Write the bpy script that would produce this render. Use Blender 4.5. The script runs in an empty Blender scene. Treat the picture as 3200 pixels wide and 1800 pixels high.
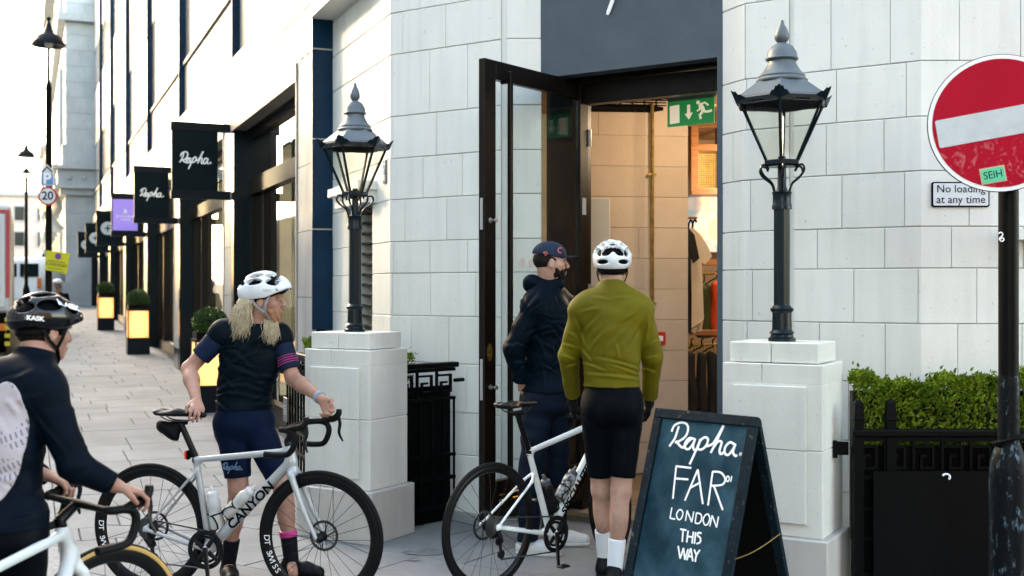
import bpy, bmesh, math, random
import numpy as np
from mathutils import Vector, Matrix

random.seed(7)
C = bpy.context.scene.collection
SC = bpy.context.scene

# ------------------------------------------------------------------ camera
CAMH = 1.62
cam_d = bpy.data.cameras.new('camera')
cam = bpy.data.objects.new('camera', cam_d)
C.objects.link(cam)
cam.location = (0, 0, CAMH)
cam.rotation_euler = (math.radians(90), 0, 0)
cam_d.sensor_width = 36
cam_d.lens = 40.5
cam_d.shift_y = 5 / 3200
cam_d.clip_start = 0.1
cam_d.clip_end = 2000
cam_d.dof.use_dof = True
cam_d.dof.focus_distance = 6.6
cam_d.dof.aperture_fstop = 2.8
SC.camera = cam

# ------------------------------------------------------------------ sky, sun, exposure
SUN_EL, SUN_DIR = 25.0, (-0.80, 0.60)
w = bpy.data.worlds.new('World')
SC.world = w
w.use_nodes = True
nt = w.node_tree
bg = nt.nodes['Background']
sky = nt.nodes.new('ShaderNodeTexSky')
sky.sky_type = 'NISHITA'
sky.sun_disc = False
sky.sun_elevation = math.radians(SUN_EL)
sky.sun_rotation = math.atan2(SUN_DIR[0], SUN_DIR[1])
sky.air_density = 1.0
sky.dust_density = 1.4
sky.ozone_density = 1.0
nt.links.new(sky.outputs[0], bg.inputs[0])
bg.inputs[1].default_value = 0.15
sl = bpy.data.lights.new('sun', 'SUN')
sl.energy = 0.6
sl.angle = math.radians(10)
sl.color = (1.0, 0.86, 0.66)
sun = bpy.data.objects.new('sun', sl)
C.objects.link(sun)
_d = Vector((SUN_DIR[0] * math.cos(math.radians(SUN_EL)), SUN_DIR[1] * math.cos(math.radians(SUN_EL)), math.sin(math.radians(SUN_EL))))
sun.rotation_euler = _d.to_track_quat('Z', 'Y').to_euler()
vs = SC.view_settings
SC.display_settings.display_device = 'sRGB'
vs.view_transform = 'Standard'
vs.look = 'None'
vs.exposure = 3.52
vs.gamma = 1.0
vs.use_curve_mapping = False
vs.use_white_balance = True
vs.white_balance_temperature = 8900
vs.white_balance_tint = 10
SC.cycles.use_denoising = True
SC.cycles.max_bounces = 8
SC.cycles.transparent_max_bounces = 16
SC.cycles.caustics_reflective = False
SC.cycles.caustics_refractive = False
SC.cycles.sample_clamp_indirect = 6.0

# ------------------------------------------------------------------ helpers
def at(u, v, Y):
    """point at depth Y seen at (u, v) of the 2576 px wide view"""
    return Vector(((u - 1288) / 2898 * Y, Y, CAMH - (v - 728.5) / 2898 * Y))

def hit(u, v, p0, n):
    d = Vector(((u - 1288) / 2898, 1.0, -(v - 728.5) / 2898))
    o = Vector((0, 0, CAMH))
    return o + d * ((Vector(p0) - o).dot(n) / d.dot(n))

WORLD_AT = {}
def tag(o, label=None, cat=None, group=None, kind=None):
    if label: o['label'] = label
    if cat: o['category'] = cat
    if group: o['group'] = group
    if kind: o['kind'] = kind
    return o

def thing(name, label, cat, loc, group=None, local=False, rz=0.0):
    o = bpy.data.objects.new(name, None)
    o.empty_display_size = 0.1
    C.objects.link(o)
    o.location = loc
    o.rotation_euler = (0, 0, rz)
    if not local: WORLD_AT[o.name] = Vector(loc)
    return tag(o, label, cat, group)

def link_mesh(name, me, parent=None):
    o = bpy.data.objects.new(name, me)
    C.objects.link(o)
    if parent is not None:
        o.parent = parent
        if parent.name in WORLD_AT: o.location = -WORLD_AT[parent.name]
    return o

def setmat(me, m):
    me.materials.clear()
    for x in (m if isinstance(m, (list, tuple)) else [m]): me.materials.append(x)

class MB:
    def __init__(s): s.v, s.f, s.mi, s.cur = [], [], [], 0
    def add(s, vs, fs):
        b = len(s.v)
        s.v += [tuple(p) for p in vs]
        for q in fs:
            s.f.append(tuple(i + b for i in q)); s.mi.append(s.cur)
        return s
    def box(s, c, size, ax=None, bev=0.0):
        """box centred at c, full sizes, axes ax = three vectors"""
        ax = ax or (Vector((1, 0, 0)), Vector((0, 1, 0)), Vector((0, 0, 1)))
        c = Vector(c); hx, hy, hz = size[0] / 2, size[1] / 2, size[2] / 2
        if bev <= 0:
            P = [c + ax[0] * (i * hx) + ax[1] * (j * hy) + ax[2] * (k * hz) for k in (-1, 1) for j in (-1, 1) for i in (-1, 1)]
            return s.add(P, [(0, 2, 3, 1), (4, 5, 7, 6), (0, 1, 5, 4), (2, 6, 7, 3), (0, 4, 6, 2), (1, 3, 7, 5)])
        b = min(bev, hx * .9, hy * .9, hz * .9)
        P = []; idx = {}
        for i in (-1, 1):
            for j in (-1, 1):
                for k in (-1, 1):
                    for a in range(3):
                        q = [i * (hx - (0 if a == 0 else b)), j * (hy - (0 if a == 1 else b)), k * (hz - (0 if a == 2 else b))]
                        idx[(i, j, k, a)] = len(P)
                        P.append(c + ax[0] * q[0] + ax[1] * q[1] + ax[2] * q[2])
        F = []
        for i in (-1, 1):
            q = [idx[(i, -1, -1, 0)], idx[(i, 1, -1, 0)], idx[(i, 1, 1, 0)], idx[(i, -1, 1, 0)]]; F.append(q if i > 0 else q[::-1])
            q = [idx[(-1, i, -1, 1)], idx[(-1, i, 1, 1)], idx[(1, i, 1, 1)], idx[(1, i, -1, 1)]]; F.append(q if i > 0 else q[::-1])
            q = [idx[(-1, -1, i, 2)], idx[(1, -1, i, 2)], idx[(1, 1, i, 2)], idx[(-1, 1, i, 2)]]; F.append(q if i > 0 else q[::-1])
            for j in (-1, 1):
                q = [idx[(i, j, -1, 0)], idx[(i, j, 1, 0)], idx[(i, j, 1, 1)], idx[(i, j, -1, 1)]]; F.append(q if i * j > 0 else q[::-1])
                q = [idx[(i, -1, j, 0)], idx[(i, -1, j, 2)], idx[(i, 1, j, 2)], idx[(i, 1, j, 0)]]; F.append(q if i * j < 0 else q[::-1])
                q = [idx[(-1, i, j, 1)], idx[(1, i, j, 1)], idx[(1, i, j, 2)], idx[(-1, i, j, 2)]]; F.append(q if i * j < 0 else q[::-1])
                for k in (-1, 1):
                    q = [idx[(i, j, k, 0)], idx[(i, j, k, 1)], idx[(i, j, k, 2)]]; F.append(q if i * j * k > 0 else q[::-1])
        return s.add(P, F)
    def tube(s, pts, r, n=8, flat=1.0, up=None, closed=False, caps=True):
        """swept tube; r number or list; flat scales the section along 'up'"""
        P = [Vector(p) for p in pts]; N = len(P)
        R = r if isinstance(r, (list, tuple)) else [r] * N
        T = []
        for i in range(N):
            a = P[i - 1] if (i > 0 or closed) else P[i]
            b = P[(i + 1) % N] if (i < N - 1 or closed) else P[i]
            t = (b - a)
            T.append(t.normalized() if t.length > 1e-9 else Vector((0, 0, 1)))
        u = Vector(up) if up is not None else (Vector((0, 0, 1)) if abs(T[0].z) < .9 else Vector((1, 0, 0)))
        V = []
        for i in range(N):
            if up is not None and i > 0: u = Vector(up)
            u = u - T[i] * u.dot(T[i])
            if u.length < 1e-6: u = T[i].orthogonal()
            u.normalize(); w_ = T[i].cross(u)
            for k in range(n):
                a = 2 * math.pi * k / n
                V.append(P[i] + (u * math.cos(a) * flat + w_ * math.sin(a)) * R[i])
        F = []
        for i in range(N if closed else N - 1):
            j = (i + 1) % N
            for k in range(n):
                l = (k + 1) % n
                F.append((i * n + k, i * n + l, j * n + l, j * n + k))
        if caps and not closed:
            F.append(tuple(range(n))[::-1]); F.append(tuple((N - 1) * n + k for k in range(n)))
        return s.add(V, F)
    def lathe(s, prof, n=24, c=(0, 0, 0), ax=None, rot=0.0, closed=False, caps=True):
        """prof list of (r, z) about axis ax[2]"""
        ax = ax or (Vector((1, 0, 0)), Vector((0, 1, 0)), Vector((0, 0, 1)))
        c = Vector(c); V = []
        for (r, z) in prof:
            for k in range(n):
                a = 2 * math.pi * k / n + rot
                V.append(c + ax[0] * (r * math.cos(a)) + ax[1] * (r * math.sin(a)) + ax[2] * z)
        F = []; m = len(prof)
        for i in range(m if closed else m - 1):
            j = (i + 1) % m
            for k in range(n):
                l = (k + 1) % n
                F.append((i * n + k, i * n + l, j * n + l, j * n + k))
        if caps and not closed:
            flat_ = lambda a, b: abs(a[1] - b[1]) < 1e-9 and b[0] < a[0]
            if prof[0][0] > 1e-6 and not flat_(prof[0], prof[1]): F.append(tuple(range(n))[::-1])
            if prof[-1][0] > 1e-6 and not flat_(prof[-1], prof[-2]): F.append(tuple((m - 1) * n + k for k in range(n)))
        return s.add(V, F)
    def prism(s, poly, o, ex, ey, en, depth):
        """extrude a 2-D polygon (ccw seen against en) by depth along en"""
        o, ex, ey, en = Vector(o), Vector(ex), Vector(ey), Vector(en)
        n = len(poly)
        A = [o + ex * x + ey * y for x, y in poly]
        B = [p + en * depth for p in A]
        F = [tuple(range(n))[::-1], tuple(range(n, 2 * n))]
        for i in range(n):
            j = (i + 1) % n; F.append((i, j, j + n, i + n))
        return s.add(A + B, F)
    def ball(s, c, r, n=12, m=8, sc=(1, 1, 1)):
        c = Vector(c); V = [c + Vector((0, 0, -r * sc[2]))]; F = []
        for i in range(1, m):
            a = -math.pi / 2 + math.pi * i / m
            for k in range(n):
                b = 2 * math.pi * k / n
                V.append(c + Vector((r * sc[0] * math.cos(a) * math.cos(b), r * sc[1] * math.cos(a) * math.sin(b), r * sc[2] * math.sin(a))))
        V.append(c + Vector((0, 0, r * sc[2]))); L = len(V) - 1
        for k in range(n): F.append((0, 1 + (k + 1) % n, 1 + k)); F.append((L, L - n + k, L - n + (k + 1) % n))
        for i in range(m - 2):
            for k in range(n):
                a = 1 + i * n + k; b = 1 + i * n + (k + 1) % n
                F.append((a, b, b + n, a + n))
        return s.add(V, F)
    def mesh(s, name, m, smooth=False):
        me = bpy.data.meshes.new(name)
        me.from_pydata(s.v, [], s.f)
        setmat(me, m)
        if isinstance(m, (list, tuple)) and len(m) > 1: me.polygons.foreach_set('material_index', s.mi)
        if smooth:
            me.polygons.foreach_set('use_smooth', [True] * len(me.polygons))
            if smooth != 'all': 
                try: me.set_sharp_from_angle(angle=math.radians(40))
                except Exception: pass
        me.update()
        return me
    def build(s, name, m, parent=None, smooth=False):
        return link_mesh(name, s.mesh(name, m, smooth), parent)

def catmull(P, k=6, closed=False):
    P = [Vector(p) for p in P]; out = []; n = len(P)
    for i in range(n if closed else n - 1):
        p0 = P[(i - 1) % n] if (i > 0 or closed) else P[0]
        p1, p2 = P[i], P[(i + 1) % n]
        p3 = P[(i + 2) % n] if (i + 2 < n or closed) else P[-1]
        for j in range(k):
            t = j / k
            out.append(.5 * ((2 * p1) + (p2 - p0) * t + (2 * p0 - 5 * p1 + 4 * p2 - p3) * t * t + (3 * p1 - p0 - 3 * p2 + p3) * t ** 3))
    if not closed: out.append(P[-1])
    return out

def tmesh(body, size, bold=0.0):
    """outline text as (verts, faces) centred on its own middle, in the xy plane"""
    cu = bpy.data.curves.new('lettering', 'FONT'); cu.body = body; cu.size = size
    cu.align_x = 'CENTER'; cu.align_y = 'CENTER'; cu.resolution_u = 3; cu.extrude = 0.0; cu.offset = bold
    ob = bpy.data.objects.new('lettering', cu); C.objects.link(ob)
    dg = bpy.context.evaluated_depsgraph_get()
    me = bpy.data.meshes.new_from_object(ob.evaluated_get(dg))
    V = [tuple(v.co) for v in me.vertices]; F = [tuple(p.vertices) for p in me.polygons]
    bpy.data.objects.remove(ob); bpy.data.curves.remove(cu); bpy.data.meshes.remove(me)
    return V, F

def put_text(mb, body, size, o, ex, ey, sx=1.0, bold=0.0):
    V, F = tmesh(body, size, bold)
    o, ex, ey = Vector(o), Vector(ex), Vector(ey)
    mb.add([o + ex * (x * sx) + ey * y for x, y, z in V], F)

# ------------------------------------------------------------------ materials
MATS = {}
def mat(name, col, rough=.5, metal=0.0, spec=.5, var=0.0, vscale=6.0, bump=0.0, bscale=40.0, rnd=0.0, emit=None, est=0.0, col2=None, sheen=0.0, coat=0.0, stretch=None, detail=4.0):
    m = bpy.data.materials.new(name); m.use_nodes = True
    t = m.node_tree; b = t.nodes['Principled BSDF']
    b.inputs['Base Color'].default_value = (*col, 1)
    b.inputs['Roughness'].default_value = rough
    b.inputs['Metallic'].default_value = metal
    b.inputs['Specular IOR Level'].default_value = spec
    if sheen: b.inputs['Sheen Weight'].default_value = sheen
    if coat:
        b.inputs['Coat Weight'].default_value = coat; b.inputs['Coat Roughness'].default_value = .08
    if emit:
        b.inputs['Emission Color'].default_value = (*emit, 1); b.inputs['Emission Strength'].default_value = est
    tc = None
    def coord():
        nonlocal tc
        if tc is None:
            g = t.nodes.new('ShaderNodeNewGeometry')
            if stretch:
                mp = t.nodes.new('ShaderNodeMapping'); mp.inputs['Scale'].default_value = stretch
                t.links.new(g.outputs['Position'], mp.inputs['Vector']); tc = mp.outputs[0]
            else: tc = g.outputs['Position']
        return tc
    src = None
    if var or col2:
        n = t.nodes.new('ShaderNodeTexNoise'); n.inputs['Scale'].default_value = vscale; n.inputs['Detail'].default_value = detail
        n.inputs['Roughness'].default_value = .62
        t.links.new(coord(), n.inputs['Vector'])
        r = t.nodes.new('ShaderNodeValToRGB')
        r.color_ramp.elements[0].position = .36; r.color_ramp.elements[1].position = .66
        a = col2 if col2 else tuple(max(0, c * (1 - var)) for c in col)
        z = col if col2 else tuple(min(1, c * (1 + var)) for c in col)
        r.color_ramp.elements[0].color = (*a, 1); r.color_ramp.elements[1].color = (*z, 1)
        t.links.new(n.outputs['Fac'], r.inputs['Fac']); src = r.outputs['Color']
    if rnd:
        oi = t.nodes.new('ShaderNodeObjectInfo')
        mr = t.nodes.new('ShaderNodeMapRange'); mr.inputs['To Min'].default_value = 1 - rnd; mr.inputs['To Max'].default_value = 1 + rnd
        t.links.new(oi.outputs['Random'], mr.inputs['Value'])
        hv = t.nodes.new('ShaderNodeHueSaturation')
        if src is not None: t.links.new(src, hv.inputs['Color'])
        else: hv.inputs['Color'].default_value = (*col, 1)
        t.links.new(mr.outputs['Result'], hv.inputs['Value']); src = hv.outputs['Color']
    if src is not None: t.links.new(src, b.inputs['Base Color'])
    if bump:
        n2 = t.nodes.new('ShaderNodeTexNoise'); n2.inputs['Scale'].default_value = bscale; n2.inputs['Detail'].default_value = 5
        t.links.new(coord(), n2.inputs['Vector'])
        bp = t.nodes.new('ShaderNodeBump'); bp.inputs['Strength'].default_value = bump; bp.inputs['Distance'].default_value = .01
        t.links.new(n2.outputs['Fac'], bp.inputs['Height']); t.links.new(bp.outputs[0], b.inputs['Normal'])
    MATS[name] = m
    return m

def glass(name, tint=(.9, .95, .95), base=.05, amt=.9):
    """clear pane: see-through with a facing-angle mirror share"""
    m = bpy.data.materials.new(name); m.use_nodes = True
    t = m.node_tree; t.nodes.remove(t.nodes['Principled BSDF'])
    out = t.nodes['Material Output']
    tr = t.nodes.new('ShaderNodeBsdfTransparent'); tr.inputs[0].default_value = (*tint, 1)
    gl = t.nodes.new('ShaderNodeBsdfGlossy'); gl.inputs['Roughness'].default_value = .01
    g = t.nodes.new('ShaderNodeNewGeometry')
    dt = t.nodes.new('ShaderNodeVectorMath'); dt.operation = 'DOT_PRODUCT'
    t.links.new(g.outputs['Incoming'], dt.inputs[0]); t.links.new(g.outputs['Normal'], dt.inputs[1])
    ab = t.nodes.new('ShaderNodeMath'); ab.operation = 'ABSOLUTE'; t.links.new(dt.outputs['Value'], ab.inputs[0])
    om = t.nodes.new('ShaderNodeMath'); om.operation = 'SUBTRACT'; om.inputs[0].default_value = 1.0; t.links.new(ab.outputs[0], om.inputs[1])
    pw = t.nodes.new('ShaderNodeMath'); pw.operation = 'POWER'; pw.inputs[1].default_value = 4.0; t.links.new(om.outputs[0], pw.inputs[0])
    ma = t.nodes.new('ShaderNodeMath'); ma.operation = 'MULTIPLY_ADD'; ma.inputs[1].default_value = amt; ma.inputs[2].default_value = base; ma.use_clamp = True
    mx = t.nodes.new('ShaderNodeMixShader')
    t.links.new(pw.outputs[0], ma.inputs[0]); t.links.new(ma.outputs[0], mx.inputs[0])
    t.links.new(tr.outputs[0], mx.inputs[1]); t.links.new(gl.outputs[0], mx.inputs[2]); t.links.new(mx.outputs[0], out.inputs[0])
    MATS[name] = m
    return m

def _stone(name, col, dark, rnd):
    """smooth pale ashlar: faint cloudy tone, small pits, soft dirt streaks running down"""
    m = mat(name, col, rough=.42, spec=.45, col2=dark, vscale=1.6, bump=.12, bscale=55, rnd=rnd, detail=7)
    t = m.node_tree; b = t.nodes['Principled BSDF']
    g = t.nodes.new('ShaderNodeNewGeometry')
    mp = t.nodes.new('ShaderNodeMapping'); mp.inputs['Scale'].default_value = (14, 14, 1.1)
    t.links.new(g.outputs['Position'], mp.inputs['Vector'])
    n = t.nodes.new('ShaderNodeTexNoise'); n.inputs['Scale'].default_value = 1.0; n.inputs['Detail'].default_value = 6
    t.links.new(mp.outputs[0], n.inputs['Vector'])
    r = t.nodes.new('ShaderNodeValToRGB'); r.color_ramp.elements[0].position = .30; r.color_ramp.elements[0].color = (.93, .93, .925, 1)
    r.color_ramp.elements[1].position = .55; r.color_ramp.elements[1].color = (1, 1, 1, 1)
    t.links.new(n.outputs['Fac'], r.inputs['Fac'])
    n3 = t.nodes.new('ShaderNodeTexNoise'); n3.inputs['Scale'].default_value = 38; n3.inputs['Detail'].default_value = 3
    t.links.new(g.outputs['Position'], n3.inputs['Vector'])
    r3 = t.nodes.new('ShaderNodeValToRGB'); r3.color_ramp.elements[0].position = .24; r3.color_ramp.elements[0].color = (.72, .71, .69, 1)
    r3.color_ramp.elements[1].position = .31; r3.color_ramp.elements[1].color = (1, 1, 1, 1)
    t.links.new(n3.outputs['Fac'], r3.inputs['Fac'])
    m1 = t.nodes.new('ShaderNodeMixRGB'); m1.blend_type = 'MULTIPLY'; m1.inputs[0].default_value = 1
    m2 = t.nodes.new('ShaderNodeMixRGB'); m2.blend_type = 'MULTIPLY'; m2.inputs[0].default_value = 1
    src = b.inputs['Base Color'].links[0].from_socket
    t.links.new(src, m1.inputs[1]); t.links.new(r.outputs[0], m1.inputs[2])
    t.links.new(m1.outputs[0], m2.inputs[1]); t.links.new(r3.outputs[0], m2.inputs[2])
    t.links.new(m2.outputs[0], b.inputs['Base Color'])
    return m

M_STONE = _stone('white_faience', (.69, .70, .665), (.64, .65, .615), .035)
M_PIER = _stone('pier_stone', (.64, .645, .60), (.56, .57, .53), .04)
M_PLINTH = _stone('plinth_stone', (.50, .49, .45), (.40, .395, .37), .04)
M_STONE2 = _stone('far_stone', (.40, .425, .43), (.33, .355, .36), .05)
M_JOINT = mat('joint_mortar', (.42, .42, .40), .9)
M_TJOINT = mat('tile_grout', (.035, .034, .032), .9)
M_SLAB = mat('york_stone', (.205, .213, .212), .72, col2=(.150, .157, .159), vscale=2.2, bump=.25, bscale=30, rnd=.10, detail=8)
def _gum(m):
    """trodden chewing gum and small dark spots on the paving"""
    t = m.node_tree; b = t.nodes['Principled BSDF']; src = b.inputs['Base Color'].links[0].from_socket
    g = t.nodes.new('ShaderNodeNewGeometry')
    for sc, th, col, rnd_ in ((3.2, .022, (.40, .40, .39, 1), 1), (4.6, .016, (.07, .07, .068, 1), 1), (1.1, .05, (.13, .135, .13, 1), .8)):
        v = t.nodes.new('ShaderNodeTexVoronoi'); v.inputs['Scale'].default_value = sc; v.inputs['Randomness'].default_value = rnd_
        t.links.new(g.outputs['Position'], v.inputs['Vector'])
        lt = t.nodes.new('ShaderNodeMath'); lt.operation = 'LESS_THAN'; lt.inputs[1].default_value = th * sc * .45
        t.links.new(v.outputs['Distance'], lt.inputs[0])
        mx = t.nodes.new('ShaderNodeMixRGB'); mx.inputs[2].default_value = col
        mu = t.nodes.new('ShaderNodeMath'); mu.operation = 'MULTIPLY'; mu.inputs[1].default_value = .7; t.links.new(lt.outputs[0], mu.inputs[0])
        t.links.new(mu.outputs[0], mx.inputs[0]); t.links.new(src, mx.inputs[1]); src = mx.outputs[0]
    t.links.new(src, b.inputs['Base Color'])
_gum(M_SLAB)
M_GRANITE_KERB = mat('granite_kerb', (.20, .205, .21), .7, var=.25, vscale=30, bump=.2, bscale=60, rnd=.06)
M_BED = mat('paving_joint', (.075, .076, .075), .95)
M_ASPHALT = mat('asphalt', (.055, .055, .057), .85, var=.25, vscale=8, bump=.4, bscale=120)
M_FASCIA = mat('slate_render', (.060, .084, .104), .62, spec=.35, col2=(.050, .072, .090), vscale=5, bump=.10, bscale=9, detail=8)
M_IRON = mat('black_iron', (.0010, .0016, .0020), .42, spec=.09, bump=.12, bscale=70)
M_POST = mat('dark_teal_paint', (.0010, .0075, .0120), .28, spec=.22, bump=.08, bscale=50)
M_LEAD = mat('grey_lamp_paint', (.088, .112, .128), .42, spec=.3, var=.12, vscale=12, bump=.06, bscale=50)
M_BRONZE = mat('bronze_frame', (.0055, .0038, .0032), .36, metal=.1, spec=.18, var=.3, vscale=9)
M_BRASS = mat('worn_brass', (.42, .27, .09), .32, metal=.9, var=.25, vscale=14)
M_STEEL = mat('brushed_steel', (.5, .5, .5), .3, metal=.95)
M_BLUE = mat('blue_glazed_brick', (.0012, .021, .048), .2, spec=.10, var=.18, vscale=3)
M_TILE = mat('cream_glazed_tile', (.33, .318, .285), .34, spec=.10, var=.05, vscale=2.5, bump=.55, bscale=2.6, rnd=.03, stretch=(1.6, 1.6, .35))
M_BAND = mat('polished_band', (.17, .175, .175), .08, spec=.30, var=.1, vscale=2, bump=1.0, bscale=2.4, rnd=.03, stretch=(3.2, 3.2, .6))
M_PANEL = mat('anodised_surround', (.20, .185, .165), .5, metal=.15, var=.2, vscale=3, stretch=(1, 1, .25))
M_GRANITE = mat('polished_black_granite', (.0045, .0105, .0140), .16, spec=.2, var=.5, vscale=160)
M_SIGN = mat('black_sign', (.0006, .0070, .0098), .45, spec=.08)
M_SIGNFR = mat('sign_bracket', (.0035, .0075, .011), .45, spec=.12)
M_WHITE = mat('white_paint', (.80, .82, .82), .4)
M_GLASS = glass('window_glass', (.93, .96, .95), .04, .9)
M_GLASSD = glass('door_glass', (.955, .985, .98), .03, .8)
M_LGLASS = glass('lantern_glass', (.955, .955, .90), .04, .4)
M_TILEG = mat('grey_glazed_tile', (.24, .265, .29), .35, spec=.12, var=.2, vscale=3, stretch=(1, 1, .3), rnd=.06)
M_PANE = mat('upper_window_pane', (.16, .17, .17), .12, spec=.5)
M_ROOM = mat('shop_room', (.46, .46, .40), .8, var=.2, vscale=1.5)
M_ROOF = mat('slate_roof', (.10, .105, .115), .7)
M_INT = mat('warm_plaster_block', (.58, .455, .365), .8, col2=(.53, .41, .325), vscale=4, bump=.15, bscale=60, rnd=.03)
M_CEIL = mat('timber_ceiling', (.42, .24, .09), .6, col2=(.25, .13, .045), vscale=4, stretch=(1, 9, 6), bump=.3, bscale=8)
M_WOOD = mat('orange_wood', (.38, .15, .045), .4, col2=(.24, .085, .025), vscale=6, stretch=(1, 1, 8))
M_BLACK = mat('matt_black', (.0008, .0010, .0012), .7, spec=.08)
M_RUBBER = mat('tyre_rubber', (.0016, .0024, .0032), .6, spec=.14, bump=.1, bscale=200)
M_CARBON = mat('carbon_black', (.0012, .0018, .0024), .32, spec=.2)
M_TAN = mat('tan_sidewall', (.50, .30, .09), .6)
M_SILVER = mat('silver_frame', (.36, .38, .39), .3, metal=.2, spec=.35, coat=.2)
M_WFRAME = mat('white_frame', (.60, .65, .66), .22, spec=.35, coat=.25)
M_PINK = mat('magenta', (.52, .03, .20), .6)

# ------------------------------------------------------------------ implicit surfaces (bodies, helmets, frames)
def _v3(a): return np.array([float(a[0]), float(a[1]), float(a[2])], dtype=np.float32)

def cone(a, b, ra, rb=None, cut=None):
    """tapered limb from a to b"""
    a, b = _v3(a), _v3(b); rb = ra if rb is None else rb
    d = b - a; dd = float(d @ d) + 1e-9
    def fn(x, y, z):
        t = np.clip(((x - a[0]) * d[0] + (y - a[1]) * d[1] + (z - a[2]) * d[2]) / dd, 0, 1)
        r = np.sqrt((x - a[0] - t * d[0]) ** 2 + (y - a[1] - t * d[1]) ** 2 + (z - a[2] - t * d[2]) ** 2) - (ra + (rb - ra) * t)
        for (p, n) in (cut or []):
            r = np.maximum(r, (x - p[0]) * n[0] + (y - p[1]) * n[1] + (z - p[2]) * n[2])
        return r
    m = max(ra, rb)
    return fn, np.minimum(a, b) - m, np.maximum(a, b) + m

def ell(c, r, ax=None, cut=None):
    c = _v3(c); A = np.eye(3, dtype=np.float32) if ax is None else np.array([_v3(k) for k in ax])
    r = _v3(r); m = float(max(r))
    def fn(x, y, z):
        X, Y, Z = x - c[0], y - c[1], z - c[2]
        q = [(X * A[i][0] + Y * A[i][1] + Z * A[i][2]) for i in range(3)]
        k0 = np.sqrt(sum((q[i] / r[i]) ** 2 for i in range(3)))
        k1 = np.sqrt(sum((q[i] / r[i] ** 2) ** 2 for i in range(3))) + 1e-6
        d = k0 * (k0 - 1) / k1
        for (p, n) in (cut or []):
            d = np.maximum(d, X * 0 + (x - p[0]) * n[0] + (y - p[1]) * n[1] + (z - p[2]) * n[2])
        return d
    return fn, c - m, c + m

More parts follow.
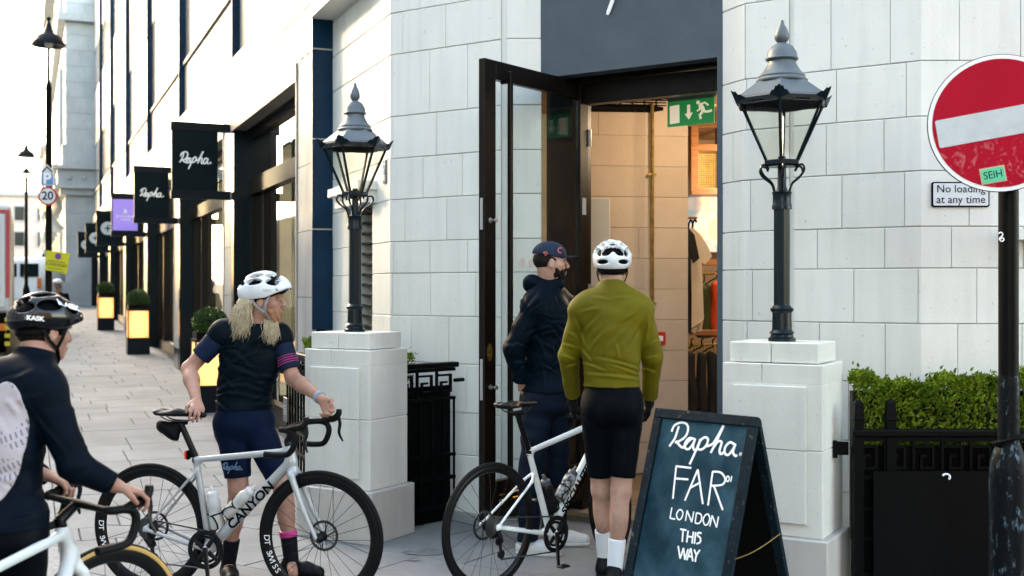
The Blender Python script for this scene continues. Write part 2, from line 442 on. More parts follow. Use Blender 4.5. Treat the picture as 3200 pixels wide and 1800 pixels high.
class Field:
    def __init__(s, lo, hi, h):
        s.h = h; s.lo = _v3(lo)
        s.n = np.maximum(2, np.ceil((_v3(hi) - s.lo) / h).astype(int) + 1)
        s.f = np.full(tuple(s.n), 1.0, dtype=np.float32)
        s.g = [s.lo[i] + h * np.arange(s.n[i], dtype=np.float32) for i in range(3)]
    def _sl(s, lo, hi, pad):
        a = np.clip(np.floor((lo - pad - s.lo) / s.h).astype(int), 0, s.n - 1)
        b = np.clip(np.ceil((hi + pad - s.lo) / s.h).astype(int) + 1, 1, s.n)
        if np.any(b <= a): return None
        sl = tuple(slice(a[i], b[i]) for i in range(3))
        X = s.g[0][sl[0]][:, None, None]; Y = s.g[1][sl[1]][None, :, None]; Z = s.g[2][sl[2]][None, None, :]
        return sl, X, Y, Z
    def add(s, prim, k=.02):
        fn, lo, hi = prim; q = s._sl(lo, hi, k + 2 * s.h)
        if q is None: return s
        sl, X, Y, Z = q; d = fn(X, Y, Z); a = s.f[sl]
        if k > 0:
            hh = np.maximum(k - np.abs(a - d), 0) / k
            s.f[sl] = np.minimum(a, d) - hh * hh * k * .25
        else: s.f[sl] = np.minimum(a, d)
        return s
    def sub(s, prim, k=.006):
        fn, lo, hi = prim; q = s._sl(lo, hi, k + 2 * s.h)
        if q is None: return s
        sl, X, Y, Z = q; d = -fn(X, Y, Z); a = s.f[sl]
        hh = np.maximum(k - np.abs(a - d), 0) / k
        s.f[sl] = np.maximum(a, d) + hh * hh * k * .25
        return s
    def creases(s, L):
        """raised folds: each (x0, z0, x1, z1, amp, width) as seen from the front"""
        X, Z = s.g[0][:, None], s.g[2][None, :]
        tot = np.zeros((s.n[0], s.n[2]), dtype=np.float32)
        for (x0, z0, x1, z1, a, w_) in L:
            dx, dz = x1 - x0, z1 - z0; dd = dx * dx + dz * dz + 1e-9; ln = math.sqrt(dd)
            t = ((X - x0) * dx + (Z - z0) * dz) / dd; per = ((X - x0) * -dz + (Z - z0) * dx) / ln + .12 * ln * (t - .5) ** 2
            win = np.clip(1 - np.abs(t - .5) / .62, 0, 1) ** .8
            tot += a * win * (np.exp(-(per / w_) ** 2) - .7 * np.exp(-((per - 1.7 * w_) / (1.2 * w_)) ** 2))
        s.f = s.f - tot[:, None, :]; return s
    def inter(s, prim):
        fn = prim[0]; s.f = np.maximum(s.f, fn(s.g[0][:, None, None], s.g[1][None, :, None], s.g[2][None, None, :]).astype(np.float32)); return s
    def cut(s, p, n):
        """keep the side against n"""
        d = (s.g[0][:, None, None] - p[0]) * n[0] + (s.g[1][None, :, None] - p[1]) * n[1] + (s.g[2][None, None, :] - p[2]) * n[2]
        s.f = np.maximum(s.f, d.astype(np.float32)); return s
    def shell(s, t):
        s.f = np.maximum(s.f, -(s.f + t)); return s
    def wrinkle(s, amp, comps):
        X, Y, Z = s.g[0][:, None, None], s.g[1][None, :, None], s.g[2][None, None, :]
        w_ = 0
        for (kx, ky, kz, ph) in comps:
            wob = 1.3 * np.sin(9 * X + 7 * Z + ph) + 0.9 * np.sin(11 * Y - 13 * Z + 2 * ph)
            w_ = w_ + np.sin(kx * X + ky * Y + kz * Z + ph + wob)
        s.f = s.f + (amp / len(comps) * w_).astype(np.float32); return s
    def nets(s):
        f = s.f; h = s.h
        f[0] = 1; f[-1] = 1; f[:, 0] = 1; f[:, -1] = 1; f[:, :, 0] = 1; f[:, :, -1] = 1
        S = f < 0
        cnt = np.zeros(tuple(s.n - 1), dtype=np.int8)
        for i in (0, 1):
            for j in (0, 1):
                for k in (0, 1):
                    cnt += S[i:s.n[0] - 1 + i, j:s.n[1] - 1 + j, k:s.n[2] - 1 + k]
        mask = (cnt > 0) & (cnt < 8)
        I = np.argwhere(mask)
        idx = -np.ones(mask.shape, dtype=np.int64); idx[mask] = np.arange(len(I))
        acc = np.zeros((len(I), 3)); num = np.zeros(len(I))
        E = []
        for ax in range(3):
            o = [q for q in range(3) if q != ax]
            for a in (0, 1):
                for b in (0, 1):
                    c0 = np.zeros(3, int); c0[o[0]] = a; c0[o[1]] = b
                    c1 = c0.copy(); c1[ax] = 1
                    E.append((c0, c1))
        for c0, c1 in E:
            p, q = I + c0, I + c1
            fa = f[p[:, 0], p[:, 1], p[:, 2]]; fb = f[q[:, 0], q[:, 1], q[:, 2]]
            m = (fa < 0) != (fb < 0)
            t = fa[m] / (fa[m] - fb[m])
            acc[m] += c0 + (c1 - c0) * t[:, None]; num[m] += 1
        V = s.lo + h * (I + acc / num[:, None])
        Q = []
        for ax in range(3):
            u, v = (ax + 1) % 3, (ax + 2) % 3
            sh = [slice(None)] * 3; sh2 = list(sh); sh[ax] = slice(0, -1); sh2[ax] = slice(1, None)
            A, B = S[tuple(sh)], S[tuple(sh2)]
            for flip, mm in ((False, A & ~B), (True, ~A & B)):
                e = np.argwhere(mm)
                e = e[(e[:, u] > 0) & (e[:, v] > 0)]
                du = np.zeros(3, int); du[u] = 1; dv = np.zeros(3, int); dv[v] = 1
                g = [e - du - dv, e - dv, e, e - du]
                q = np.stack([idx[x[:, 0], x[:, 1], x[:, 2]] for x in g], 1)
                Q.append(q[:, ::-1] if flip else q)
        Q = np.concatenate(Q)
        Q = Q[(Q >= 0).all(1)]
        return V, Q
    def build(s, name, m, parent=None, M=None, relax=1):
        V, Q = s.nets()
        for _ in range(relax):
            a = np.zeros_like(V); c = np.zeros(len(V))
            for i in range(4):
                x, y = Q[:, i], Q[:, (i + 1) % 4]
                np.add.at(a, x, V[y]); np.add.at(c, x, 1)
                np.add.at(a, y, V[x]); np.add.at(c, y, 1)
            c[c == 0] = 1
            V = V * .5 + a / c[:, None] * .5
        if M is not None:
            R = np.array(M)[:3, :3]; T = np.array(M)[:3, 3]
            V = V @ R.T + T
        me = bpy.data.meshes.new(name)
        me.vertices.add(len(V)); me.vertices.foreach_set('co', V.astype(np.float32).ravel())
        me.loops.add(len(Q) * 4); me.loops.foreach_set('vertex_index', Q.astype(np.int32).ravel())
        me.polygons.add(len(Q)); me.polygons.foreach_set('loop_start', np.arange(0, len(Q) * 4, 4, dtype=np.int32))
        me.polygons.foreach_set('use_smooth', np.ones(len(Q), dtype=bool))
        me.update(calc_edges=True); me.validate()
        setmat(me, m)
        return link_mesh(name, me, parent)
# ------------------------------------------------------------------ layout of the corner
TH = math.radians(33.5)
CD = Vector((math.cos(TH), -math.sin(TH), 0))       # along the door front, to the right
CN = Vector((-math.sin(TH), -math.cos(TH), 0))      # out of the door front
A_ST = math.radians(22.8)
SD = Vector((-math.sin(A_ST), math.cos(A_ST), 0))   # up the side street
SN = Vector((-math.cos(A_ST), -math.sin(A_ST), 0))  # out of its facades
UP = Vector((0, 0, 1))
WP = Vector((-.368, 8.284, 0))

def ray_t(px, p0, d):
    """distance along p0 + d*t where it is seen at column px of the 3200 px view"""
    r = (px - 1600) / 3600
    return (r * p0.y - p0.x) / (d.x - r * d.y)

def on_front(px): return WP + CD * ray_t(px, WP, CD)
E1, E2 = on_front(1219), on_front(2878)
ST0 = E1 + SD * ray_t(1040, E1, SD)                 # far end of the stone return on the side street
LA, LA2 = on_front(1565), on_front(1583)
FRN = Vector((1, 0, 0))
LSP = LA2 + FRN * ray_t(1692, LA2, FRN)             # left splay, inner end
RA = on_front(2324)
RSD = Vector((-math.sin(math.radians(23)), math.cos(math.radians(23)), 0))
RSP = RA + RSD * ray_t(2258, RA, RSD)               # right splay, inner end
RG1, RG2 = on_front(2466), on_front(2480)
RF = Vector((1, 0, 0))

def street_q(x, y): return (Vector((x, y, 0)) - E1).dot(SD)
def zg(x, y):
    """the pavement climbs gently up the side street"""
    q = street_q(x, y) + 1.0
    return 0.0 if q <= 0 else (.0245 * q * q / (q + 1.2))

# ------------------------------------------------------------------ ground, road, pavement
mb = MB(); mb.add([(-700, -60, -.6), (700, -60, -.6), (700, 900, -.6), (-700, 900, -.6)], [(0, 1, 2, 3)])
tag(mb.build('ground', M_ASPHALT), kind='structure')

FO = ST0 + SN * .092                                # foot of the shop facade line
def fp(t, o, z=0.0):
    """point t along the shop facade, o out of it, z up"""
    return FO + SD * t + SN * o + UP * z
KERB = 2.55
def sheet(t0, t1, o0, o1, nt_, no_, dz):
    V = []; F = []
    for i in range(nt_ + 1):
        for j in range(no_ + 1):
            p = fp(t0 + (t1 - t0) * i / nt_, o0 + (o1 - o0) * j / no_)
            V.append((p.x, p.y, zg(p.x, p.y) + dz))
    for i in range(nt_):
        for j in range(no_):
            a = i * (no_ + 1) + j
            F.append((a, a + no_ + 1, a + no_ + 2, a + 1))
    return V, F
road = MB(); road.add(*sheet(-22, 110, KERB + .30, KERB + 9.5, 60, 4, -.12))
tag(road.build('road', M_ASPHALT), kind='structure')

BED = -.012
pv = MB()
V, F = sheet(-24, 110, -9, KERB + .02, 90, 10, BED); pv.add(V, F)
pavement = pv.build('pavement', M_BED); tag(pavement, kind='structure')
pv2 = MB(); V, F = sheet(-24, 110, -26, -9, 90, 4, BED - .02); pv2.add(V, F)
tag(pv2.build('corner_pavement', M_BED), kind='structure')

def clip(poly, p, n):
    out = []
    for i in range(len(poly)):
        a, b = poly[i], poly[(i + 1) % len(poly)]
        da, db = (a - p).dot(n), (b - p).dot(n)
        if da <= 0: out.append(a)
        if (da < 0) != (db < 0) and abs(da - db) > 1e-9: out.append(a + (b - a) * (da / (da - db)))
    return out
BIS = (CN + SN).normalized()                        # line from the corner of the building across the pavement
BISN = Vector((-BIS.y, BIS.x, 0))
if BISN.dot(SD) < 0: BISN = -BISN                   # side of the street paving
SLABS = []
rs = random.Random(3)
def course(o, eu, ev, u0, u1, v0, v1, dv, lo, hi, keep):
    v = v0; k = 0
    while v < v1:
        h = dv * rs.uniform(.9, 1.1) if not isinstance(dv, tuple) else rs.choice(dv)
        u = u0 - rs.uniform(0, hi)
        while u < u1:
            L = rs.uniform(lo, hi); g = .0045
            q = [o + eu * (u + g) + ev * (v + g), o + eu * (u + L - g) + ev * (v + g), o + eu * (u + L - g) + ev * (v + h - g), o + eu * (u + g) + ev * (v + h - g)]
            for (p, n) in keep: 
                q = clip(q, p, n)
                if len(q) < 3: break
            if len(q) >= 3: SLABS.append(q)
            u += L
        v += h
KB = fp(0, KERB - .32)
course(fp(-14, 0), SN, SD, -.3, KERB + .1, 0, 62, (.38, .45, .52, .60), .45, .95, [(E1 + Vector((.02, 0, 0)), -BISN), (KB, SN), (fp(0, -.02), -SN)])
course(fp(-14, 0), SN, SD, -3, -.02, 0, 12.5, (.45, .52, .60), .5, .95, [(E1, -BISN), (fp(0, -.03), SN), (E1 + CN * .15, -SN)])
course(WP + CD * -9 + CN * 8.5, CD, -CN, 0, 18, 0, 9.5, (.60, .68, .76), .65, 1.15, [(E1, BISN), (WP - CN * .5, -CN)])
def area(q): return abs(sum(q[i].x * q[(i + 1) % len(q)].y - q[(i + 1) % len(q)].x * q[i].y for i in range(len(q)))) / 2
def in_view(q):
    c = sum(q, Vector((0, 0, 0))) / len(q)
    if c.y < 3.6: return False
    return abs(c.x / c.y) < .60 and c.y > 4.2
SLABS = [q for q in SLABS if area(q) > .004 and in_view(q)]
SLABS.sort(key=lambda q: sum(p.y for p in q) / len(q))
def slab_geo(m, q, dz):
    if area(q) < 1e-4: return
    s = sum(q[i].x * q[(i + 1) % len(q)].y - q[(i + 1) % len(q)].x * q[i].y for i in range(len(q)))
    if s < 0: q = q[::-1]
    t1, t2 = rs.uniform(-.0016, .0016), rs.uniform(-.0016, .0016)
    c = sum(q, Vector((0, 0, 0))) / len(q)
    n = len(q)
    zz = [zg(p.x, p.y) + dz + t1 * (p.x - c.x) + t2 * (p.y - c.y) for p in q]
    ins = [p + (c - p).normalized() * .004 for p in q]
    A = [(p.x, p.y, z) for p, z in zip(ins, zz)]
    B = [(p.x, p.y, z - .004) for p, z in zip(q, zz)]
    D = [(p.x, p.y, z - .03) for p, z in zip(q, zz)]
    F = [tuple(range(n))]
    for i in range(n):
        j = (i + 1) % n
        F.append((i + n, j + n, j, i)); F.append((i + 2 * n, j + 2 * n, j + n, i + n))
    m.add(A + B + D, F)
rest = MB()
for i, q in enumerate(SLABS):
    if i < 290:
        m = MB(); slab_geo(m, q, rs.uniform(-.001, .001)); m.build('paving_slab', M_SLAB, pavement)
    else: slab_geo(rest, q, rs.uniform(-.001, .001))
if rest.v: tag(rest.build('distant_paving', M_SLAB, pavement), kind='stuff')
# granite kerb along the street edge
t = -14.0; k = 0
kr = MB()
while t < 60:
    L = rs.uniform(.75, 1.05)
    m = MB() if t < 14 else kr
    a = [fp(t + .004, KERB - .31), fp(t + L - .004, KERB - .31), fp(t + L - .004, KERB - .005), fp(t + .004, KERB - .005)]
    V = [(p.x, p.y, zg(p.x, p.y) + .001) for p in a] + [(p.x, p.y, zg(p.x, p.y) - .2) for p in a]
    m.add(V, [(0, 1, 2, 3), (7, 6, 5, 4), (0, 4, 5, 1), (1, 5, 6, 2), (2, 6, 7, 3), (3, 7, 4, 0)])
    if m is not kr: m.build('kerb_stone', M_GRANITE_KERB, pavement)
    t += L
tag(kr.build('distant_kerb', M_GRANITE_KERB, pavement), kind='stuff')
# dark stains near the door
st = MB()
M_STAIN = mat('damp_stain', (.11, .11, .108), .5, col2=(.20, .2, .195), vscale=14)
for (u, v, a, b) in ((1075, 1390, .15, .04), (1820, 1392, .2, .06), (1815, 1435, .14, .05), (1690, 1425, .13, .04), (1040, 1410, .05, .012), (1370, 1450, .07, .018)):
    Y = 2898 * CAMH / (v - 728.5); c = at(u, v, Y); c.z = .0045
    n = 18; P = [c + Vector((a * math.cos(2 * math.pi * i / n) * rs.uniform(.75, 1.1), b * 2.4 * math.sin(2 * math.pi * i / n) * rs.uniform(.75, 1.1), 0)) for i in range(n)]
    st.add(P, [tuple(range(n))])
tag(st.build('stain', M_STAIN, pavement), kind='stuff')

# ------------------------------------------------------------------ walls of dressed blocks
def path_pts(path):
    s = [0.0]
    for a, b in zip(path, path[1:]): s.append(s[-1] + (b - a).length)
    return s
def pos(path, S, s):
    s = max(0, min(S[-1], s))
    for i in range(len(path) - 1):
        if s <= S[i + 1] + 1e-9:
            return path[i] + (path[i + 1] - path[i]) * ((s - S[i]) / (S[i + 1] - S[i]))
    return path[-1]
def outn(path, i):
    ns = []
    if i > 0: d = (path[i] - path[i - 1]).normalized(); ns.append(Vector((d.y, -d.x, 0)))
    if i < len(path) - 1: d = (path[i + 1] - path[i]).normalized(); ns.append(Vector((d.y, -d.x, 0)))
    n = sum(ns, Vector((0, 0, 0)))
    return n / max(.2, n.dot(ns[0]))
def segn(path, S, s):
    for i in range(len(path) - 1):
        if s <= S[i + 1] + 1e-9:
            d = (path[i + 1] - path[i]).normalized(); return Vector((d.y, -d.x, 0))
    d = (path[-1] - path[-2]).normalized(); return Vector((d.y, -d.x, 0))
def wall_prism(m, path, s0, s1, z0, z1, off, depth, jit=None):
    S = path_pts(path)
    P = [(pos(path, S, s0), segn(path, S, s0 + 1e-4))]
    for i in range(1, len(path) - 1):
        if s0 + .004 < S[i] < s1 - .004: P.append((path[i], outn(path, i)))
    P.append((pos(path, S, s1), segn(path, S, s1 - 1e-4)))
    n = len(P); V = []
    j = jit or (lambda: 0)
    fr = off + j()
    b = .0035
    for zz, dd in ((z0, -b), (z0 + b, 0), (z1 - b, 0), (z1, -b)):
        for (p, nn) in P: V.append(p + nn * (fr + dd) + UP * zz)
    for zz in (z0, z1):
        for (p, nn) in P: V.append(p + nn * (off - depth) + UP * zz)
    F = []
    for r in range(3):
        for i in range(n - 1): F.append((r * n + i, r * n + i + 1, (r + 1) * n + i + 1, (r + 1) * n + i))
    for i in range(n - 1):
        F.append((3 * n + i, 3 * n + i + 1, 5 * n + i + 1, 5 * n + i))
        F.append((4 * n + i, 4 * n + i + 1, i + 1, i))
        F.append((5 * n + i, 5 * n + i + 1, 4 * n + i + 1, 4 * n + i))
    F.append((0, n, 2 * n, 3 * n, 5 * n, 4 * n)); e = n - 1
    F.append((4 * n + e, 5 * n + e, 3 * n + e, 2 * n + e, n + e, e))
    m.add(V, F)
COURSES = [.02, .432, .736, 1.084, 1.426, 1.741, 1.977, 2.292, 2.60, 2.914, 3.378, 3.69, 4.0, 4.34, 4.68, 5.0, 5.4]
def block_wall(parent, path, courses, lo, hi, mat_, seed, name='stone_block', forced=(), skip=None, g=.0021):
    S = path_pts(path); L = S[-1]; r = random.Random(seed)
    for i in range(len(courses) - 1):
        z0, z1 = courses[i], courses[i + 1]
        cuts = [0.0]; s = r.uniform(.25, .8) * lo if i % 2 else r.uniform(.75, 1.1) * lo
        while s < L - lo * .45:
            cuts.append(s); s += r.uniform(lo, hi)
        cuts.append(L)
        for (a, b, za, zb) in forced:
            if z0 < zb - .01 and z1 > za + .01:
                cuts = sorted([c for c in cuts if not (a - .12 < c < b + .12) or c in (0.0, L)] + [a, b])
        for a, b in zip(cuts, cuts[1:]):
            if b - a < .02: continue
            if skip and skip((a + b) / 2, (z0 + z1) / 2): continue
            m = MB()
            wall_prism(m, path, a + g, b - g, z0 + g + r.uniform(0, .001), z1 - g - r.uniform(0, .001), 0, .09, lambda: r.uniform(-.0012, .0012))
            m.build(name, mat_, parent)
corner = thing('corner_building', 'white faience corner building with a chamfered doorway and slate grey fascia', 'building', E1)
pathL = [ST0, E1, LA]
pathL2 = [LA2, LSP]
pathR = [RSP, RA, RG1]
pathR2 = [RG2, E2, E2 + RF * 5.5]
SL = path_pts(pathL)
# louvred window in the street return
rW1 = ray_t(1108, E1, SD); rW0 = ray_t(1163, E1, SD)
W_A, W_B = SL[1] - rW1, SL[1] - rW0
win = lambda s, z: W_A < s < W_B and .736 < z < 2.292
def core(path, z0=0, z1=5.4, off=-.010, depth=.30, holes=None, name='wall_core'):
    S = path_pts(path); m = MB()
    if holes:
        a, b, za, zb = holes
        wall_prism(m, path, 0, a, z0, z1, off, depth); wall_prism(m, path, b, S[-1], z0, z1, off, depth)
        wall_prism(m, path, a, b, z0, za, off, depth); wall_prism(m, path, a, b, zb, z1, off, depth)
    else: wall_prism(m, path, 0, S[-1], z0, z1, off, depth)
    return m.build(name, M_JOINT, corner)
core(pathL, holes=(W_A, W_B, .736, 2.292)); core(pathL2); core(pathR); core(pathR2)
block_wall(corner, pathL, COURSES, .34, .42, M_STONE, 11, forced=[(W_A, W_B, .736, 2.292)], skip=win)
block_wall(corner, pathL2, COURSES, .5, .6, M_STONE, 12)
block_wall(corner, pathR, COURSES, .33, .44, M_STONE, 13)
block_wall(corner, pathR2, COURSES, .33, .41, M_STONE, 14)
# the narrow upright grooves beside the doorway
for a, b in ((LA, LA2), (RG1, RG2)):
    m = MB(); wall_prism(m, [a + CD * .001, b - CD * .001], 0, (b - a).length - .002, 0, 5.4, -.014, .2); m.build('wall_groove', M_STONE, corner)
# louvres, dark opening and hood of the window in the return
m = MB(); wall_prism(m, pathL, W_A, W_B, .736, 2.292, -.20, .05); m.build('window_recess', M_BLACK, corner)
for k in range(18):
    m = MB(); z = .80 + k * .085
    wall_prism(m, pathL, W_A + .004, W_B - .004, z, z + .022, -.06, .10); m.build('louvre', M_SIGNFR, corner)
hd = MB()
h0, h1 = SL[1] - ray_t(1012, E1, SD), SL[1] - ray_t(1174, E1, SD)
h0 = max(.06, W_A - .28); h1 = W_B + .10
wall_prism(hd, pathL, h0, h1, 2.30, 2.40, .10, .11); wall_prism(hd, pathL, h0 - .04, h1 + .03, 2.40, 2.47, .15, .16)
hd.build('window_hood', M_STONE, corner)
cor = MB(); wall_prism(cor, [ST0 + SD * .0, E1], 0.0, (ST0 - E1).length * .78, 4.02, 4.18, .20, .2); cor.build('cornice', M_STONE, corner)

# ------------------------------------------------------------------ doorway: fascia, jambs, soffit, frame
REC = max(.10, -(LSP - WP).dot(CN))                  # how far the fascia stands back from the wall face
REC = (-(LSP - WP).dot(CN) - (RSP - WP).dot(CN)) / 2
def fr(px, rec):
    p = WP - CN * rec
    return p + CD * ray_t(px, p, CD)
ZF = 3.10
FL, FR = fr(1690, REC), fr(2262, REC)
fas = MB()
wF = (FR - FL).length
fas.box((FL + FR) / 2 - CN * .06 + UP * ((ZF + 5.4) / 2), (wF + .10, .12, 5.4 - ZF), (CD, -CN, UP))
fas.build('fascia', M_FASCIA, corner)
JR0 = fr(2241, REC)
jm = MB(); jm.box((JR0 + FR) / 2 + CD * .04 - CN * .14 + UP * (ZF / 2), ((FR - JR0).length + .08, .28, ZF), (CD, -CN, UP)); jm.build('door_jamb', M_FASCIA, corner)
DREC = .44
HN = fr(1829, DREC)                                  # hinge
DR1 = fr(2300, DREC)
sof = MB(); sr = (REC + .125 + DREC + .06) / 2; a = fr(1720, sr); b = fr(2290, sr)
sof.box((a + b) / 2 + UP * (ZF + .02), ((b - a).length + .1, DREC + .06 - REC - .125, .06), (CD, -CN, UP)); sof.build('door_soffit', M_BLACK, corner)
hdr = MB(); a, b = fr(1795, DREC), DR1
hdr.box((a + b) / 2 + UP * (ZF - .09), ((b - a).length, .08, .15), (CD, -CN, UP)); hdr.build('door_header', M_BRONZE, corner)
lj = MB(); lj.box(fr(1815, DREC) + UP * 1.54, (.10, .12, 3.06), (CD, -CN, UP)); lj.build('hinge_jamb', M_BRONZE, corner)
side = MB(); a, b = fr(1690, DREC - .1), fr(1800, DREC)
a = FL - CN * .10; b = fr(1804, DREC)
dv = (b - a); side.box((a + b) / 2 + UP * 1.55, (dv.length, .05, 3.10), (dv.normalized(), Vector((-dv.y, dv.x, 0)).normalized(), UP)); side.build('door_reveal', M_GRANITE, corner)
stp = MB(); a, b = fr(1800, DREC - .02), fr(2255, DREC - .02)
stp.box((a + b) / 2 - CN * .10 + UP * .03, ((b - a).length + .3, .5, .06), (CD, -CN, UP)); stp.build('doorstep', mat('brown_threshold', (.20, .15, .10), .7, var=.3, vscale=6), corner)
# lettering over the door: only the tail of the p hangs into the picture
RS = [[(480, 360), (500, 315), (545, 292), (590, 300), (605, 340), (585, 395), (540, 430), (505, 440)],
      [(535, 318), (512, 390), (500, 418), (463, 470)],
      [(512, 430), (545, 468), (570, 478), (600, 440), (635, 408)],
      [(655, 418), (615, 408), (582, 445), (582, 482), (610, 490), (645, 445), (658, 412), (642, 470), (655, 500), (680, 470), (695, 420)],
      [(700, 415), (660, 510), (616, 606)],
      [(676, 470), (700, 425), (730, 402), (755, 418), (740, 465), (705, 494), (672, 488)],
      [(745, 470), (790, 450), (830, 390), (872, 312)],
      [(874, 314), (820, 430), (775, 520)],
      [(790, 490), (830, 435), (858, 440), (842, 500), (852, 528), (880, 510)],
      [(958, 458), (920, 440), (884, 478), (882, 522), (908, 534), (944, 492), (962, 452), (944, 512), (960, 542), (975, 536)],
      [(991, 529), (1013, 533)]]
RS = [[((x - 455) / 555, -(y - (470 + .135 * (x - 455))) / 555) for x, y in s] for s in RS]
def script_logo(mb, o, ex, ey, en, wdt, thick=.019, flat=.3, n=6):
    """the brush-script name, wdt wide, o at its lower left"""
    for s in RS:
        if len(s) == 2:
            mb.ball(Vector(o) + Vector(ex) * ((s[0][0] + s[1][0]) / 2 * wdt) + Vector(ey) * ((s[0][1] + s[1][1]) / 2 * wdt), thick * wdt * 1.5, 10, 6); continue
        P = [Vector(o) + Vector(ex) * (x * wdt) + Vector(ey) * (y * wdt) for x, y in s]
        if len(P) > 2: P = catmull(P, 5)
        r = thick * wdt * (1.35 if len(s) == 2 else 1)
        P = [P[0] + (P[0] - P[1]).normalized() * r * .3] + P
        rr = [r * .6] + [r] * (len(P) - 2) + [r * .7]
        mb.tube(P, rr, n, flat=flat, up=en)
lg = MB()
tail = hit(1530, 38, FL + CN * .01, CN)
wl = .86
ex = CD; o = tail - ex * (RS[4][2][0] * wl) - UP * (RS[4][2][1] * wl)
script_logo(lg, o + CN * .012, ex, UP, CN, wl)
lg.build('fascia_lettering', M_WHITE, corner, True)
# small plaque on the chamfer edge
pq = MB(); c = on_front(1205)
c = at(970, 432, E1.y + .25); c = hit(970, 432, E1, SN)
pq.box(c + SN * .006, (.075, .012, .175), (SD, SN, UP), .003); plaque = pq.build('wall_plaque', mat('grey_plaque', (.13, .14, .15), .4))
tag(plaque, 'narrow grey plaque with a white pin emblem high on the white corner', 'plaque')
pe = MB(); q = c + SN * .0135 + UP * .035
pe.tube([q + (-SD) * (.022 * math.cos(a)) + UP * (.022 * math.sin(a)) for a in [i * math.pi / 8 for i in range(16)]], .005, 5, closed=True)
pe.tube([q - UP * .02, q - UP * .055], [.012, .003], 5)
for k in range(3): pe.box(c + SN * .0135 - UP * (.03 + .014 * k), (.045, .003, .006), (SD, SN, UP))
pe.build('emblem', M_WHITE, plaque)

# ------------------------------------------------------------------ shop interior behind the doorway
shop = thing('shop_interior', 'warm lit shop room behind the open corner doorway with plaster wall', 'shop room', (1.5, 9.8, 0))
fl = MB(); fl.add([(-.6, 8.6, .045), (.6, 7.95, .045), (2.2, 6.95, .045), (5.5, 8.0, .045), (6.5, 15, .045), (-1.2, 15, .045)], [(0, 1, 2, 3, 4, 5)])
fl.build('shop_floor', mat('shop_floor', (.22, .15, .09), .4, var=.2, vscale=3), shop)
IWd = Vector((math.cos(math.radians(9)), math.sin(math.radians(9)), 0)); IWn = Vector((IWd.y, -IWd.x, 0))
IW0 = at(1478, 700, 9.75); IW0.z = 0
def iw(px): return IW0 + IWd * ray_t(px * 1.2422, IW0, IWd)
w0, w1 = iw(1440), iw(1731)
bw = MB(); wall_prism(bw, [w0, w1], 0, (w1 - w0).length, .05, 3.25, -.008, .25); bw.build('wall_core', M_INT, shop)
block_wall(shop, [w0, w1], [.05 + .262 * i for i in range(13)], .85, 1.05, M_INT, 21, name='wall_block', g=.0014)
pp = MB()
pc = iw(1637) + IWn * .04
pp.tube([pc + UP * .9, pc + UP * 3.2], .018, 8); 
for z in (1.5, 2.6): pp.box(pc + UP * z, (.07, .03, .02), (IWd, IWn, UP))
pp.build('wall_pipe', M_BRASS, shop, True)
ce = MB(); ce.prism([(-.6, 8.75), (.55, 8.3), (2.3, 7.2), (5.5, 7.2), (6.5, 15), (-1.2, 15)], (0, 0, 3.38), (1, 0, 0), (0, 1, 0), UP, .1); ce.build('shop_ceiling', M_CEIL, shop)
bm_ = MB()
for (u0, v0, Y0, u1, v1, Y1, r) in ((1476, 272, 9.6, 1680, 275, 9.9, .03), (1476, 240, 9.6, 1680, 248, 9.9, .022)):
    bm_.tube([at(u0, v0, Y0), at(u1, v1, Y1)], r, 6)
bm2 = MB(); bm2.tube([at(1660, 212, 8.9), at(1806, 208, 8.7)], .035, 6)
for u in (1500, 1530, 1560, 1590, 1620, 1650): bm_.tube([at(u, 240, 9.65), at(u + 1, 272, 9.65)], .006, 4)
for v in (250, 256, 263): bm_.tube([at(1478, v, 9.6), at(1676, v + 3, 9.85)], .005, 4)
for u in (1664, 1754): bm2.tube([at(u, 208, 8.8), at(u, 178, 8.8)], [.03, .05], 6)
bm2.build('lighting_track', M_BLACK, shop)
bm_.build('ceiling_rail', M_BLACK, shop)
bk = MB(); bk.box((3.6, 13.6, 1.75), (7.5, .1, 3.4)); bk.box((5.9, 10.6, 1.75), (.1, 7.5, 3.4)); bk.box((-1.3, 12, 1.75), (.1, 4, 3.4))
bk.build('back_wall', mat('shop_back_wall', (.30, .20, .13), .7, var=.2, vscale=2), shop)
# picture wall, wood cabinet and shelf seen past the wall end
gw = MB(); gw.box(at(1770, 540, 13.3) + UP * 0, (.95, .04, .86)); 
pm = bpy.data.materials.new('poster_print'); pm.use_nodes = True
t_ = pm.node_tree; b_ = t_.nodes['Principled BSDF']; n_ = t_.nodes.new('ShaderNodeTexNoise'); n_.inputs['Scale'].default_value = 1.7; n_.inputs['Distortion'].default_value = 2.2
r_ = t_.nodes.new('ShaderNodeValToRGB'); r_.color_ramp.elements[0].position = .38; r_.color_ramp.elements[0].color = (.30, .42, .55, 1)
r_.color_ramp.elements[1].position = .62; r_.color_ramp.elements[1].color = (.85, .55, .40, 1); e_ = r_.color_ramp.elements.new(.5); e_.color = (.80, .66, .64, 1)
t_.links.new(n_.outputs[0], r_.inputs[0]); t_.links.new(r_.outputs[0], b_.inputs['Base Color'])
t_.links.new(r_.outputs[0], b_.inputs['Emission Color']); b_.inputs['Emission Strength'].default_value = .065  # poster gets a glow of its own so it looks brightly lit
poster = gw.build('glow_poster', pm); tag(poster, 'large pale poster with an added glow on the shop wall above the clothes rail', 'poster')
cb = MB()
cabinet = thing('wooden_cabinet', 'orange wood wall cabinet with mesh front above the pale poster', 'cabinet', at(1770, 400, 12.6))
for (u, v, du, dv_) in ((1742, 400, 18, 170), (1812, 400, 12, 170)):
    cb.box(at(u, v, 12.6), (du / 2898 * 12.6, .35, dv_ / 2898 * 12.6))
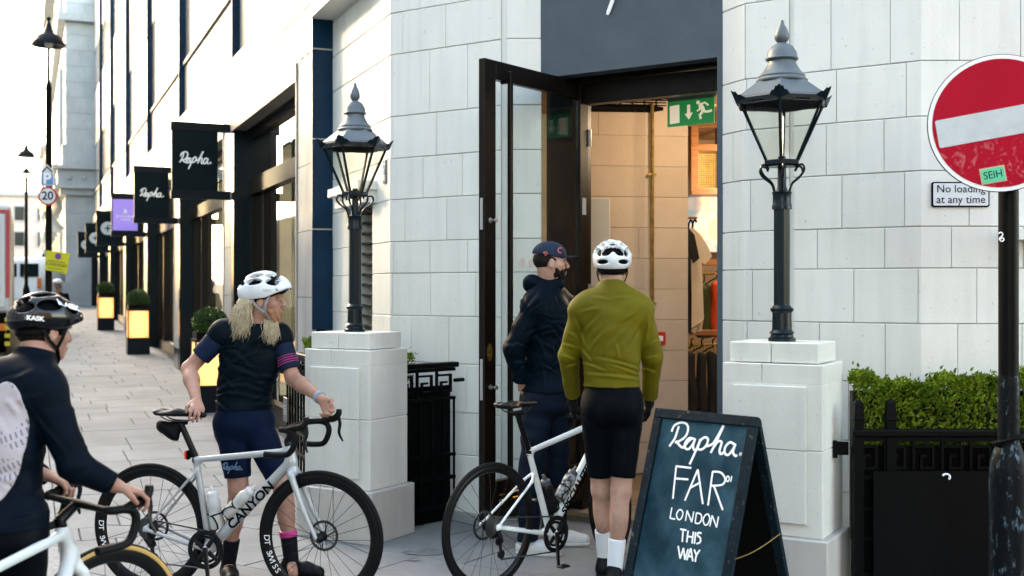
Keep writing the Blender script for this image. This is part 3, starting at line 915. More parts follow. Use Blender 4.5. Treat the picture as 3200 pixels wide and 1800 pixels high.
for v in (318, 376, 484): cb.box(at(1776, v, 12.61), (84 / 2898 * 12.6, .36, 16 / 2898 * 12.6))
cb.build('cabinet_frame', M_WOOD, cabinet)
ms = MB()
for k in range(14): ms.tube([at(1752 + k * 4.3, 384, 12.55), at(1752 + k * 4.3, 472, 12.55)], .004, 4)
for k in range(16): ms.tube([at(1750, 386 + k * 5.6, 12.55), at(1810, 386 + k * 5.6, 12.55)], .004, 4)
ms.build('mesh_front', M_BRASS, cabinet)
mm = MB(); mm.box(at(1780, 430, 12.72), (.3, .02, .46)); mm.build('cabinet_back', mat('lit_back', (.55, .42, .16), .6, emit=(1, .7, .25), est=.12), cabinet)

# lamps that light the room: brass pendants under the ceiling
for (x, y, z, e) in ((1.45, 8.95, 3.05, 2.5), (2.9, 9.4, 3.0, 5.6), (2.6, 11.6, 3.0, 11)):
    p = thing('pendant_lamp', {1.45: 'brass pendant lamp just inside the corner doorway', 2.9: 'brass pendant lamp in the shop nearest the right jamb', 2.6: 'brass pendant lamp at the back of the shop'}[x], 'pendant lamp', (x, y, z), 'pendant lamps in the shop')
    s_ = MB(); s_.lathe([(.02, .14), (.05, .12), (.14, .0), (.135, .0), (.04, .11), (.015, .13)], 16, (x, y, z)); s_.tube([(x, y, z + .13), (x, y, 3.37)], .006, 5); s_.build('lamp_shade', M_BRASS, p, True)
    bl = MB(); bl.ball((x, y, z + .03), .035, 10, 6); bl.build('bulb', mat('bulb_glow', (1, .8, .5), .5, emit=(1, .72, .38), est=2), p, True)
    ld = bpy.data.lights.new('pendant_light', 'POINT'); ld.energy = e; ld.color = (1, .86, .70); ld.shadow_soft_size = .06
    lo = bpy.data.objects.new('pendant_light', ld); C.objects.link(lo); lo.location = (x, y, z - .06)
# ------------------------------------------------------------------ side street shops
T = [0, 4.37, 9.8, 15.4, 21.2, 27.2, 33.0, 38.4]
HT = 13.0
parade = thing('shop_parade', 'long cream tiled shop parade with dark blue fins running up the side street', 'building', fp(0, 0, 0))
AX = (SD, SN, UP)
def fbox(m, t0, t1, o0, o1, z0, z1, bev=0):
    m.box(fp((t0 + t1) / 2, (o0 + o1) / 2, (z0 + z1) / 2), (abs(t1 - t0), abs(o1 - o0), abs(z1 - z0)), AX, bev)
ZS = 4.48
OT = 3.57
wc = MB()
for i in range(7):
    a, b = T[i], T[i + 1]
    fbox(wc, a, b, -.5, -.022, OT + .1, HT)
    fbox(wc, a, a + .63, -.5, -.022, -.1, OT + .1)
wc.build('wall_core', M_TJOINT, parade)
for i in range(7):
    a, b = T[i], T[i + 1]; zb = zg(*fp(a, 0).xy)
    # upright blue fin at the near edge of each bay: shallow below, deep above, with a chamfered shoulder
    f = MB()
    s0 = .0; low, up = .004, -.068
    poly = [(-.3, zb + 1.22 if i == 0 else zb), (.092, zb + 1.22 if i == 0 else zb), (.092, HT), (-.3, HT)]
    dd = .022
    f.prism(poly, fp(a - (.0 if i else .001), 0), SN, UP, SD, dd)
    fin = f.build('fin', M_BLUE, parade)
    if i == 0:
        fj = MB()
        for z in (2.15, 2.95, 3.75, 4.5): fbox(fj, a - .004, a + .020, -.2, .094, z, z + .012)
        fj.build('fin_joint', M_TILE, fin)
        pl = MB(); fbox(pl, a + .002, a + .15, -.2, .05, 0, zb + 1.22); pl.build('fin_plinth', M_BLACK, parade)
    A, B = a + .024, b - .002
    # cream tile panels: lower band stands proud, upper wall set back behind a sloping sill
    n = 4; ws = (B - A) / n
    rows = [(OT + .17, OT + .60), (OT + .60, ZS)]
    for (z0, z1) in rows:
        for k in range(n):
            m = MB(); fbox(m, A + k * ws + .009, A + (k + 1) * ws - .009, -.03, low + .084, z0 + .009, z1 - .009); m.build('tile_panel', M_BAND if z0 < OT + .3 else M_TILE, parade)
    sl_ = MB(); V = [fp(A, low + .084, ZS), fp(B, low + .084, ZS), fp(B, -.03, ZS + .07), fp(A, -.03, ZS + .07), fp(A, -.1, ZS), fp(B, -.1, ZS)]
    sl_.add(V, [(1, 0, 3, 2), (0, 4, 3), (1, 2, 5), (3, 4, 5, 2), (0, 1, 5, 4)]); sl_.build('sloping_sill', M_TILE, parade)
    zs = [ZS + .075, 5.35]
    for k in range(n):
        m = MB(); fbox(m, A + k * ws + .009, A + (k + 1) * ws - .009, -.05, -.005, zs[0], zs[1] - .009); m.build('tile_panel', M_TILE, parade)
    gs = MB(); fbox(gs, A, B, -.04, .03, 5.35, 5.41); gs.build('upper_sill', M_PANEL, parade)
    for (z0, z1) in ((5.41, 7.2), (9.3, 10.9)):
        for k in range(n):
            m = MB(); fbox(m, A + k * ws + .02, A + (k + 1) * ws - .02, -.06, -.016, z0 + .03, z1); m.build('upper_pane', M_PANE if 'M_PANE' in globals() else M_TILE, parade)
    for (z0, z1) in ((7.2, 8.25), (8.25, 9.3), (10.9, 11.9), (11.9, HT)):
        for k in range(n):
            m = MB(); fbox(m, A + k * ws + .009, A + (k + 1) * ws - .009, -.05, -.005, z0 + .009, z1 - .009); m.build('tile_panel', M_TILE, parade)
    # pier tiles between fin and opening
    P1 = a + .63
    zz = [zb + .35, 1.55, 2.15, 2.75, OT + .17]
    for z0, z1 in zip(zz, zz[1:]):
        m = MB(); fbox(m, A, P1, -.02, low + .084, z0 + .003, z1 - .003); m.build('pier_tile', M_TILEG, parade)
    m = MB(); fbox(m, A, P1, -.05, .10, zb - .05, zb + .345); m.build('pier_plinth', M_GRANITE, parade)
    # metal lined opening
    o = MB(); q0, q1 = P1, b - .03
    fbox(o, q0, q1 - .0, -.06, low + .098, OT, OT + .165)
    fbox(o, q0, q0 + .05, -.06, low + .094, zb, OT)
    o.build('opening_surround', M_PANEL, parade)
    rv = MB()
    fbox(rv, q1 - .12, q1 + .02, -.36, low + .09, zb, OT)       # far reveal, faces the camera
    fbox(rv, q0 + .055, q1 - .125, -.36, -.065, OT + .002, OT + .1)
    fbox(rv, q0 - .3, q0 - .002, -.56, -.51, zb, OT)
    rv.build('granite_reveal', M_GRANITE, parade)
    # shopfront set back inside: posts, transom, panes
    R = -.17
    sf = MB(); g0, g1 = q0 + .06, q1 - .13
    fbox(sf, g0, g1, R - .05, R + .07, 2.78, 2.98); fbox(sf, g0, g1, R - .05, R + .05, OT - .09, OT - .002); fbox(sf, g0, g1, R - .05, R + .06, zb, zb + .30)
    px_ = [g0, g0 + (g1 - g0) * .80, g1]
    for k, x in enumerate(px_):
        fbox(sf, max(g0, x - .04), min(g1, x + .04), R - .03, R + .04, zb + .302, 2.778); 
    sf.build('shopfront_frame', M_BRONZE, parade)
    for k in range(2):
        m = MB(); m.add([fp(px_[k] + .052, R, zb + .302), fp(px_[k + 1] - .052, R, zb + .302), fp(px_[k + 1] - .052, R, 2.778), fp(px_[k] + .052, R, 2.778)], [(0, 1, 2, 3)]); m.build('shop_pane', M_GLASS, parade)
    m = MB(); m.add([fp(g0 + .002, R, 2.982), fp(g1 - .002, R, 2.982), fp(g1 - .002, R, OT - .092), fp(g0 + .002, R, OT - .092)], [(0, 1, 2, 3)]); m.build('shop_pane', M_GLASS, parade)
    # room behind
    rm = MB(); fbox(rm, g0 - .2, g1 + .5, -3.4, -3.3, zb, OT); fbox(rm, g1 + .45, g1 + .55, -3.3, -.75, zb, OT); fbox(rm, g0 - .25, g0 - .21, -3.3, -.75, zb, OT)
    fbox(rm, g0 - .2, g1 + .4, -3.3, -.72, OT - .06, OT - .02); fbox(rm, g0 - .2, g1 + .4, -3.3, -.5, zb + .0, zb + .1)
    rm.build('shop_room', M_ROOM, parade)
for i in range(3):  # added pendants with point lights brighten the shop rooms
    p = thing('fill_pendant', ['added pendant lamp brightening the nearest side street shop', 'added pendant lamp brightening the second shop up the street', 'added pendant lamp brightening the third shop up the street'][i], 'pendant lamp', fp((T[i] + T[i + 1]) / 2 + .3, -1.9, 3.0), 'added pendant lamps in the street shops')
    c_ = fp((T[i] + T[i + 1]) / 2 + .3, -1.9, 3.0)
    m = MB(); m.tube([c_, c_ + UP * .5], .006, 5); m.lathe([(.02, .12), (.14, .02), (.13, .02), (.015, .11)], 14, c_); m.build('lamp_shade', M_BLACK, p, True)
    m = MB(); m.ball(c_ + UP * .03, .035, 8, 6); m.build('bulb', MATS['bulb_glow'], p, True)
    ld = bpy.data.lights.new('shop_fill', 'POINT'); ld.energy = 13; ld.color = (1, .88, .70); ld.shadow_soft_size = .08
    lo = bpy.data.objects.new('shop_fill', ld); C.objects.link(lo); lo.location = c_ - UP * .06
rf = MB(); fbox(rf, T[0], T[7], -9, .0, HT, HT + .2); rf.build('roof', M_ROOF, parade)
# ghost of white lettering and a table lamp in the nearest window
fx = MB()
p0 = fp(1.15, -.155, 2.55)
script_logo(fx, fp(1.9, -.163, 3.05), -SD, UP, SN, .62)
fx.build('window_lettering', M_WHITE, parade, True)
tx = MB(); put_text(tx, 'CYCLE CLUB', .13, fp(1.55, -.163, 2.22), -SD, UP); put_text(tx, 'MEMBERS', .19, fp(1.55, -.163, 2.42), -SD, UP)
tx.build('window_notice', mat('faint_vinyl', (.35, .42, .43), .5), parade)
# table behind the nearest window, and solid shapes for its reflections
bx = MB(); fbox(bx, 1.2, 2.1, -1.5, -1.1, .3, 1.0); fbox(bx, 1.15, 2.15, -1.55, -1.05, 1.0, 1.04)
table = bx.build('display_table', mat('pale_plinth', (.62, .58, .50), .5)); tag(table, 'pale display table behind the nearest side street shop window', 'table')
yb = MB()  # yellow box on a stand, put in for a reflection in the glass
yb.box(fp(1.35, -1.3, 1.62), (.32, .2, .26), (SD.lerp(SN, .2).normalized(), SN, UP), .03); yb.tube([fp(1.35, -1.3, 1.04), fp(1.35, -1.3, 1.5)], .02, 6)
yl = yb.build('yellow_reflection_shape', mat('reflection_yellow', (.48, .38, .02), .6)); tag(yl, 'yellow shape standing in for a reflection in the nearest shop window', 'bag')
ob_ = MB(); P = [fp(1.18, -1.0, 1.04), fp(1.2, -1.0, 1.25), fp(1.12, -1.0, 1.5), fp(1.05, -1.0, 1.85)]  # orange shape put in for a reflection in the glass
ob_.tube(catmull(P, 5), [.05, .05, .06, .06, .06, .06, .07, .07, .07, .06, .05, .04, .03, .03, .02, .02], 8)
og = ob_.build('orange_reflection_shape', mat('reflection_orange', (.70, .10, .02), .6), None, True); tag(og, 'slim orange shape standing in for a reflection in the nearest shop window', 'garment')
pdl = thing('window_lamp', 'small lit lamp hanging high in the nearest side street shop window', 'lamp', fp(2.2, -1.0, 3.0))
lm = MB(); lm.ball(fp(2.2, -1.0, 3.02), .04, 8, 6, (1, 1, 1.8)); lm.build('bulb', mat('warm_bulb', (1, .7, .3), .5, emit=(1, .62, .25), est=1.2), pdl, True)
lm = MB(); lm.tube([fp(2.2, -1.0, 3.1), fp(2.2, -1.0, 3.5)], .006, 4); lm.lathe([(.02, .13), (.05, .08), (.052, .04)], 12, fp(2.2, -1.0, 3.0)); lm.build('lamp_cord', M_BLACK, pdl)

# ------------------------------------------------------------------ blade signs over the pavement
def blade_sign(i, t, z0, z1, length, face, kind, label, w_=.56):
    th_ = thing('blade_sign', label, 'sign', fp(t, .1, z0), 'blade signs along the shop parade')
    br = MB()
    for z in (z0 + .055, z1 - .055):
        br = MB(); fbox(br, t - .05, t + .05, .06, length, z - .05, z + .05); br.build('bracket', M_SIGNFR, th_)
    pn = MB(); a, b = length - w_, length - .012
    fbox(pn, t - .042, t + .042, a, b, z0 + .105, z1 - .105); panel = pn.build('panel', M_SIGN, th_)
    f_ = -SD * .0445
    c = fp(t, (a + b) / 2, (z0 + z1) / 2) + f_
    d = MB()
    ex = -SN
    if kind == 'script':
        script_logo(d, c - ex * .19 - UP * .03 - SD * .003, ex, UP, -SD, .38, .026)
        d.build('lettering', M_WHITE, panel, True)
    elif kind == 'violet':
        q = MB(); q.box(c - SD * .002, (b - a - .05, .006, z1 - z0 - .26), (ex, -SD, UP)); q.build('violet_face', face, panel)
        d.lathe([(0, 0), (.035, .0), (.045, .03), (.02, .06), (.03, .075), (0, .10)], 8, c + UP * .02 - SD * .008)
        put_text(d, 'Knatchbull', .088, c - SD * .008 - UP * .03, ex, UP); put_text(d, 'LONDON', .04, c - SD * .008 - UP * .10, ex, UP)
        d.build('lettering', M_WHITE, panel)
    else:
        n = 28; d.prism([(.17 * math.cos(2 * math.pi * k / n), .17 * math.sin(2 * math.pi * k / n)) for k in range(n)], c - SD * .001, ex, UP, -SD, .004)
        disc = d.build('emblem_disc', mat('pale_disc', (.55, .58, .58), .5), panel)
        e = MB(); e.box(c - SD * .008, (.16, .006, .03), (ex, -SD, UP)); e.box(c - SD * .008, (.03, .006, .16), (ex, -SD, UP)); e.box(c - SD * .007 + UP * .07 + ex * .06, (.07, .006, .02), (ex, -SD, UP)); e.build('cross', M_SIGN, disc)
    return th_
M_VIOLET = mat('violet_sign', (.20, .15, .52), .4, emit=(.25, .2, .75), est=.06)
blade_sign(0, 4.56, 2.735, 3.685, .80, None, 'script', 'black hanging sign with white script name nearest the corner')
blade_sign(1, 9.98, 2.72, 3.68, .80, None, 'script', 'black hanging sign with white script name next to the violet sign')
blade_sign(2, 15.6, 2.74, 3.66, .80, M_VIOLET, 'violet', 'violet hanging sign with a white crest between dark shop signs')
blade_sign(3, 21.4, 2.74, 3.66, .80, None, 'round', 'dark hanging sign with white disc just beyond the violet sign')
blade_sign(4, 27.4, 2.74, 3.66, .80, None, 'round', 'dark hanging sign with white disc second beyond the violet sign')
blade_sign(5, 33.2, 2.74, 3.66, .80, None, 'round', 'dark hanging sign with white disc farthest up the street')

# ------------------------------------------------------------------ lit planters with clipped box balls
def leaf_ball(c, r, n, seed, sq=.86):
    rr = random.Random(seed); V = []; F = []
    for _ in range(n):
        z = rr.uniform(-1, 1); a = rr.uniform(0, 6.283); s = math.sqrt(1 - z * z)
        d = Vector((s * math.cos(a), s * math.sin(a), z))
        lump = 1 + .05 * math.sin(7 * d.x + 3 * d.z) * math.cos(6 * d.y + 1)
        rad = r * lump * (rr.uniform(.80, 1.03))
        p = Vector((d.x * rad, d.y * rad, d.z * rad * sq)) + Vector(c)
        u = (d + Vector((rr.uniform(-.9, .9), rr.uniform(-.9, .9), rr.uniform(-.6, .9)))).normalized()
        t_ = u.cross(Vector((rr.uniform(-1, 1), rr.uniform(-1, 1), rr.uniform(-1, 1)))).normalized()
        L = rr.uniform(.018, .034); W = L * .34
        b = len(V)
        V += [p - u * L * .4, p + t_ * W, p + u * L * .6, p - t_ * W]
        F.append((b, b + 1, b + 2, b + 3))
    return V, F
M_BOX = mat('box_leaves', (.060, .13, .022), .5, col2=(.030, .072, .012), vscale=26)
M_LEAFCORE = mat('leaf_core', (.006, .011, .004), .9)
M_GLOW = mat('lit_panel', (.5, .33, .18), .4, emit=(1.0, .58, .22), est=.135)
t_ = M_GLOW.node_tree; b_ = t_.nodes['Principled BSDF']; tc_ = t_.nodes.new('ShaderNodeTexCoord'); vm_ = t_.nodes.new('ShaderNodeVectorMath'); vm_.operation = 'DISTANCE'; vm_.inputs[1].default_value = (.5, .5, .5)
r_ = t_.nodes.new('ShaderNodeValToRGB'); r_.color_ramp.elements[0].position = .54; r_.color_ramp.elements[0].color = (1, .58, .25, 1); r_.color_ramp.elements[1].position = .84; r_.color_ramp.elements[1].color = (1, .30, .05, 1)
t_.links.new(tc_.outputs['Generated'], vm_.inputs[0]); t_.links.new(vm_.outputs['Value'], r_.inputs[0]); t_.links.new(r_.outputs[0], b_.inputs['Emission Color'])
def planter(t, o, label, seed):
    c = fp(t, o); z = zg(c.x, c.y); c.z = z
    p = thing('lit_planter', label, 'planter', c, 'lit planters along the shop parade')
    w2 = .205
    def bxx(m, a0, a1, b0, b1, z0, z1): m.box(c + SD * ((a0 + a1) / 2) + SN * ((b0 + b1) / 2) + UP * ((z0 + z1) / 2), (abs(a1 - a0), abs(b1 - b0), z1 - z0), AX)
    m = MB(); bxx(m, -w2, w2, -w2, w2, .0, .32); m.build('base', M_SIGNFR, p)
    m = MB()
    for a in (-1, 1):
        for b in (-1, 1): bxx(m, a * w2, a * (w2 - .022), b * w2, b * (w2 - .022), .322, .84)
    bxx(m, -w2, w2, -w2, w2, .842, .875); m.build('corner_frame', M_SIGNFR, p)
    for k, (dx, dy) in enumerate(((-1, 0), (1, 0), (0, 1), (0, -1))):
        m = MB()
        if dx: bxx(m, dx * (w2 - .012), dx * (w2 - .016), -w2 + .024, w2 - .024, .324, .838)
        else: bxx(m, -w2 + .024, w2 - .024, dy * (w2 - .012), dy * (w2 - .016), .324, .838)
        m.build('glow_panel', M_GLOW, p)
    m = MB(); bxx(m, -w2 + .02, w2 - .02, -w2 + .02, w2 - .02, .876, .96); m.build('pot', M_IRON, p)
    V, F = leaf_ball(c + UP * 1.07, .215, 3800, seed); m = MB(); m.add(V, F)
    b = tag(m.build('box_ball', M_BOX, p), kind=None)
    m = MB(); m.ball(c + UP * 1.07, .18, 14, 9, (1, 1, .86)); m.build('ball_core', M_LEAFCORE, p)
planter(4.25, .37, 'tall lit planter with clipped round bush, nearest of the three to the corner', 31)
planter(13.4, .44, 'tall lit planter with clipped round bush, middle of the three', 32)
planter(21.6, .55, 'tall lit planter with clipped round bush, farthest up the street', 33)

# ------------------------------------------------------------------ pale stone building beyond the parade
stone = thing('stone_corner_building', 'pale classical stone building closing the end of the shop parade', 'building', fp(39, 0))
def fprism(m, t0, t1, o0, o1, z0, z1): fbox(m, t0, t1, o0, o1, z0, z1)
OS = 1.05
sc_ = MB(); fbox(sc_, 38.62, 60, -6, OS - .03, -.2, 17); sc_.build('wall_core', M_JOINT, stone)
rr = random.Random(5)
zc = zg(*fp(38.5, 0).xy)
z = zc + .9; i = 0
pathS = [fp(38.6, OS), fp(38.6, -5.0)]
pathS = [Vector((p.x, p.y, 0)) for p in pathS]
courses = [zc + .9 + .46 * k for k in range(10)]
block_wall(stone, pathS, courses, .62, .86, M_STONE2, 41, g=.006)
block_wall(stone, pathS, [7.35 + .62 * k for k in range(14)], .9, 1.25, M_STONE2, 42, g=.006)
pathS2 = [fp(60, OS), fp(38.6, OS)]; pathS2 = [Vector((p.x, p.y, 0)) for p in pathS2]
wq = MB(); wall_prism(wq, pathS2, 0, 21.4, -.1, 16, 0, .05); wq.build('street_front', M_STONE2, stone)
md = MB()
for (z0, z1, o) in ((zc, zc + .9, .12), (5.35, 5.6, .2), (5.6, 5.72, .42), (5.72, 6.35, .3), (6.35, 6.5, .5), (6.5, 7.35, .12), (12.2, 12.5, .3), (16, 16.6, .6)):
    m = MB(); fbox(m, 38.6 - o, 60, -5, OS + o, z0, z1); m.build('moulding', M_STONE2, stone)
# scrolled ornament in the band and a round boss
for k in range(7):
    m = MB(); m.lathe([(.0, .0), (.11, .0), (.09, .05), (0, .07)], 10, fp(38.29, .9 - .55 * k, 6.02), (SN, UP, -SD)); m.build('rosette', M_STONE2, stone)
m = MB(); m.lathe([(0, 0), (.10, .0), (.10, .03), (.05, .07), (0, .09)], 14, fp(38.6, -.45, 4.75), (SN, UP, -SD)); m.build('boss', M_IRON, stone)
# scroll consoles and windows down the street side
for k in range(5):
    t0 = 40.5 + 3.9 * k
    m = MB()
    m.tube(catmull([fp(t0, OS + .1, 6.2), fp(t0, OS + .55, 5.7), fp(t0, OS + .25, 5.0), fp(t0, OS + .5, 4.5), fp(t0, OS + .1, 4.0)], 5), .22, 8); m.build('console', M_STONE2, stone, True)
    for (z0, z1) in ((1.4, 3.9), (7.6, 10.6), (12.9, 15.2)):
        w_ = MB(); fbox(w_, t0 + 1.0, t0 + 2.9, OS + .003, OS + .16, z0 - .15, z1 + .25); f_ = w_.build('window', M_STONE2, stone)
        g_ = MB(); fbox(g_, t0 + 1.15, t0 + 2.75, OS + .155, OS + .165, z0, z1); g_.build('pane', M_GRANITE, f_)
gl = thing('globe_wall_lamp', 'lit amber globe lamp on the pale stone building up the street', 'lamp', fp(40.2, OS + .4, 5.2))
m = MB(); m.ball(fp(40.2, OS + .75, 5.05), .24, 14, 10); m.build('globe', mat('amber_globe', (1, .7, .3), .4, emit=(1, .62, .18), est=.5), gl, True)
m = MB(); m.tube([fp(40.2, OS + .02, 5.45), fp(40.2, OS + .75, 5.45), fp(40.2, OS + .75, 5.3)], .035, 6); m.build('arm', M_IRON, gl)

# ------------------------------------------------------------------ terraces further up the street
def far_house(name, label, t0, t1, o, h, m_, floors, bays, seed, depth=8, chim=True):
    r = random.Random(seed)
    b = thing(name, label, 'building', fp(t0, o))
    w_ = MB(); fbox(w_, t0 + .02, t1 - .02, o - depth, o, -.3, h); w_.build('wall', m_, b)
    c_ = MB(); fbox(c_, t0, t1, o - .5, o + .35, h, h + .35); fbox(c_, t0, t1, o - .4, o + .18, 4.4, 4.75); c_.build('cornice', M_STONE2, b)
    r_ = MB(); fbox(r_, t0, t1, o - depth, o - .6, h + .35, h + .9)
    if chim: fbox(r_, t0 + 1, t0 + 2, o - 3, o - 2, h + .9, h + 2.4)
    r_.build('roof', M_ROOF, b)
    bw = (t1 - t0) / bays
    for f in range(floors):
        z0 = 5.2 + f * (h - 5.4) / floors; z1 = z0 + (h - 5.4) / floors * .68
        for k in range(bays):
            a = t0 + bw * (k + .25); e = a + bw * .5
            s_ = MB(); fbox(s_, a - .15, e + .15, o + .003, o + .22, z0 - .2, z1 + .3)
            win = s_.build('window', M_STONE2, b)
            s_ = MB(); fbox(s_, a, e, o + .21, o + .225, z0, z1); s_.build('pane', M_GRANITE, win)
    s_ = MB(); fbox(s_, t0 + .4, t1 - .4, o + .003, o + .06, 1.0, 3.9); s_.build('shopfront', M_GRANITE, b)
    s_ = MB(); fbox(s_, t0 + .2, t1 - .2, o + .003, o + .2, 3.9, 4.4); s_.build('shop_fascia', M_SIGNFR, b)
M_BRK = mat('warm_brick', (.42, .28, .21), .85, var=.15, vscale=9)
M_BRK2 = mat('pale_render', (.52, .46, .40), .8, var=.08, vscale=3)
M_BRK = MATS['warm_brick']; far_house('brick_terrace', 'red brick terrace with pale windows beyond the stone building', 60.2, 68, .7, 14, M_BRK, 3, 3, 1)
far_house('rendered_terrace', 'pale rendered terrace next to the red brick one up the street', 68, 77, .9, 13, M_BRK2, 3, 3, 2)
far_house('tall_brick_terrace', 'taller narrow brick terrace near the end of the street', 77, 86, .7, 15.5, M_BRK, 4, 3, 3)
far_house('end_terrace', 'last pale terrace at the far end of the street', 86, 104, 1.2, 12.5, M_BRK2, 3, 4, 4)
# building that closes the street
cl = thing('closing_building', 'pinkish brick building closing the view at the street end', 'building', fp(118, 6))
m = MB(); m.box(fp(122, 6.5, 5.0), (8, 16, 12.5), AX); m.build('wall', mat('hazed_brick', (.60, .47, .42), .85, var=.12, vscale=4), cl)  # brick colour paled to stand in for distant haze
for k in range(6):
    for f in range(3):
        m = MB(); m.box(fp(117.93, 1.0 + 2.2 * k, 4.2 + 2.6 * f), (.12, 1.2, 1.7), AX); w_ = m.build('window', M_STONE2, cl)
        m = MB(); m.box(fp(117.86, 1.0 + 2.2 * k, 4.2 + 2.6 * f), (.04, .9, 1.4), AX); m.build('pane', M_GRANITE, w_)
m = MB(); m.box(fp(121.9, 6.5, 11.4), (8.6, 16.4, .4), AX); m.build('cornice', M_STONE2, cl)

# terrace across the street, seen only in reflections and as shade on the ground
cor2 = thing('shading_block', 'unseen brick block added behind the camera to shade the right wall', 'building', (16, -13, 0))  # unseen block, added to cut the sky light on the right wall
m = MB(); m.box((17, -16, 7), (30, 6, 14.4)); m.build('wall', M_BRK, cor2)
for k in range(9):
    for f in range(4):
        m = MB(); m.box((4.2 + 3.1 * k, -12.97, 2.4 + 3.2 * f), (1.5, .1, 1.9)); w_ = m.build('window', M_STONE2, cor2); m = MB(); m.box((4.2 + 3.1 * k, -12.90, 2.4 + 3.2 * f), (1.2, .06, 1.6)); m.build('pane', M_GRANITE, w_)
m = MB(); m.box((17, -13.0, 14.3), (30.4, .6, .4)); m.build('cornice', M_STONE2, cor2)
opp = thing('opposite_terrace', 'long white stucco terrace across the street mirrored in the shop windows', 'building', fp(20, 11.6))
m = MB(); m.box(fp(16, 11.6 + 3, 6.2), (70, 6, 13.6), AX); m.build('wall', mat('stucco', (.80, .79, .75), .7, var=.08, vscale=1), opp)
for k in range(18):
    for f in range(4):
        m = MB(); m.box(fp(-15 + 3.6 * k, 11.56, 2.2 + 3.0 * f), (1.4, .1, 1.9), AX); m.build('window', M_GRANITE, opp)
m = MB(); m.box(fp(16, 11.4, 13.1), (70.4, .8, .35), AX); m.box(fp(16, 11.45, 4.0), (70.2, .5, .25), AX); m.build('cornice', M_STONE2, opp)
# ------------------------------------------------------------------ stone piers carrying the two lamps
PH = math.radians(30)
PX = Vector((math.cos(PH), -math.sin(PH), 0)); PB = Vector((math.sin(PH), math.cos(PH), 0))
PL_ = Vector((-.900, 7.31, 0)); PR_ = Vector((1.589, 5.893, 0))
def pier(pc, label):
    p = thing('stone_pier', label, 'pier', pc, 'stone lamp piers in front of the doorway')
    def bx(m, x0, x1, y0, y1, z0, z1, bev=.004): m.box(pc - PX * ((x0 + x1) / 2) + PB * ((y0 + y1) / 2) + UP * ((z0 + z1) / 2), (abs(x1 - x0), abs(y1 - y0), z1 - z0), (PX, PB, UP), bev)
    for (a, b) in ((-.035, .27), (.274, .575)):
        m = MB(); bx(m, a, b, -.035, .445, 0, .336, .006); m.build('plinth_stone', M_PLINTH, p)
    m = MB(); bx(m, .004, .531, .004, .406, .30, 1.2); m.build('core', M_JOINT, p)
    m = MB(); bx(m, 0, .535, 0, .41, .340, .786); m.build('shaft_stone', M_PIER, p)
    m = MB(); bx(m, 0, .535, 0, .41, .790, 1.132); m.build('shaft_stone', M_PIER, p)
    m = MB(); bx(m, 0, .318, 0, .41, 1.128, 1.232); bx(m, .322, .535, 0, .41, 1.128, 1.232); m.build('shaft_stone', M_PIER, p)
    m = MB(); bx(m, .082, .474, -.020, .01, .41, .7865, .003); m.build('face_panel', M_PIER, p)
    m = MB(); bx(m, .082, .474, -.020, .01, .7895, 1.118, .003); m.build('face_panel', M_PIER, p)
    m = MB(); bx(m, .030, .278, .030, .38, 1.236, 1.342, .004); m.build('cap_stone', M_PIER, p)
    m = MB(); bx(m, .281, .505, .030, .38, 1.236, 1.342, .004); m.build('cap_stone', M_PIER, p)
    return p
pier(PL_, 'pale stone pier under the lamp beside the blond cyclist')
pier(PR_, 'pale stone pier under the lamp behind the chalkboard')

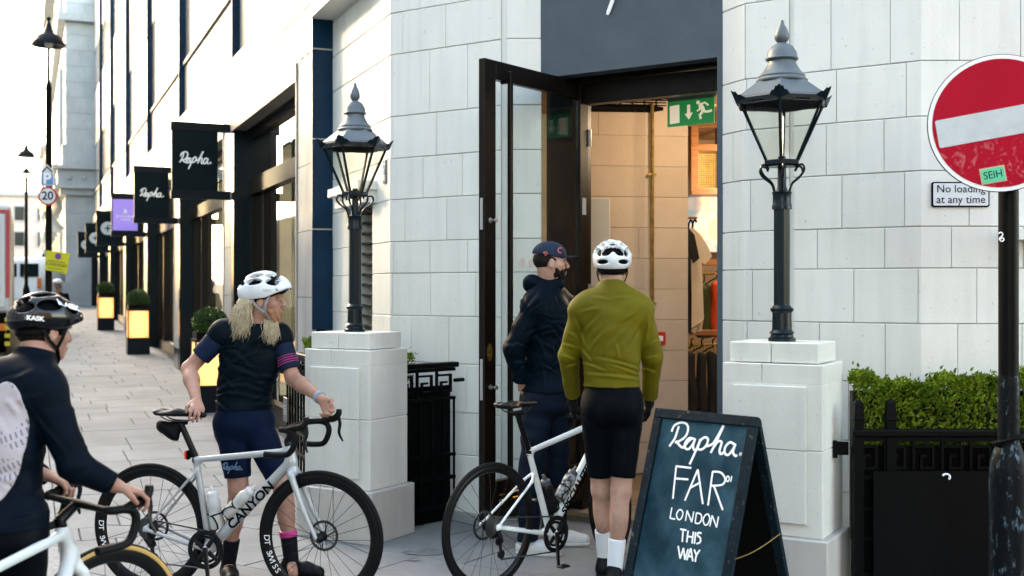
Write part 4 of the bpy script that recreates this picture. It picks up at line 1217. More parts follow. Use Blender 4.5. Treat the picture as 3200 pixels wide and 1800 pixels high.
def lantern(c, label, k_=1.0, kr=1.0):
    b = thing('lamp_post', label, 'street lamp', c, 'gas style lanterns on stone piers')
    z0 = c.z
    def L(prof, name, m_, n=24, smooth=True, rot=0): 
        m = MB(); m.lathe([(r * k_ * (kr if z > .93 else 1), z0 + z * k_) for r, z in prof], n, (c.x, c.y, 0), rot=rot); return m.build(name, m_, b, smooth)
    L([(.072, 0), (.072, .016), (.060, .024), (.058, .034), (.066, .045), (.052, .06), (.050, .15), (.060, .162), (.062, .172), (.050, .182), (.044, .19)], 'base_collar', M_POST)
    L([(.043, .185), (.043, .70), (.041, .71)], 'post', M_POST, 8, False)
    L([(.052, .70), (.052, .72), (.048, .73), (.048, .775), (.053, .79), (.03, .80), (.024, .82), (.018, .98)], 'neck', M_POST)
    zb, ze = .925, 1.262
    for k in range(6):
        a = 2 * math.pi * k / 6 + .35
        d = Vector((math.cos(a), math.sin(a), 0))
        P = [(.044, .79), (.060, .835), (.110, .875), (.128, .905), (.118, .930), (.092, .926), (.082, .905)]
        m = MB(); m.tube([c + (d * r + UP * z) * k_ for r, z in catmull2(P, 5)], .0062, 6); m.build('scroll', M_POST, b, True)
    L([(.05, .925), (.088, .925), (.092, .935), (.092, .955), (.082, .960), (.05, .960)], 'lantern_foot', M_POST, 6, False, LROT)
    R0, R1 = .083 * kr, .222 * kr
    for k in range(6):
        a = 2 * math.pi * k / 6 + LROT; a2 = a + math.pi / 3
        d, d2 = Vector((math.cos(a), math.sin(a), 0)), Vector((math.cos(a2), math.sin(a2), 0))
        m = MB(); m.tube([c + (d * R0 + UP * .955) * k_, c + (d * R1 + UP * ze) * k_], .0085, 4); m.build('rib', M_POST, b)
        m = MB(); q = [c + (d * (R0 - .004) + UP * .957) * k_, c + (d2 * (R0 - .004) + UP * .957) * k_, c + (d2 * (R1 - .006) + UP * ze) * k_, c + (d * (R1 - .006) + UP * ze) * k_]
        m.add(q, [(0, 1, 2, 3)]); m.build('pane', M_LGLASS, b)
        # leaf crests at corners and along the eave
        m = MB(); e = d * .242 * kr + UP * (ze + .012); t_ = Vector((-d.y, d.x, 0))
        o = c + e * k_
        for sg in (-1, 1):
            pts = [(0, -.03), (.0, .055), (.012, .042), (.018, .046), (.026, .022), (.036, .024), (.048, .0), (.06, .0), (.075, -.018), (.075, -.03)]
            e2 = (d2 if sg > 0 else Vector((math.cos(a - math.pi / 3), math.sin(a - math.pi / 3), 0))) - d
            e2.normalize()
            V = []; n = len(pts)
            for (x, z) in pts: V.append(o + e2 * x * 1.25 + UP * z * .8 + d * (.012 if z > .02 else 0) + d * .02 * max(0, z / .055))
            m.add(V + [v - d * .004 for v in V], [tuple(range(n)), tuple(range(2 * n - 1, n - 1, -1))] + [(i, i + 1, i + n + 1, i + n) for i in range(n - 1)])
        m.build('crest', M_POST, b)
    L([(.228, ze - .012), (.238, ze - .004), (.238, ze + .014), (.224, ze + .02), (.21, ze - .012)], 'eave', M_POST, 6, False, LROT)
    L([(.236, ze + .012), (.232, ze + .028), (.118, ze + .118), (.02, ze + .12)], 'roof', M_LEAD, 6, False, LROT)
    L([(.122, ze + .112), (.124, ze + .120), (.110, ze + .135), (.112, ze + .142), (.100, ze + .158), (.092, ze + .166), (.070, ze + .205), (.062, ze + .235), (.03, ze + .24)], 'vent_stack', M_LEAD)
    L([(.076, ze + .228), (.080, ze + .234), (.074, ze + .243), (.070, ze + .270), (.052, ze + .300), (.026, ze + .318), (.014, ze + .322)], 'vent_dome', M_LEAD)
    L([(.016, ze + .318), (.030, ze + .332), (.036, ze + .348), (.034, ze + .366), (.026, ze + .392), (.013, ze + .418), (.009, ze + .438), (0, ze + .444)], 'finial', M_LEAD)
    return b
def catmull2(P, k): return [(p.x, p.y) for p in catmull([(x, y, 0) for x, y in P], k)]
LROT = math.radians(-90 - 16)
cen = lambda pc: pc - PX * .2675 + PB * .205
for pc, lab, du, kk, kr in ((PL_, 'grey topped lantern on a dark post beside the blond cyclist', 893, .965, .97), (PR_, 'grey topped lantern on a dark post above the chalkboard', 1967, 1.015, 1.09)):
    c = cen(pc); c.x = (du - 1288) / 2898 * c.y; c.z = 1.342
    lantern(c, lab, kk, kr)

# ------------------------------------------------------------------ railings with key pattern band
def railing(name, label, p0, p1, ztop, posts=(), cat='railing', key=True, zb=.10, back=None):
    p0, p1 = Vector(p0), Vector(p1); d = (p1 - p0); L = d.length; d.normalize(); n = Vector((d.y, -d.x, 0))
    zz = lambda s: 0.0
    t_ = thing(name, label, cat, p0)
    def bar(m, s0, s1, z0, z1, th=.02, o=0.0): m.box(p0 + d * ((s0 + s1) / 2) + n * o + UP * ((z0 + z1) / 2), (s1 - s0, th, z1 - z0), (d, n, UP))
    m = MB(); m.box(p0 + d * (L / 2) + UP * (ztop - .018), (L + .03, .075, .036), (d, n, UP), .006); m.build('top_rail', M_IRON, t_)
    kb = .20
    for (za, zc_) in ((ztop - .062, ztop - .040), (ztop - .062 - kb, ztop - .04 - kb), (.30, .325), (.46, .48), (zb, zb + .035)):
        m = MB(); bar(m, 0, L, za, zc_, .028); m.build('rail', M_IRON, t_)
    ns = max(1, round(L / .15)); w_ = L / ns
    for k in range(ns):
        m = MB(); s = k * w_; za, zc_ = ztop - .04 - kb, ztop - .062
        h = zc_ - za
        bar(m, s + .004, s + .018, za, zc_); bar(m, s + .018, s + w_ - .03, zc_ - .034, zc_ - .02); bar(m, s + w_ - .044, s + w_ - .03, za + .03, zc_ - .034)
        bar(m, s + .045, s + w_ - .044, za + .03, za + .044); bar(m, s + .045, s + .059, za + .044, zc_ - .07); bar(m, s + .059, s + w_ - .07, zc_ - .084, zc_ - .07)
        m.build('key_pattern', M_IRON, t_)
    nb = max(2, round(L / .105)); w_ = L / nb
    for k in range(nb + 1):
        m = MB(); bar(m, max(0, k * w_ - .008), min(L, k * w_ + .008), zb, ztop - .062 - kb, .016); m.build('bar', M_IRON, t_)
    for s in posts:
        m = MB(); q = p0 + d * s + UP * 0
        m.box(q + UP * (ztop / 2 - .02), (.05, .05, ztop - .04), (d, n, UP)); m.box(q + UP * (ztop + .025), (.05, .05, .05), (d, n, UP)); m.box(q + UP * (ztop + .056), (.062, .062, .012), (d, n, UP), .003)
        V = []; 
        for z, r in ((.062, .026), (.14, .021), (.155, .012)):
            for i, j in ((-1, -1), (1, -1), (1, 1), (-1, 1)): V.append(q + d * (i * r) + n * (j * r) + UP * (ztop + z))
        m.add(V, [(3, 2, 1, 0)] + [(4 * r + i, 4 * r + (i + 1) % 4, 4 * r + 4 + (i + 1) % 4, 4 * r + 4 + i) for r in (0, 1) for i in range(4)] + [(8, 9, 10, 11)])
        m.build('finial_post', M_IRON, t_)
    if back:  # black sheet added for the dark behind the bars
        m = MB(); m.box(p0 + d * (L / 2) - n * .05 + UP * back / 2, (L, .012, back), (d, n, UP)); m.build('dark_backing', M_BLACK, t_)
    return t_
b0 = PL_ + PB * .30 - PX * .06; b0 = PL_ + PB * .36 + PX * .004 - PX * .05
g1 = at(1143, 960, 8.08); g1.z = 0
gl0 = PL_ + PB * .415 - PX * .10
rl = railing('iron_gate', 'short black iron gate between the lamp pier and the chamfered wall', gl0, g1, 1.115, back=.95)
m = MB(); m.tube([g1 + UP * .985, g1 + UP * .985 + (g1 - gl0).normalized() * .085], .014, 6); m.build('latch', M_IRON, rl)
s0 = PL_ - PX * .52 + PB * .40
s1 = s0 + SD * 1.9
srail = railing('street_railing', 'black iron railing with key band running up the side street from the pier', s1, s0, 1.115)
nm = MB(); c = at(719, 1030, 7.95) ; dd = (s0 - s1).normalized(); nn = Vector((dd.y, -dd.x, 0))
c = hit(719, 1030, s0 + nn * .03, nn)
nm.box(c, (.16, .012, .20), (dd, nn, UP), .003); npl = nm.build('notice_plate', mat('grey_notice', (.06, .07, .08), .4)); tag(npl, 'small dark grey notice plate fixed to the street railing', 'notice')
nx = MB()
for k in range(4): nx.box(c + nn * .0075 + UP * (.03 - .022 * k), (.10 - .02 * (k % 2), .002, .007), (dd, nn, UP))
nx.build('notice_lines', mat('dull_white', (.4, .4, .4), .5), npl)
r0 = Vector((1.80, 6.06, 0)); r1 = Vector((4.2, 6.06, 0))
rr_ = railing('front_railing', 'black iron railing with two square finials in front of the hedge', r0, r1, .885, posts=(.02, .19, 2.2), back=.79)
m = MB(); m.box((1.73, 6.10, .78), (.10, .02, .07)); m.box((1.70, 6.10, .78), (.02, .10, .09)); m.build('wall_bracket', M_IRON, rr_)
pn = MB(); 
poly = [(1.88, .05), (3.02, .05), (3.02, .52)] + [(2.90 + .12 * math.cos(a), .555 + .12 * math.sin(a)) for a in [i * math.pi / 16 for i in range(0, 9)]] + [(1.88, .675)]
pn.prism([(x, z) for x, z in poly], (0, 5.99, 0), (1, 0, 0), (0, 0, 1), (0, 1, 0), .014)
bp_ = pn.build('black_panel', M_IRON); tag(bp_, 'black sheet panel with one rounded corner hung on the front railing', 'panel')
sx_ = MB(); c_ = at(2380, 1200, 5.985); sx_.tube([c_ + Vector((.02 * math.cos(a), 0, .016 * math.sin(a))) for a in [-.8 + i * .5 for i in range(8)]], .006, 5); sx_.build('sticker_scrap', M_WHITE, bp_)

# ------------------------------------------------------------------ hedges behind the railings
M_HEDGE = mat('hedge_leaves', (.19, .275, .022), .5, col2=(.062, .115, .009), vscale=9, spec=.2, detail=6)
def hedge(label, o, ex, ey, L, W, z0, z1, n, seed, leaf=(.022, .042)):
    h = thing('hedge', label, 'hedge', o)
    r = random.Random(seed); V = []; F = []
    def top(x): return z1 + .018 * math.sin(5 * x + seed) + .016 * math.sin(13 * x + 1) + .014 * math.sin(29 * x)
    for i in range(n):
        x = r.uniform(0, L); y = r.uniform(0, W); f = r.random()
        zt = top(x)
        if f < .40: z = zt - abs(r.gauss(0, .035)) + (r.uniform(0, .05) if r.random() < .05 else 0)
        elif f < .9: z = r.uniform(z0, zt); y = abs(r.gauss(0, .035)) 
        else: z = r.uniform(z0, zt)
        y = y + .02 * math.sin(9 * x + 7 * z)
        p = Vector(o) + ex * x + ey * y + UP * z
        u = (-ey * r.uniform(.1, 1.0) + ex * r.uniform(-.8, .8) + UP * r.uniform(.0, 1.3)).normalized()
        t_ = u.cross(Vector((r.uniform(-1, 1), r.uniform(-1, 1), r.uniform(-1, 1)))).normalized()
        nn_ = u.cross(t_)
        Lf = r.uniform(*leaf); W_ = Lf * .26; b = len(V)
        V += [p, p + u * Lf * .45 + t_ * W_ + nn_ * .003, p + u * Lf, p + u * Lf * .45 - t_ * W_ + nn_ * .003, p + u * Lf * .5 - nn_ * .004]
        F += [(b, b + 1, b + 4), (b + 1, b + 2, b + 4), (b + 2, b + 3, b + 4), (b + 3, b, b + 4)]
    m = MB(); m.add(V, F); m.build('foliage', M_HEDGE, h)
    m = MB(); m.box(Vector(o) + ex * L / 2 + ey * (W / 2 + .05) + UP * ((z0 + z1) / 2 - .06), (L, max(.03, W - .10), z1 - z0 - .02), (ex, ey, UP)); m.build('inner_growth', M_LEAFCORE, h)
    # twigs
    m = MB()
    for i in range(int(L * 60)):
        x = r.uniform(0, L); p = Vector(o) + ex * x + ey * .06 + UP * r.uniform(z0, z1 - .1)
        m.tube([p, p + Vector((r.uniform(-.06, .06), r.uniform(-.08, .0), r.uniform(.05, .16)))], .003, 3)
    m.build('twigs', M_WOODT, h)
    return h
M_WOODT = mat('twig', (.05, .035, .02), .8)
hedge('bright green clipped hedge behind the front railing under the white wall', (1.86, 6.19, 0), Vector((1, 0, 0)), Vector((0, 1, 0)), 2.2, .16, .30, 1.135, 26000, 3)
hd0 = s1 + (s0 - s1).normalized() * .1 - nn * .10
hedge('strip of green hedge behind the street railing beside the pier', hd0, (s0 - s1).normalized(), -nn, 1.75, .24, .4, 1.20, 5200, 5)
gd = (g1 - gl0).normalized(); gn = Vector((gd.y, -gd.x, 0))
hedge('small tuft of hedge showing above the iron gate', gl0 - gn * .12, gd, -gn, .26, .2, .4, 1.16, 1300, 6)

# ------------------------------------------------------------------ no entry sign on its post, and plates on the wall
SPX, SPY = at(2537, 700, 5.10).x, 5.10
post = thing('sign_post', 'black sign post with peeling base carrying the no entry disc', 'sign post', (SPX, SPY, 0))
m = MB(); m.lathe([(.0425, .9), (.0425, 2.56)], 20, (SPX, SPY, 0)); m.build('pole', M_IRON, post, True)
M_PEEL = mat('peeling_black', (.010, .014, .018), .45, spec=.1, col2=(.010, .014, .018), bump=.3, bscale=40)
t_ = M_PEEL.node_tree; b_ = t_.nodes['Principled BSDF']
g_ = t_.nodes.new('ShaderNodeNewGeometry'); mp_ = t_.nodes.new('ShaderNodeMapping'); mp_.inputs['Scale'].default_value = (30, 30, 13)
n_ = t_.nodes.new('ShaderNodeTexNoise'); n_.inputs['Scale'].default_value = 1; n_.inputs['Detail'].default_value = 6; n_.inputs['Roughness'].default_value = .7
r_ = t_.nodes.new('ShaderNodeValToRGB'); r_.color_ramp.elements[0].position = .56; r_.color_ramp.elements[0].color = (.0015, .0035, .005, 1); r_.color_ramp.elements[1].position = .68; r_.color_ramp.elements[1].color = (.10, .16, .21, 1)
t_.links.new(g_.outputs['Position'], mp_.inputs[0]); t_.links.new(mp_.outputs[0], n_.inputs[0]); t_.links.new(n_.outputs[0], r_.inputs[0]); t_.links.new(r_.outputs[0], b_.inputs['Base Color'])
m = MB(); m.lathe([(.046, .93), (.0465, 1.20), (.043, 1.24)], 20, (SPX, SPY, 0)); m.build('peeling_sleeve', M_PEEL, post, True)
m = MB(); m.lathe([(.082, 0), (.082, .80), (.078, .86), (.060, .91), (.047, .945)], 20, (SPX, SPY, 0)); m.build('base_sleeve', M_PEEL, post, True)
m = MB(); m.tube([Vector((SPX + .062 * math.cos(a), SPY + .062 * math.sin(a), .955 + .02 * math.cos(a + .6))) for a in [i * math.pi / 9 for i in range(18)]], .009, 6, closed=True); m.build('cable_ring', M_BLACK, post, True)
m = MB(); c_ = at(2516, 597, SPY - .045)
m.tube(catmull([c_ + Vector((x, 0, z)) for x, z in ((-.008, .016), (.004, .022), (.012, .012), (.004, .002), (-.004, -.006), (.006, -.018), (.016, -.012), (.012, -.002), (.0, -.008))], 3), .0026, 5); m.build('paint_mark', M_WHITE, post)
sgn = thing('no_entry_sign', 'round red no entry sign with a white bar and green sticker', 'road sign', at(2515, 310, 5.0))
sc = at(2515, 310, 5.0); 
sn_ = Vector((-.22, -1, 0)).normalized(); sx0 = Vector((-sn_.y, sn_.x, 0)); sx0 = Vector((1, -.22, 0)).normalized()
ro = math.radians(9.5); sx_ = sx0 * math.cos(ro) + UP * math.sin(ro); sy_ = UP * math.cos(ro) - sx0 * math.sin(ro)
AXS = (sx_, sy_, sn_)
RR = .297
m = MB(); m.lathe([(0, -.006), (RR, -.006), (RR + .003, -.003), (RR + .003, .003), (RR, .006), (RR - .010, .006)], 64, sc, AXS); m.lathe([(0, .0015), (RR - .009, .0015)], 64, sc, AXS); m.build('backing_plate', M_POST, sgn)
M_RED = mat('no_entry_red', (.43, .002, .020), .5, spec=.1, col2=(.40, .002, .018), vscale=3)
t_ = M_RED.node_tree; b_ = t_.nodes['Principled BSDF']; src = b_.inputs['Base Color'].links[0].from_socket
g_ = t_.nodes.new('ShaderNodeNewGeometry'); n_ = t_.nodes.new('ShaderNodeTexNoise'); n_.inputs['Scale'].default_value = 16; n_.inputs['Detail'].default_value = 8; n_.inputs['Distortion'].default_value = 2.5
r_ = t_.nodes.new('ShaderNodeValToRGB'); r_.color_ramp.elements[0].position = .55; r_.color_ramp.elements[0].color = (0, 0, 0, 1); r_.color_ramp.elements[1].position = .70; r_.color_ramp.elements[1].color = (.55, .55, .55, 1)
mr = t_.nodes.new('ShaderNodeMapRange'); sxyz = t_.nodes.new('ShaderNodeSeparateXYZ'); mr.inputs['From Min'].default_value = sc.z; mr.inputs['From Max'].default_value = sc.z - .14
mu = t_.nodes.new('ShaderNodeMath'); mu.operation = 'MULTIPLY'; mx = t_.nodes.new('ShaderNodeMixRGB'); mx.inputs[2].default_value = (.62, .20, .22, 1)
t_.links.new(g_.outputs['Position'], n_.inputs[0]); t_.links.new(n_.outputs[0], r_.inputs[0]); t_.links.new(g_.outputs['Position'], sxyz.inputs[0]); t_.links.new(sxyz.outputs['Z'], mr.inputs['Value'])
t_.links.new(r_.outputs[0], mu.inputs[0]); t_.links.new(mr.outputs[0], mu.inputs[1]); t_.links.new(mu.outputs[0], mx.inputs[0]); t_.links.new(src, mx.inputs[1]); t_.links.new(mx.outputs[0], b_.inputs['Base Color'])
m = MB(); m.lathe([(0, .0065), (RR - .0005, .0065)], 64, sc, AXS); m.build('white_rim', M_WHITE, sgn)
m = MB(); m.lathe([(0, .0085), (RR - .018, .0085)], 64, sc, AXS); m.build('red_face', M_RED, sgn)
m = MB(); hw, hh, rc = .262, .061, .008
poly = [(sxg * (hw - rc) + rc * math.cos(a0 + i * math.pi / 6), syg * (hh - rc) + rc * math.sin(a0 + i * math.pi / 6)) for sxg, syg, a0 in ((1, -1, -math.pi / 2), (1, 1, 0), (-1, 1, math.pi / 2), (-1, -1, math.pi)) for i in range(4)]
m.prism(poly, sc + sn_ * .0086, sx_, sy_, sn_, .0018); m.build('white_bar', mat('sign_white', (.50, .545, .555), .5, spec=.15, var=.06, vscale=14), sgn)
m = MB(); k_ = hit(2498, 440, sc + sn_ * .0095, sn_); m.box(k_, (.104, .070, .0012), AXS); stk = m.build('sticker', mat('sticker_edge', (.55, .38, .25), .5), sgn)
m = MB(); m.box(k_ + sn_ * .0012, (.094, .060, .0012), AXS); m.build('sticker_face', mat('sticker_green', (.02, .50, .28), .4), stk)
m = MB(); put_text(m, 'SEIH', .046, k_ + sn_ * .0024, sx_, sy_, .9); m.build('sticker_letters', M_BLACK, stk)
m = MB(); m.box(sc - sn_ * .02, (.16, .03, .028), AXS); m.build('clamp', M_STEEL, sgn)
# plate on the wall
yw = E2.y
pc_ = at(2417, 489, yw - .012)
plt = thing('parking_plate', 'small white plate reading no loading at any time on the wall', 'sign', pc_)
wpl, hpl = 145 / 2898 * yw, 63 / 2898 * yw
def rrect(hw, hh, rc): return [(a * (hw - rc) + rc * math.cos(s + i * math.pi / 8), b * (hh - rc) + rc * math.sin(s + i * math.pi / 8)) for a, b, s in ((1, -1, -math.pi / 2), (1, 1, 0), (-1, 1, math.pi / 2), (-1, -1, math.pi)) for i in range(5)]
XA, ZA, NA = Vector((1, 0, 0)), UP, Vector((0, -1, 0))
m = MB(); m.prism(rrect(wpl / 2, hpl / 2, .012), pc_ - NA * .011, XA, ZA, NA, .010); m.build('plate_edge', M_BLACK, plt)
m = MB(); m.prism(rrect(wpl / 2 - .008, hpl / 2 - .008, .008), pc_ - NA * .0005, XA, ZA, NA, .002); m.build('plate_face', mat('plate_white', (.62, .66, .68), .4), plt)
m = MB(); put_text(m, 'No loading', .062, pc_ + NA * .0035 + UP * .030, XA, ZA); put_text(m, 'at any time', .062, pc_ + NA * .0035 - UP * .030, XA, ZA)
m.build('plate_lettering', M_BLACK, plt)
# ledge of a small street nameplate at the right edge
lm = MB(); c_ = at(2600, 590, yw - .05); lm.box(c_, (.30, .10, .06)); lg_ = lm.build('stone_bracket', M_STONE); tag(lg_, 'short pale stone ledge on the wall right of the sign post', 'ledge')

# ------------------------------------------------------------------ the open glazed door
TIP = Vector(((1505 - 1600) / 3600 * 7.29, 7.29, 0))
DD = (TIP - HN); DL = DD.length; DD.normalize(); DN = Vector((DD.y, -DD.x, 0))
if DN.dot(Vector((0, -1, 0))) < 0: DN = -DN
if DN.x < 0: pass
DZ0, DZ1 = .135, 3.085
door = thing('glass_door', 'tall open bronze framed glass door swung out beside the doorway', 'door', HN + UP * DZ0)
def dbox(m, s0, s1, z0, z1, th=.05, o=0.0, bev=.003): m.box(HN + DD * ((s0 + s1) / 2) + DN * o + UP * ((z0 + z1) / 2), (s1 - s0, th, z1 - z0), (DD, DN, UP), bev)
m = MB(); dbox(m, DL - .115, DL, DZ0, DZ1); stile = m.build('stile', M_BRONZE, door)
m = MB(); dbox(m, .0, .10, DZ0, DZ1); m.build('stile', M_BRONZE, door)
m = MB(); dbox(m, .102, DL - .117, DZ1 - .12, DZ1); m.build('rail', M_BRONZE, door)
m = MB(); dbox(m, .102, DL - .117, DZ0, DZ0 + .26); kick = m.build('rail', M_BRONZE, door)
m = MB(); dbox(m, .15, DL - .15, DZ0 + .12, DZ0 + .135, .056); dbox(m, .15, DL - .15, DZ0 + .16, DZ0 + .172, .056); m.build('gold_line', M_BRASS, kick)  # two thin gold lines along the lower rail
m = MB(); dbox(m, .102, DL - .117, DZ0 + .262, DZ1 - .122, .010, bev=0); m.build('door_pane', M_GLASSD, door)
vis = 1 if DN.dot(-TIP) > 0 else -1
m = MB(); q = HN + DD * (DL - .20) + DN * (vis * .075)
m.box(q + UP * 1.62, (.030, .030, 2.80), (DD, DN, UP), .004)
for z in (.32, 2.96): m.box(q + UP * z - DN * (vis * .04), (.028, .06, .028), (DD, DN, UP))
m.build('pull_bar', M_BRONZEB if 'M_BRONZEB' in globals() else M_BRONZE, door)
for z in (1.0, 2.06):
    m = MB(); q = HN + DD * (DL - .055) + DN * (vis * .026) + UP * z
    m.lathe([(.018, 0), (.018, .006), (.008, .008), (.008, .04), (.014, .044), (.014, .055), (0, .057)], 14, q, (DD, UP, DN * vis)); m.build('knob', M_STEEL, door, True)
m = MB(); q = HN + DD * (DL - .05) + DN * (vis * .026) + UP * 1.22
m.lathe([(.0, .004), (.024, .004), (.030, .0)], 20, q, (DD, UP * 1.9, DN * vis)); m.lathe([(.014, .004), (.014, .008), (0, .009)], 12, q + UP * .018, (DD, UP, DN * vis)); m.lathe([(.014, .004), (.014, .008), (0, .009)], 12, q - UP * .018, (DD, UP, DN * vis)); m.build('lock_plate', M_BRASS, door, True)
m = MB()
for z, h in ((2.10, .20), (1.05, .26)):
    m.box(HN + DD * (DL + .001) + UP * z, (.004, .022, h), (DD, DN, UP))
m.build('edge_latch', M_STEEL, stile)
for z in (.6, 1.6, 2.7):
    m = MB(); m.tube([HN - DD * .012 + DN * .03 * vis + UP * (z - .06), HN - DD * .012 + DN * .03 * vis + UP * (z + .06)], .012, 8); m.build('hinge', M_STEEL, door)
m = MB(); dbox(m, .03, .075, 2.15, 2.27, .056, bev=0); m.build('door_label', mat('pale_sticker', (.35, .38, .38), .5), door)
m = MB()
for s in (.30, .40, .50): m.lathe([(0, .0065), (.03, .0065), (.03, .0095), (0, .0095)], 16, HN + DD * (DL - .117 - s) + UP * 1.80, (DD, UP, DN * vis))
m.build('glass_dot', mat('frosted_dot', (.5, .45, .42), .6), door)

# ------------------------------------------------------------------ exit sign, wall items, clothes
ex0, ex1 = at(1680, 282, 8.30), at(1797, 273, 8.08)
dx = Vector((ex1.x - ex0.x, ex1.y - ex0.y, 0)); we = dx.length; dx.normalize(); ne = Vector((dx.y, -dx.x, 0))
ec = (ex0 + ex1) / 2
xs = thing('exit_sign', 'hanging green emergency exit sign with running figure inside the doorway', 'sign', ec)
m = MB(); m.box(ec + UP * .105, (we + .02, .07, .06), (dx, ne, UP), .02); m.build('sign_housing', M_LEAD, xs)
M_EXIT = mat('exit_green', (.0, .16, .06), .35, emit=(0, .55, .16), est=.02)
m = MB(); m.box(ec - UP * .015, (we, .012, .18), (dx, ne, UP)); pnl = m.build('sign_panel', M_EXIT, xs)
M_EXW = mat('exit_white', (.62, .60, .56), .4, emit=(1, .95, .85), est=.04)
e = MB(); o_ = ec + ne * .0075
def poly2(P): e.prism(P, o_, dx, UP, ne, .002)
e2 = lambda x, y: ((x - 1307) / 470 * we, -(y - 625) / 250 * .18 - .012)   # from the enlarged crop
poly2([e2(1100, 728), e2(1198, 722), e2(1196, 542), e2(1098, 550)])
poly2([e2(1294, 698), e2(1334, 632), e2(1306, 634), e2(1306, 552), e2(1276, 553), e2(1276, 638), e2(1250, 640)])
def stroke(P, r): e.tube([o_ + dx * x + UP * y + ne * .002 for x, y in [e2(*p) for p in P]], r, 6, flat=.3, up=ne)
e.lathe([(0, .0), (.0135, .0), (.0135, .003), (0, .003)], 12, o_ + dx * e2(1386, 540)[0] + UP * e2(1386, 540)[1], (dx, UP, ne))
stroke([(1404, 560), (1430, 600), (1440, 640)], .017); stroke([(1405, 560), (1455, 548), (1490, 578)], .0075); stroke([(1405, 575), (1400, 612), (1376, 622)], .0065)
stroke([(1440, 630), (1480, 640), (1524, 632)], .010); stroke([(1430, 640), (1404, 662), (1414, 704)], .010)
e.build('pictogram', M_EXW, pnl, False)
m = MB(); 
for s in (-.12, .12): m.tube([ec + dx * s + UP * .13, ec + dx * s + UP * .62], .005, 5)
m.build('hanger', M_BLACK, xs)
# white cabinet by the wall, fire alarm, small box
wcx = at(1503, 700, 9.3)
whc = thing('white_cabinet', 'tall white metal cabinet standing inside the doorway', 'cabinet', Vector((wcx.x, 9.3, .05)))
zt = at(1503, 498, 9.3).z
m = MB(); m.box((wcx.x, 9.38, zt / 2), (.205, .16, zt), None, .006); m.build('cabinet_body', mat('warm_white', (.62, .56, .50), .5), whc)
m = MB(); m.box((wcx.x - .075, 9.297, zt - .62), (.022, .012, 1.1)); m.build('cabinet_slot', M_BLACK, whc)
fa = at(1656, 851, iw(1656).y - .03); q = iw(1656) + IWn * .03
fac = thing('fire_alarm', 'small red fire alarm box on the plaster wall', 'fire alarm', Vector((q.x, q.y, fa.z)))
m = MB(); m.box((q.x, q.y, fa.z), (.10, .05, .11), (IWd, IWn, UP), .006); m.build('alarm_box', mat('alarm_red', (.55, .02, .02), .4), fac)
m = MB(); m.box(Vector((q.x, q.y, fa.z)) + IWn * .027, (.05, .006, .045), (IWd, IWn, UP)); m.build('alarm_window', M_WHITE, fac)
# clothes rail with hangers
rack = thing('clothes_rail', 'brass clothes rail with shelf in the shop behind the wall end', 'clothes rail', at(1770, 1000, 11.0))
m = MB(); m.tube([at(1728, 548, 10.6), at(1752, 548, 10.8)], .012, 6); m.tube([at(1728, 690, 11.4), at(1812, 688, 11.4)], .012, 6); m.build('rail_tube', M_BRASS, rack)
m = MB(); m.box(at(1790, 660, 12.2), (.35, .3, .06)); m.build('shelf_board', M_WOOD, rack); m = MB(); m.box(at(1770, 836, 10.9), (.36, .35, .04)); m.build('shelf_board', M_BRASSW if 'M_BRASSW' in globals() else M_WOOD, rack)
def garment(label, u0, v0, u1, v1, Y, col, group, sl=True):
    a, b = at(u0, v0, Y), at(u1, v1, Y); W = b.x - a.x; H = a.z - b.z; cx_ = (a.x + b.x) / 2
    g = thing('hanging_garment', label, 'garment', (cx_, Y, a.z), group)
    f = Field((a.x - .15, Y - .16, b.z - .03), (b.x + .15, Y + .16, a.z + .05), .014)
    f.add(cone((cx_, Y, a.z - .06), (cx_, Y, b.z + .06), W * .40, W * .46), .03)
    if sl:
        f.add(cone((cx_ + W * .2, Y, a.z - .05), (cx_ + W * .52, Y, a.z - H * .42), .055, .06), .03)
        f.add(cone((cx_ - W * .2, Y, a.z - .05), (cx_ - W * .5, Y, a.z - H * .42), .055, .06), .03)
    f.wrinkle(.014, [(30, 4, 3, 0), (47, 0, 6, 1.7)])
    f.cut((0, 0, b.z), (0, 0, -1)); f.cut((0, 0, a.z), (0, 0, 1))
    f.build('cloth', mat('cloth_' + group[:3] + str(len(MATS)), col, .85, bump=.2, bscale=60), g)
    m = MB(); m.tube(catmull([(cx_ - .12, Y, a.z - .04), (cx_ - .04, Y, a.z + .01), (cx_, Y, a.z + .03), (cx_, Y, a.z + .09), (cx_ + .02, Y, a.z + .10)], 3), .007, 5); m.build('hanger', M_BLACK, g)
